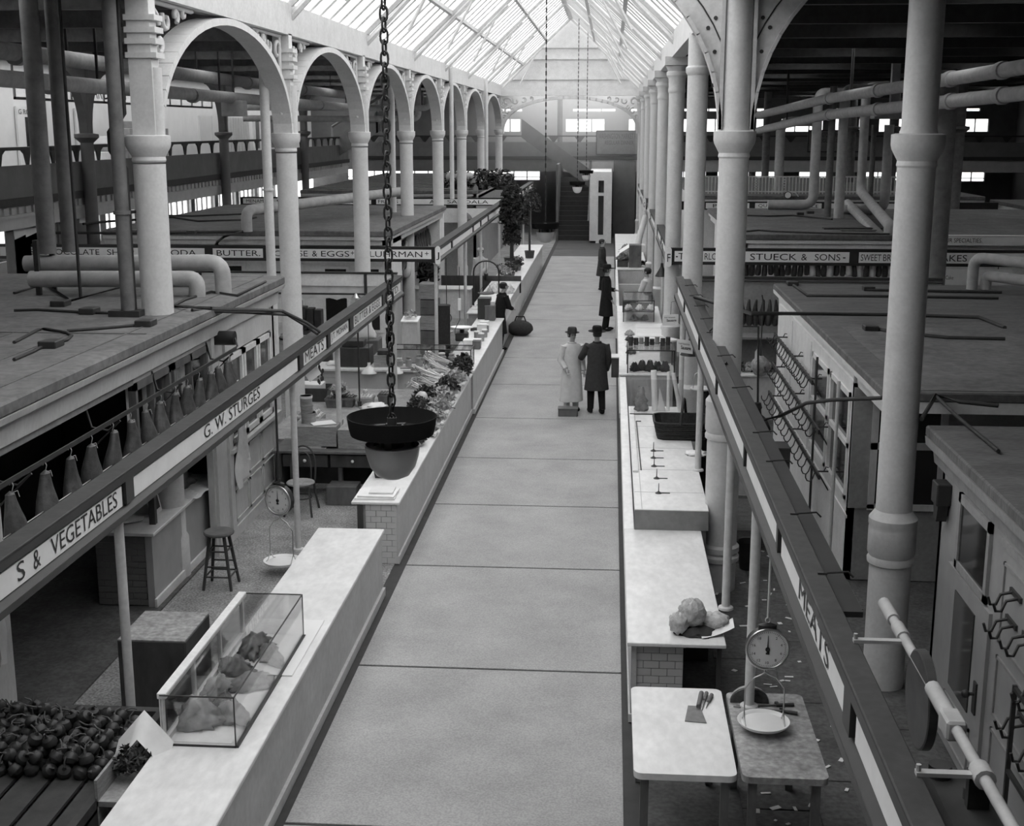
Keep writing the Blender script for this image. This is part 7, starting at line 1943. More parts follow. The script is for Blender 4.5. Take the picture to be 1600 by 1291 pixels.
# bell-shaped dark shade behind the near right sign, roller along its cap
q = gy(1183, 655, 15.2)
bs = thing('bell_lamp', 'dark bell-shaped lamp shade hanging behind the near right sign', 'lamp', q)
MB().lathe((q[0], 15.2, q[2] - 0.22), [(0.17, 0), (0.175, 0.01), (0.165, 0.12), (0.12, 0.22), (0.05, 0.28), (0.045, 0.34), (0.055, 0.36), (0.04, 0.42), (0.0, 0.43)], 24).out('shade', black, bs)
MB().tube([(q[0], 15.2, q[2] + 0.2), (q[0] - 0.03, 15.2, 3.02), (1.25, 15.25, 3.02), (1.17, 15.25, 2.94)], 0.014, 6).out('arm', darkiron, bs)
ro = thing('shaft_roller', 'long pale line shaft with collars carried beside the near right sign', 'shaft', (1.55, 5.7, 2.6))
RXx = 1.40; RZ = 2.97
MB().cyl((RXx, 3.7, RZ), (RXx, 6.2, RZ), 0.023, n=12).out('shaft', pipe_m, ro)
for y0, y1, r in ((5.8, 5.94, 0.032), (4.95, 5.24, 0.035), (4.44, 4.53, 0.04), (6.02, 6.25, 0.032)): MB().cyl((RXx, y0, RZ), (RXx, y1, RZ), r, n=12).out('collar', pipe_m, ro)
MB().rbox(RXx - 0.04, RXx + 0.04, 4.84, 4.98, RZ - 0.05, RZ + 0.035, 0.01).out('bearing', pipe_m, ro)
for y in (5.76, 4.49): MB().box(1.16, RXx, y - 0.018, y + 0.018, 2.958, 2.974).cyl((1.17, y, 2.955), (1.17, y, 3.0), 0.01, n=6).out('bracket', pipe_m, ro)
MB().lathe((0, 0, 0), [(0.24, -0.025), (0.25, -0.02), (0.25, 0.02), (0.24, 0.025), (0.2, 0.02), (0.2, -0.02)], 40).out('pulley_rim', wood_d, None)
pu = bpy.data.objects['pulley_rim']; pu.parent = ro; pu.location = (0, 0, 0); pu.rotation_euler = (0, pi / 2, 0); pu.location = (RXx + 0.0 - ro.location.x, 6.15 - ro.location.y, 2.52 - ro.location.z)
pu.location = (RXx - ro.location.x, 5.41 - ro.location.y, 2.84 - ro.location.z); pu.scale = (0.88, 0.88, 0.88)
for v in pu.data.vertices: v.co.z -= 0.025
MB().cyl((RXx - 0.012, 5.41, 2.84), (RXx + 0.012, 5.41, 2.84), 0.198, n=36).out('pulley_web', wood_d, ro)
MB().rbox(1.26, 1.5, 4.3, 4.8, 2.64, 2.82, 0.02).cyl((1.32, 4.75, 2.82), (1.32, 4.75, 2.87), 0.045, n=12).cyl((1.41, 4.58, 2.82), (1.41, 4.58, 2.865), 0.045, n=12).box(1.36, 1.44, 4.5, 4.54, 2.8, RZ).out('motor', darkiron, ro)
fs = thing('floor_stove', 'small dark bucket standing on the floor behind the thick right column', 'bucket', gz(1168, 905, 0))
q = gz(1163, 905, 0)
MB().lathe((q[0] + 0.08, q[1] + 0.4, 0), [(0.1, 0), (0.14, 0.34), (0.15, 0.36), (0.13, 0.35), (0.09, 0.02), (0, 0.02)], 20).out('pail', darkiron, fs)
MB().tube([(q[0] + 0.08 + 0.14 * cos(pi * k / 8), q[1] + 0.4, 0.34 - 0.1 * sin(pi * k / 8)) for k in range(9)], 0.008, 5).out('bail', darkiron, fs)
rg = random.Random(3)
t = MB()
for i in range(110):
    x, y = rg.uniform(1.2, 2.7), rg.uniform(9.0, 16.5)
    t.obox((x, y, 0.006), (rg.uniform(.02, .09), rg.uniform(.015, .05), 0.004), rz=rg.uniform(0, 6), rx=rg.uniform(-.1, .1))
lt = t.out('litter_scraps', paper); tag(lt, 'scattered white paper scraps on the dark floor of the right stall', 'litter'); lt['kind'] = 'stuff'
crate('small dark crate on end between the hook rails and the right crossing counter', 2.05, 2.45, 17.0, 17.4, 0.0, 1.1, wood_d)
bx = thing('work_table', 'plank table with boxes behind the thick right column', 'table', (1.8, 17.5, 0))
MB().box(1.5, 2.0, 15.9, 18.2, 0.72, 0.76).out('table_top', wood_m, bx)
for x in (1.52, 1.92):
    for y in (15.95, 18.1): MB().box(x, x + 0.06, y, y + 0.06, 0, 0.72).out('leg', wood_m, bx)
MB().box(1.5, 2.0, 15.9, 15.93, 0.3, 0.72).out('front_board', wood, bx)
# ================================================================ SECOND LEFT STALL (crossing counter and aisle counters)
c3 = thing('marble_counter', 'L-shaped marble counter across the left stall and along the aisle, white tiled face', 'counter', (-3.5, 26, 0))
MB().rbox(-5.75, -2.5, 23.75, 24.45, 0.815, 0.85, 0.006).rbox(-3.15, -2.5, 24.45, 30.6, 0.815, 0.85, 0.006).out('slab_top', marble, c3)
MB().box(-5.7, -2.58, 23.83, 24.4, 0, 0.815).box(-3.1, -2.6, 24.4, 30.55, 0, 0.815).out('carcass', tile_m, c3)
MB().box(-2.6, -2.54, 23.83, 30.58, 0.09, 0.815).out('front_slab', marble_face, c3)
MB().box(-2.6, -2.5, 23.8, 30.6, 0, 0.09).out('kick_moulding', paint, c3)
# tile joints of the face: proud tiles, too small here to pick apart one by one
t = MB()
for r_ in range(10):
    z0 = 0.03 + r_ * 0.078
    x = -5.7 + (0.076 if r_ % 2 else 0)
    while x < -2.62:
        t.box(x + 0.003, min(x + 0.149, -2.6), 23.824, 23.83, z0 + 0.003, z0 + 0.075); x += 0.152
t.out('face_tiles', tile_m, c3, kind='stuff')
MB().rbox(-5.75, -2.5, 23.735, 23.75, 0.80, 0.845, 0.004).out('slab_edge', marble, c3)
gl3 = thing('glass_case', 'glass case of jars on the crossing counter of the left stall', 'display case', (-3.3, 24.0, 0.85))
a, b = gz(607, 577, 0.85), gz(736, 577, 0.85)
x0, x1, y0, y1, z1 = a[0], b[0], 23.82, 24.38, 1.22
t = MB(); e = 0.008
for x in (x0, x1, x0 + (x1 - x0) * 0.47):
    for y in (y0, y1): t.box(x - e, x + e, y - e, y + e, 0.85, z1)
for y in (y0, y1): t.box(x0, x1, y - e, y + e, z1 - e, z1 + e).box(x0, x1, y - e, y + e, 0.85, 0.862)
for x in (x0, x1): t.box(x - e, x + e, y0, y1, z1 - e, z1 + e)
t.out('metal_edge', darkiron, gl3)
MB().box(x0, x1, y0 - 0.003, y0 + 0.003, 0.85, z1).out('front_pane', clearg, gl3)
MB().box(x0, x1, y0, y1, z1 - 0.003, z1 + 0.003).out('top_pane', clearg, gl3)
MB().box(x1 - 0.003, x1 + 0.003, y0, y1, 0.85, z1).out('end_pane', clearg, gl3)
jar_g = mat('jar_glass_pickle', 0.36, 0.2, 0.25, 6, spec=0.6)
js = [(654, 0.2, 0.07), (668, 0.26, 0.085), (675, 0.14, 0.06), (690, 0.24, 0.085), (705, 0.22, 0.075), (719, 0.18, 0.08), (637, 0.15, 0.06), (622, 0.12, 0.07)]
for i, (px, h, r) in enumerate(js):
    x = gz(px, 575, 0.85)[0]
    j = thing('jar', '%s jar by size of the preserves in the crossing counter case, around px order' % ORD[i] if False else ('stout pale jar', 'tall pale jar', 'small squat jar', 'tall clear jar', 'medium greyish jar', 'broad low jar', 'little dark jar', 'low bowl-like jar')[i] + ' in the glass case on the crossing counter', 'jar', (x, 24.05, 0.863), 'jars in the crossing counter case')
    MB().lathe((x, 24.02 + 0.05 * (i % 3), 0.863), [(r * 0.9, 0), (r, 0.02), (r, h * 0.8), (r * 0.7, h * 0.92), (r * 0.7, h)], 18).out('glass', (jar_g, terra, wood_m)[i % 3], j)
    MB().cyl((x, 24.02 + 0.05 * (i % 3), 0.863 + h), (x, 24.02 + 0.05 * (i % 3), 0.863 + h + 0.025), r * 0.75, n=16).out('lid', (steel, paper)[i % 2], j)
# goods on the crossing counter left of the case
q0, q1 = gz(530, 574, 0.85), gz(577, 574, 0.85)
bx = thing('tea_chest', 'dark square chest with a lidded neck on the crossing counter', 'chest', ((q0[0] + q1[0]) / 2, 24.1, 0.85))
MB().rbox(q0[0], q1[0], 23.9, 24.4, 0.851, 1.22, 0.01).out('case', wood_d, bx)
MB().rbox(q0[0] + 0.04, q1[0] - 0.12, 23.98, 24.32, 1.22, 1.34, 0.01).out('lid', wood_d, bx)
q0, q1 = gz(584, 574, 0.85), gz(606, 574, 0.85)
crate('pale wooden box between the dark chest and the glass case', q0[0], q1[0], 23.95, 24.35, 0.851, 1.06, wood)
tag(MB().rbox(q0[0] + 0.06, q1[0] + 0.02, 24.0, 24.3, 1.075, 1.16, 0.005).out('ledger', wood_d), 'dark ledger lying on the pale wooden box of the crossing counter', 'book')
crumple((gz(517, 574, .85)[0], 24.15, 0.851), 0.14, 0.12, 0.08, 20, 6, 5, paper, 'paper_wrapper', 'white paper wrapper at the left end of the crossing counter', 'paper')
# goods on the aisle arm
def on(px, py, z=0.85): return gz(px, py, z)
q = on(722, 532)
cs2 = thing('counter_scale', 'low counter scale with a wide white pan on the left aisle counter', 'scale', (q[0], q[1], 0.85))
MB().rbox(q[0] - 0.13, q[0] + 0.13, q[1] - 0.15, q[1] + 0.15, 0.851, 1.02, 0.02).cyl((q[0], q[1], 1.02), (q[0], q[1], 1.1), 0.05, n=12).out('body', darkiron, cs2)
MB().lathe((q[0], q[1], 1.1), [(0, 0), (0.1, 0), (0.24, 0.03), (0.25, 0.045), (0.1, 0.012), (0, 0.01)], 24, sy=0.8).out('pan', enamel, cs2)
items = [('metal_tray', 'pale oblong pan on the left aisle counter near the glass case', 738, 540, 0.36, 0.3, 0.12, paint_w), ('sugar_box', 'small grey box at the aisle edge of the left counter', 745, 545, 0.16, 0.2, 0.16, wood_m), ('bread_loaf', 'dark loaf-like roll on the left aisle counter', 743, 517, 0.22, 0.14, 0.07, wood_d),
         ('biscuit_box', 'pale stacked box midway along the left aisle counter', 753, 521, 0.2, 0.22, 0.2, card), ('biscuit_box', 'white flat box beyond the pale stacked box on the aisle counter', 757, 512, 0.2, 0.2, 0.14, paper), ('carton', 'grey upright carton toward the far end of the aisle counter', 766, 500, 0.24, 0.3, 0.34, wood_m), ('carton', 'white topped carton farthest on the first aisle counter', 770, 492, 0.22, 0.25, 0.42, card), ('tray', 'flat white paper laid at the far end of the first aisle counter', 747, 494, 0.4, 0.5, 0.015, paper), ('cash_box', 'dark cash register-like box behind the leaning man', 766, 485, 0.3, 0.35, 0.5, wood_d)]
for nm, lab, px, py, w2, d2, h, m_ in items:
    q = on(px, py)
    x = min(max(q[0], -3.1 + w2 / 2), -2.56 - w2 / 2); y = min(q[1], 30.4)
    tg = thing(nm, lab, nm.replace('_', ' '), (x, y, 0.851))
    MB().rbox(x - w2 / 2, x + w2 / 2, y - d2 / 2, y + d2 / 2, 0.851, 0.851 + h, min(0.01, h * 0.3)).out('body', m_, tg)
    if h > 0.1: MB().rbox(x - w2 / 2 - 0.004, x + w2 / 2 + 0.004, y - d2 / 2 - 0.004, y + d2 / 2 + 0.004, 0.851 + h, 0.863 + h, 0.004).out('lid', paper if m_ in (card, paint_w) else m_, tg)
for i, (px, py) in enumerate(((752, 533), (745, 530), (757, 527), (760, 519))):
    q = on(px, py); x = min(q[0], -2.62)
    j = thing('jar', '%s small jar along the edge of the left aisle counter' % ORD[i], 'jar', (x, q[1], 0.851))
    MB().cyl((x, q[1], 0.851), (x, q[1], 1.0), 0.06, n=14).out('body', (jar_g, terra)[i % 2], j)
    MB().cyl((x, q[1], 1.0), (x, q[1], 1.025), 0.065, n=14).out('lid', paper, j)
q = gy(698, 497, 29.7)
d2_ = dial_scale('small hanging dial scale on a dark cord inside the second left stall', q[0], 29.7, q[2], q[2] - 0.5, q[2] + (2.43 - q[2]) / 0.66, radians(-16))
d2_.scale = (0.66, 0.66, 0.66)
q = gy(718, 478, 27.0)
th = thing('hanging_scoop', 'white spring balance with a wire hook hanging beside the small dial scale', 'scale', q)
MB().rbox(q[0] - 0.03, q[0] + 0.03, 26.97, 27.03, q[2] - 0.1, q[2] + 0.16, 0.008).out('body', enamel, th)
MB().tube([(q[0], 27, q[2] - 0.1), (q[0], 27, q[2] - 0.3), (q[0] - 0.1, 27, q[2] - 0.5), (q[0] - 0.1, 27, q[2] - 0.62)], 0.008, 5).cyl((q[0], 27, q[2] + 0.16), (q[0], 27, 2.45), 0.008, n=5).out('cord', conduit, th)
for i, (px, py, Y) in enumerate(((556, 462, 23.78),)):
    q = gy(px, py, Y)
    l = thing('ceiling_lamp', 'small bracket lamp hung from the rod under the left fascia board', 'lamp', q)
    MB().lathe((q[0], Y + 0.02, q[2] - 0.1), [(0.09, 0.06), (0.05, 0.1), (0.02, 0.14)], 16).cyl((q[0], Y + 0.02, q[2] - 0.22), (q[0], Y + 0.02, q[2] - 0.04), 0.02, n=8).out('fitting', steel, l)
# barrels, boxes and crates inside the stall
def barrel(label, x, y, z, r, h, m_):
    b = thing('barrel', label, 'barrel', (x, y, z))
    MB().lathe((x, y, z), [(r * 0.84, 0), (r * 0.95, h * 0.25), (r, h * 0.5), (r * 0.95, h * 0.75), (r * 0.84, h), (r * 0.8, h), (r * 0.8, h - 0.03), (0, h - 0.03)], 22).out('staves', m_, b)
    for f_ in (0.06, 0.28, 0.72, 0.94): MB().lathe((x, y, z + h * f_ - 0.015), [(r * (0.855 + 0.6 * min(f_, 1 - f_) * 0.45) + 0.008, 0), (r * (0.855 + 0.6 * min(f_, 1 - f_) * 0.45) + 0.008, 0.03)], 22).out('hoop', darkiron, b)
    return b
for i, (px, py, Y, z, r, h, m_) in enumerate(((461, 530, 25.6, 0, 0.36, 1.2, wood), (492, 525, 26.0, 0, 0.36, 1.25, wood_d))):
    q = gy(px, py, Y)
    barrel(('pale tall barrel behind the corner of the near left cabin', 'dark tall barrel beside the pale one in the second left stall')[i], q[0], Y, 0, r, h, m_)
q = gy(483, 470, 26.0)
for i in range(3):
    x = q[0] - 0.12 + 0.16 * i
    tag(MB().rbox(x - 0.07, x + 0.07, 25.85, 26.1, 1.25, 1.72 - 0.03 * i, 0.008).out('tall_tin', darkiron), '%s of three tall dark tins standing on the dark barrel' % ('leftmost', 'middle', 'rightmost')[i], 'tin')
crate('dark crate standing beyond the pale barrel', gy(447, 480, 26.2)[0], gy(466, 480, 26.2)[0], 26.2, 26.6, 0, 1.75, wood_d)
for i in range(5):
    q0, q1 = gy(656, 470, 29.5), gy(684, 470, 29.5)
    z0 = 0.0 + i * 0.36
    crate('%s crate up in the stack between the second left cabin and the J post' % ORD[i], q0[0] + 0.02 * (i % 2), q1[0] - 0.03 * (i % 3), 29.4, 29.9, z0, z0 + 0.33, wood_m if i % 2 else wood)
db = thing('dark_drum', 'dark upright drum beside the crate stack in the second left stall', 'drum', gy(692, 500, 29.5))
q = gy(692, 500, 29.6)
MB().cyl((q[0], 29.6, 0), (q[0], 29.6, 1.25), 0.17, n=18).out('body', coat_m, db)
MB().cyl((q[0], 29.6, 1.25), (q[0], 29.6, 1.29), 0.18, n=18).out('lid', darkiron, db)
q = gy(668, 427, 34.5)
hp = thing('hanging_plant', 'dark feathery bunch hanging at the corner of the second left cabin', 'plant', q)
leaf_cluster((q[0], 34.5, q[2] - 0.1), (0.3, 0.22, 0.6), 260, 0.12, 5).out('leaves', greens, hp, kind='stuff')
MB().cyl((q[0], 34.5, q[2] + 0.3), (q[0], 34.5, 2.99), 0.012, n=5).out('cord', conduit, hp)
sb = thing('display_stand', 'small white-topped sloping stand before the second left cabin wall', 'stand', gy(637, 480, 26.5))
q = gy(641, 484, 26.0)
MB().box(q[0] - 0.2, q[0] + 0.12, 26.1, 26.5, 0, 1.4).out('case', paint, sb)
MB().obox((q[0] - 0.04, 26.3, 1.43), (0.36, 0.44, 0.025), rx=0.12).out('top', paper, sb)
leafy('small pale bouquet on the white-topped stand', q[0] - 0.05, 26.3, 1.45, 0.14, greens2, 88, 60, 0.05)
hk_ = thing('hanging_goods', 'lumpy cloth-covered machine behind the crossing counter of the left stall', 'machine', gy(565, 525, 25.2))
q = gy(567, 535, 25.0)
MB().rbox(q[0] - 0.3, q[0] + 0.3, 25.0, 25.5, 0, 1.2, 0.02).out('stand', wood_m, hk_)
crum((q[0], 25.25, 1.2), 0.22, 0.2, 0.4, 24, 8, 15, 0.12, 4).out('cover', cloth, hk_)
# hanging meats in the open side of the second left cabin
rg = random.Random(31)
hk2 = thing('ham_rail', 'rails of dark meat in the open side of the second left cabin', 'rail', (-5.6, 34, 2.6))
for X in (-5.2, -5.9): MB().box(X - 0.01, X + 0.01, 30.2, 37.2, 2.55, 2.58).out('bar', darkiron, hk2)
MB().box(-5.9, -5.2, 30.2, 30.22, 2.55, 2.9).box(-5.9, -5.2, 37.1, 37.2, 2.55, 2.9).out('hanger', darkiron, hk2)
n = 0
for X in (-5.2, -5.9):
    for i in range(15):
        y = 30.6 + i * 0.45 + rg.uniform(-.08, .08)
        big = rg.random() < 0.35
        lab = '%s %s along the %s rail of the second left cabin' % (ORD[i], 'pale side of meat' if big else 'dark ham', 'outer' if X > -5.5 else 'inner')
        ham(lab, X, y, 2.55, 0.95 if big else 0.7, 'meat in the second left cabin', pal if big and i % 2 else meat, 0.15 if big else 0.12, sd=300 + n); n += 1
# aisle counters farther on
c5 = thing('marble_counter', 'second left aisle counter beyond the leaning man, with white heaps on it', 'counter', (-2.9, 34.5, 0))
MB().rbox(-3.5, -2.62, 31.4, 38.2, 0.815, 0.85, 0.006).out('slab_top', marble, c5)
MB().box(-3.45, -2.66, 31.45, 38.15, 0, 0.815).out('carcass', marble_face, c5)
MB().box(-2.7, -2.6, 31.4, 38.2, 0, 0.5).out('front_slab', marble_face, c5)
MB().box(-5.2, -2.62, 38.2, 38.3, 0, 1.0).out('back_board', wood_d, c5)
MB().rbox(-5.6, -3.9, 36.2, 37.0, 0.815, 0.85, 0.006).box(-5.55, -3.95, 36.25, 36.95, 0, 0.815).out('back_counter', marble, c5)
for i in range(7):
    crumple((-3.2 + 0.2 * (i % 3), 35.4 + 0.35 * (i // 3) + 0.1 * (i % 2), 0.851), 0.16, 0.17, 0.2, 22, 8, 400 + i, pal, 'poultry', '%s pale plucked fowl in the heap on the second left aisle counter' % ORD[i], 'poultry', 'fowl heap on the second left aisle counter')
hs = thing('hoop_stand', 'dark iron hoop stand with a hanging pan on the second left aisle counter', 'stand', (-3.2, 32.6, 0.85))
q = gz(737, 470, 0.85)
P = [(-3.42, 32.4, 0.851), (-3.42, 32.4, 1.75)] + [(-3.1 - 0.32 * cos(pi * k / 10), 32.4, 1.75 + 0.28 * sin(pi * k / 10)) for k in range(1, 10)] + [(-2.78, 32.4, 1.75), (-2.78, 32.4, 0.851)]
MB().tube(P, 0.02, 8).out('hoop', darkiron, hs)
MB().lathe((-3.42, 32.4, 0.851), [(0.1, 0), (0.06, 0.03), (0.02, 0.05)], 12).lathe((-2.78, 32.4, 0.851), [(0.1, 0), (0.06, 0.03), (0.02, 0.05)], 12).out('foot', darkiron, hs)
MB().cyl((-3.1, 32.4, 2.02), (-3.1, 32.4, 1.55), 0.008, n=5).cyl((-3.1, 32.4, 1.55), (-3.1, 32.38, 1.72), 0.05, n=12).lathe((-3.1, 32.4, 1.2), [(0, 0), (0.2, 0.0), (0.22, 0.03), (0, 0.01)], 20).tube([(-3.28, 32.4, 1.22), (-3.1, 32.4, 1.55), (-2.92, 32.4, 1.22)], 0.006, 4).out('hanging_pan', darkiron, hs)
tr_ = tag(MB().rbox(-3.45, -2.75, 32.0, 32.8, 0.851, 0.9, 0.01).out('enamel_tray', enamel), 'large white tray under the iron hoop stand', 'tray')
crumple((-3.1, 32.5, 0.901), 0.22, 0.14, 0.12, 22, 7, 55, meat, 'meat_cut', 'dark joint lying in the white tray under the hoop stand', 'meat')
c6 = thing('marble_counter', 'third left aisle counter bearing the evergreen and low plants', 'counter', (-2.9, 44, 0))
MB().rbox(-3.5, -2.6, 38.5, 50.5, 0.815, 0.85, 0.006).out('slab_top', marble, c6)
MB().box(-3.45, -2.64, 38.55, 50.45, 0, 0.815).out('carcass', marble_face, c6)
ev = thing('evergreen', 'tall dark evergreen in a tub on the third left aisle counter', 'tree', (-3.25, 42.0, 0.85))
q = gy(803, 404, 42.0); ex = -3.18
MB().lathe((ex, 42, 0.851), [(0.2, 0), (0.26, 0.32), (0.28, 0.34), (0.24, 0.33), (0, 0.3)], 18).out('tub', wood_d, ev)
MB().cyl((ex, 42, 1.1), (ex, 42, 2.9), 0.07, 0.03, n=8).out('trunk', wood_d, ev)
t = leaf_cluster((ex, 42, 2.7), (0.40, 0.40, 0.95), 1300, 0.08, 3)
leaf_cluster((ex + 0.06, 42, 2.35), (0.5, 0.46, 0.6), 800, 0.08, 4, t); leaf_cluster((ex, 42, 1.75), (0.3, 0.3, 0.8), 700, 0.075, 6, t)
t.out('foliage', greens, ev, kind='stuff')
e2 = thing('potted_shrub', 'slighter dark shrub just beyond the evergreen', 'shrub', (-2.8, 45.2, 0.85))
MB().lathe((-2.8, 45.2, 0.851), [(0.14, 0), (0.18, 0.26), (0.15, 0.25), (0, 0.22)], 14).out('tub', wood_d, e2)
MB().cyl((-2.8, 45.2, 1.0), (-2.8, 45.2, 2.6), 0.04, n=6).out('trunk', wood_d, e2)
leaf_cluster((-2.8, 45.2, 2.6), (0.42, 0.42, 0.75), 420, 0.07, 8).out('foliage', greens, e2, kind='stuff')
rg = random.Random(12)
for i in range(12):
    x, y = -3.25 + rg.uniform(-.1, .45), 38.8 + i * 0.33
    p_ = thing('potted_plant', '%s low potted plant from the near end of the third left aisle counter' % ORD[i], 'plant', (x, y, 0.851))
    MB().lathe((x, y, 0.851), [(0.07, 0), (0.1, 0.13), (0.08, 0.12), (0, 0.1)], 12).out('pot', wood_m, p_)
    leaf_cluster((x, y, 1.05), (0.17, 0.17, 0.15), 70, 0.055, 500 + i).out('leaves', greens2 if i % 3 == 0 else greens, p_, kind='stuff')
for i, (px, py) in enumerate(((690, 300), (715, 298), (708, 307))):
    q = gz(px, py + 8, 3.1)
    p_ = thing('roof_plant', '%s of the dark bushy plants kept on the far left roofs' % ORD[i], 'plant', (q[0], max(47.4, q[1]), 3.1))
    y = max(47.4, q[1])
    leaf_cluster((q[0] + 0.4 * i, y, 3.3), (0.6, 0.5, 0.55), 240, 0.11, 40 + i).out('leaves', greens, p_, kind='stuff')
    MB().lathe((q[0] + 0.4 * i, y, 3.1), [(0.2, 0), (0.25, 0.25), (0, 0.22)], 12).out('tub', wood_d, p_)
sg_ = thing('grocery_bag', 'dark travelling bag resting on the aisle floor beside the left counter', 'bag', (-2.36, 33.3, 0))
MB().blob((-2.3, 33.3, 0.19), (0.33, 0.2, 0.22), 18, 9, 0.04).out('body', coat_m, sg_)
MB().tube([(-2.45, 33.3, 0.36), (-2.4, 33.3, 0.5), (-2.2, 33.3, 0.5), (-2.15, 33.3, 0.36)], 0.02, 6).out('handle', coat_d, sg_)
fb_ = thing('fascia_board', 'pale board with a lamp under the SAHDALA sign', 'board', (-4.3, 46.0, 2.2))
MB().box(-6.4, -3.8, 46.1, 46.16, 2.0, 2.5).out('board', paint_w, fb_)
q = gy(729, 338, 46.0)
MB().lathe((q[0], 45.95, 2.15), [(0.22, 0), (0.15, 0.12), (0.05, 0.2), (0, 0.22)], 16).out('shade', wood_m, fb_)
for i in range(3):
    q0 = gy(1455 + 42 * i, 432, 27.6)
    m_ = thing('menu_card', '%s pale placard under the CAKES sign, lettered in small script' % ORD[i], 'placard', q0)
    x = q0[0]
    MB().box(x, x + 0.55, 27.62, 27.65, 2.1, 2.42).out('board', card, m_)
    if i == 0: lettering('Coffee Cake', m_, (x + 0.06, 27.62, 2.2), (1, 0, 0), 0.08, 0.4)
    MB().cyl((x + 0.27, 27.635, 2.42), (x + 0.27, 27.635, 2.475), 0.01, n=5).out('hook', conduit, m_)
# ================================================================ PEOPLE
def person(label, loc, rz, height, clothes, pose=None, hat=None, skirt=0.42, lean=0.0, group=None, held=None):
    """one continuous skinned body with coat, trousers, shoes and hat as its clothing; faces -y before it is turned"""
    P = thing('person', label, 'person', (0, 0, 0), group)
    pose = pose or {}
    V, R_, E = [], [], []
    def v(p, r, par=None):
        V.append(p); R_.append(r if isinstance(r, tuple) else (r, r))
        if par is not None: E.append((par, len(V) - 1))
        return len(V) - 1
    L = lambda z: (0, -lean * max(0, z - 0.95), 0)
    def at(x, y, z): return (x, y - lean * max(0, z - 0.95), z)
    pelvis = v(at(0, 0, 0.95), (0.13, 0.1))
    belly = v(at(0, 0, 1.1), (0.13, 0.1), pelvis)
    chest = v(at(0, 0, 1.3), (0.15, 0.1), belly)
    nb = v(at(0, 0.01, 1.46), 0.065, chest)
    nk = v(at(0, 0, 1.52), 0.055, nb)
    jaw = v(at(0, -0.025, 1.58), (0.065, 0.07), nk)
    mid = v(at(0, -0.02, 1.65), (0.078, 0.092), jaw)
    top = v(at(0, -0.005, 1.72), (0.07, 0.085), mid)
    nose = v(at(0, -0.118, 1.635), 0.014, mid)
    JT = {}
    for sg, nm in ((-1, 'r'), (1, 'l')):
        sh = v(at(sg * 0.18, 0, 1.41), 0.06, chest)
        el_p, wr_p = pose.get(nm, ((sg * 0.25, 0.03, 1.12), (sg * 0.24, -0.1, 0.88)))
        el = v(at(*el_p), 0.045, sh); wr = v(at(*wr_p), 0.03, el)
        d = (Vector(at(*wr_p)) - Vector(at(*el_p))).normalized()
        side = Vector((1, 0, 0)) if abs(d.x) < 0.7 else Vector((0, 1, 0))
        side = (side - d * side.dot(d)).normalized()
        W = Vector(at(*wr_p))
        palm = v(tuple(W + d * 0.07), (0.034, 0.02), wr)
        for q in range(4):
            b = W + d * 0.085 + side * (q - 1.5) * 0.021
            k1_ = v(tuple(b + d * (0.035 + 0.006 * (1.5 - abs(q - 1.5)))), 0.0095, palm)
            v(tuple(b + d * 0.065 + Vector((0, -0.018, -0.006))), 0.008, k1_)
        tk = v(tuple(W + d * 0.045 - side * 0.045 * sg), 0.011, palm); v(tuple(W + d * 0.08 - side * 0.055 * sg), 0.009, tk)
        JT[nm] = (at(sg * 0.18, 0, 1.41), at(*el_p), at(*wr_p))
        hp = v((sg * 0.09, 0, 0.88), 0.09, pelvis)
        fy = pose.get('stride', 0.0) * sg
        kn = v((sg * 0.1, -0.03 - fy * 0.5, 0.5), 0.06, hp); an = v((sg * 0.105, 0.02 - fy, 0.09), 0.042, kn); v((sg * 0.115, -0.13 - fy, 0.035), 0.035, an)
        JT['leg' + nm] = ((sg * 0.09, 0, 0.9), (sg * 0.1, -0.03 - fy * 0.5, 0.5), (sg * 0.105, 0.02 - fy, 0.09))
    me = bpy.data.meshes.new('body'); me.from_pydata(V, E, [])
    o = bpy.data.objects.new('body_src', me); C.objects.link(o)
    md = o.modifiers.new('skin', 'SKIN'); md.use_smooth_shade = True
    for i, r in enumerate(R_): me.skin_vertices[0].data[i].radius = r; me.skin_vertices[0].data[i].use_root = (i == 0)
    sb_ = o.modifiers.new('sub', 'SUBSURF'); sb_.levels = 1; sb_.render_levels = 1
    bpy.context.view_layer.update()
    dg = bpy.context.evaluated_depsgraph_get()
    m2 = bpy.data.meshes.new_from_object(o.evaluated_get(dg))
    bpy.data.objects.remove(o)
    m2.materials.clear(); m2.materials.append(skin); m2.name = 'body'
    b = bpy.data.objects.new('body', m2); C.objects.link(b); b.parent = P; WL[b.name] = Vector((0, 0, 0))
    cm, tm = clothes
    # coat
    t = MB(); rings = []
    prof = [(1.47, 0.10, 0.085), (1.43, 0.2, 0.105), (1.36, 0.225, 0.125), (1.2, 0.205, 0.135), (1.05, 0.2, 0.135), (0.95, 0.21, 0.145), (0.75, 0.23, 0.165)]
    if skirt < 0.7: prof.append((skirt, 0.26, 0.195))
    n = 20
    for z, a, c in prof:
        rings.append([(a * cos(2 * pi * k / n), c * sin(2 * pi * k / n) * (1 + 0.05 * sin(5 * 2 * pi * k / n) * (z < 0.9)) - lean * max(0, z - 0.95), z) for k in range(n)])
    t.add([p for r_ in rings for p in r_], [(i * n + k, (i + 1) * n + k, (i + 1) * n + (k + 1) % n, i * n + (k + 1) % n) for i in range(len(rings) - 1) for k in range(n)], True)
    for nm in ('r', 'l'):
        s0, e0, w0 = [Vector(p) for p in JT[nm]]
        t.tube([s0 + Vector((0, 0, 0.01)), s0.lerp(e0, 0.5), e0, e0.lerp(w0, 0.5), w0], 0.085, 10, r1=0.052)
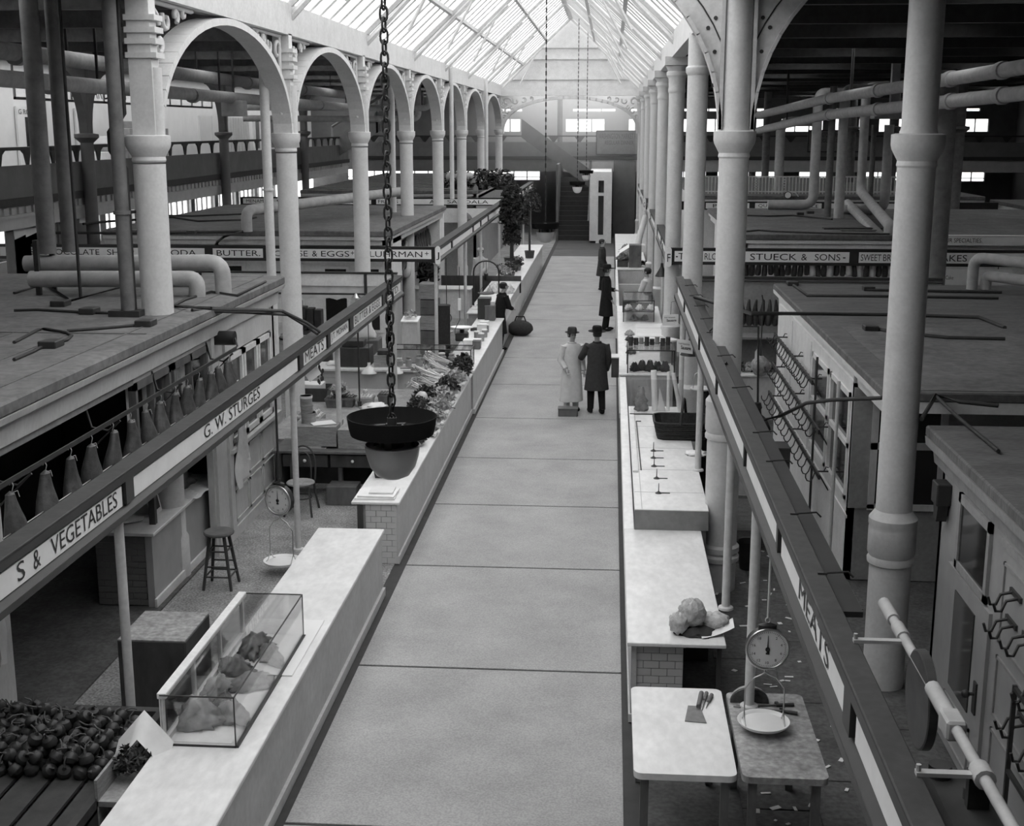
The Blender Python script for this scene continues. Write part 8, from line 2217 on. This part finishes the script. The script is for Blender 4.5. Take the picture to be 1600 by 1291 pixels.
    t.tube([at(0.075 * cos(a), 0.01 + 0.07 * sin(a), 1.48) for a in [2 * pi * k / 12 for k in range(12)]], 0.022, 6, closed=True)
    t.out('coat', cm, P)
    for nm in ('r', 'l'):
        h0, k0, a0 = [Vector(p) for p in JT['leg' + nm]]
        MB().tube([h0, h0.lerp(k0, 0.5), k0, k0.lerp(a0, 0.5), a0], 0.1, 10, r1=0.065).out('trouser_leg', tm, P)
        MB().blob((a0.x, a0.y - 0.06, 0.045), (0.05, 0.15, 0.05), 12, 7).tube([a0, (a0.x, a0.y, 0.03)], 0.05, 8).out('shoe', coat_d, P)
    for sg in (-1, 1):
        MB().blob(at(sg * 0.032, -0.104, 1.655), (0.013, 0.008, 0.008), 8, 5).out('eye', coat_d, P)
        MB().blob(at(sg * 0.082, -0.005, 1.645), (0.012, 0.022, 0.034), 8, 6).out('ear', skin, P)
    MB().blob(at(0, -0.098, 1.585), (0.024, 0.007, 0.006), 8, 5).out('mouth', mat('lips', 0.2), P)
    if hat == 'bowler' or hat == 'felt':
        br = 0.15 if hat == 'bowler' else 0.18
        MB().lathe(at(0, -0.01, 1.69), [(br, 0.012), (br, 0.02), (0.105, 0.01), (0.1, 0.03), (0.098, 0.09), (0.08, 0.125), (0.0, 0.135)], 22, sy=1.15).out('hat', coat_d if hat == 'felt' else coat_m, P)
        MB().lathe(at(0, 0.02, 1.6), [(0.082, 0), (0.09, 0.06), (0.092, 0.09)], 16, sy=1.05).out('hair', hair_m, P)
    elif hat == 'cap':
        MB().lathe(at(0, -0.005, 1.69), [(0.1, 0), (0.105, 0.04), (0.08, 0.075), (0, 0.085)], 18, sy=1.1).out('cap', cloth, P)
        MB().lathe(at(0, 0.02, 1.6), [(0.08, 0), (0.088, 0.06), (0.09, 0.09)], 16).out('hair', hair_m, P)
    else:
        MB().lathe(at(0, 0.018, 1.6), [(0.075, 0), (0.092, 0.05), (0.094, 0.09), (0.085, 0.13), (0.05, 0.16), (0, 0.168)], 18, sy=1.1).out('hair', hair_m, P)
    s_ = height / 1.82 if hat in ('bowler', 'felt') else height / 1.77
    P.location = loc; P.rotation_euler = (0, 0, rz); P.scale = (s_, s_, s_)
    return P
person('man in a long white coat and dark bowler standing mid-aisle', (gy(893, 600, 24.25)[0], 24.25, 0), radians(25), 1.62, (coat_w, coat_w), {'r': ((-0.26, 0.02, 1.13), (-0.2, -0.14, 0.95))}, 'bowler', 0.22)
person('figure in a dark overcoat and felt hat beside the white-coated man', (gy(932, 600, 24.05)[0], 24.05, 0), radians(195), 1.68, (coat_m, coat_d), {'l': ((0.3, -0.12, 1.15), (0.2, -0.32, 1.2)), 'stride': 0.08}, 'felt', 0.5)
person('man in a long dark coat and dark hat facing the third right counter', (gy(948, 500, 34.3)[0] - 0.02, 34.3, 0), radians(100), 1.78, (coat_d, coat_d), {'l': ((0.24, -0.1, 1.12), (0.1, -0.24, 1.1)), 'stride': 0.05}, 'felt', 0.42)
person('far dark-clad customer beyond the man facing the right counter', (gy(941, 390, 43.2)[0], 43.2, 0), radians(80), 1.7, (coat_m, coat_d), {}, None, 0.5)
person('bareheaded person in dark clothes leaning in the gap beyond the left aisle counter', (-2.66, 31.02, 0), radians(120), 1.66, (coat_d, coat_d), {'r': ((-0.24, -0.14, 1.14), (-0.1, -0.3, 1.08)), 'l': ((0.24, -0.14, 1.14), (0.1, -0.3, 1.08))}, None, 0.45, lean=0.22)
person('clerk in a white coat behind the trays of the third right counter', (0.98, 34.1, 0), radians(250), 1.72, (coat_w, coat_d), {'l': ((0.25, -0.1, 1.12), (0.14, -0.28, 1.0))}, None, 0.6)
q = gy(778, 400, 39.2)
person('clerk in white with a white cap behind the third left aisle counter', (-3.95, 39.5, 0), radians(-30), 1.72, (coat_w, coat_w), {'l': ((0.26, -0.06, 1.13), (0.16, -0.24, 1.0))}, 'cap', 0.6)
q = gz(893, 645, 0)
bg_ = thing('low_crate', 'low dark box on the aisle floor at the feet of the white-coated man', 'box', q)
MB().rbox(q[0] - 0.24, q[0] + 0.12, 23.7, 23.95, 0, 0.14, 0.008).out('case', mat('dim_box', 0.14), bg_)
MB().box(q[0] - 0.25, q[0] + 0.13, 23.69, 23.96, 0.14, 0.15).out('lid', mat('dim_box', 0.14), bg_)
# ================================================================ DUSTY LIGHT UNDER THE ROOF
hz = bpy.data.materials.new('dusty_air'); hz.use_nodes = True
nt = hz.node_tree; N = nt.nodes; L = nt.links
N.remove(N['Principled BSDF'])
vs_ = N.new('ShaderNodeVolumeScatter')
vs_.inputs['Color'].default_value = (0.97, 0.97, 0.97, 1); vs_.inputs['Anisotropy'].default_value = 0.2
tc = N.new('ShaderNodeTexCoord'); sp_ = N.new('ShaderNodeSeparateXYZ')
L.new(tc.outputs['Object'], sp_.inputs[0])
def ramp(out, lo, hi, to0=0.0, to1=1.0):
    m = N.new('ShaderNodeMapRange'); m.interpolation_type = 'SMOOTHSTEP'
    m.inputs['From Min'].default_value = lo; m.inputs['From Max'].default_value = hi
    m.inputs['To Min'].default_value = to0; m.inputs['To Max'].default_value = to1
    L.new(out, m.inputs['Value']); return m.outputs[0]
def mul(a, b):
    m = N.new('ShaderNodeMath'); m.operation = 'MULTIPLY'; L.new(a, m.inputs[0])
    if isinstance(b, float): m.inputs[1].default_value = b
    else: L.new(b, m.inputs[1])
    return m.outputs[0]
# thin near the floor and at the near edge, densest under the glass
d = mul(mul(ramp(sp_.outputs[2], 1.6, 7.0), ramp(sp_.outputs[1], 22.0, 44.0)), ramp(sp_.outputs[0], -10.0, -5.0))
L.new(mul(d, 0.065), vs_.inputs['Density'])
L.new(vs_.outputs[0], N['Material Output'].inputs['Volume'])
h = MB().prism([(-10.0, 1.6), (XR - 0.3, 1.6), (XR - 0.3, 7.0), (RX, RZ1 - 0.3), (XL + 0.3, 7.0), (-10.0, 7.0)], 'y', 22, 60.3).out('haze', hz, loc=(0, 0, 0))
h['kind'] = 'structure'
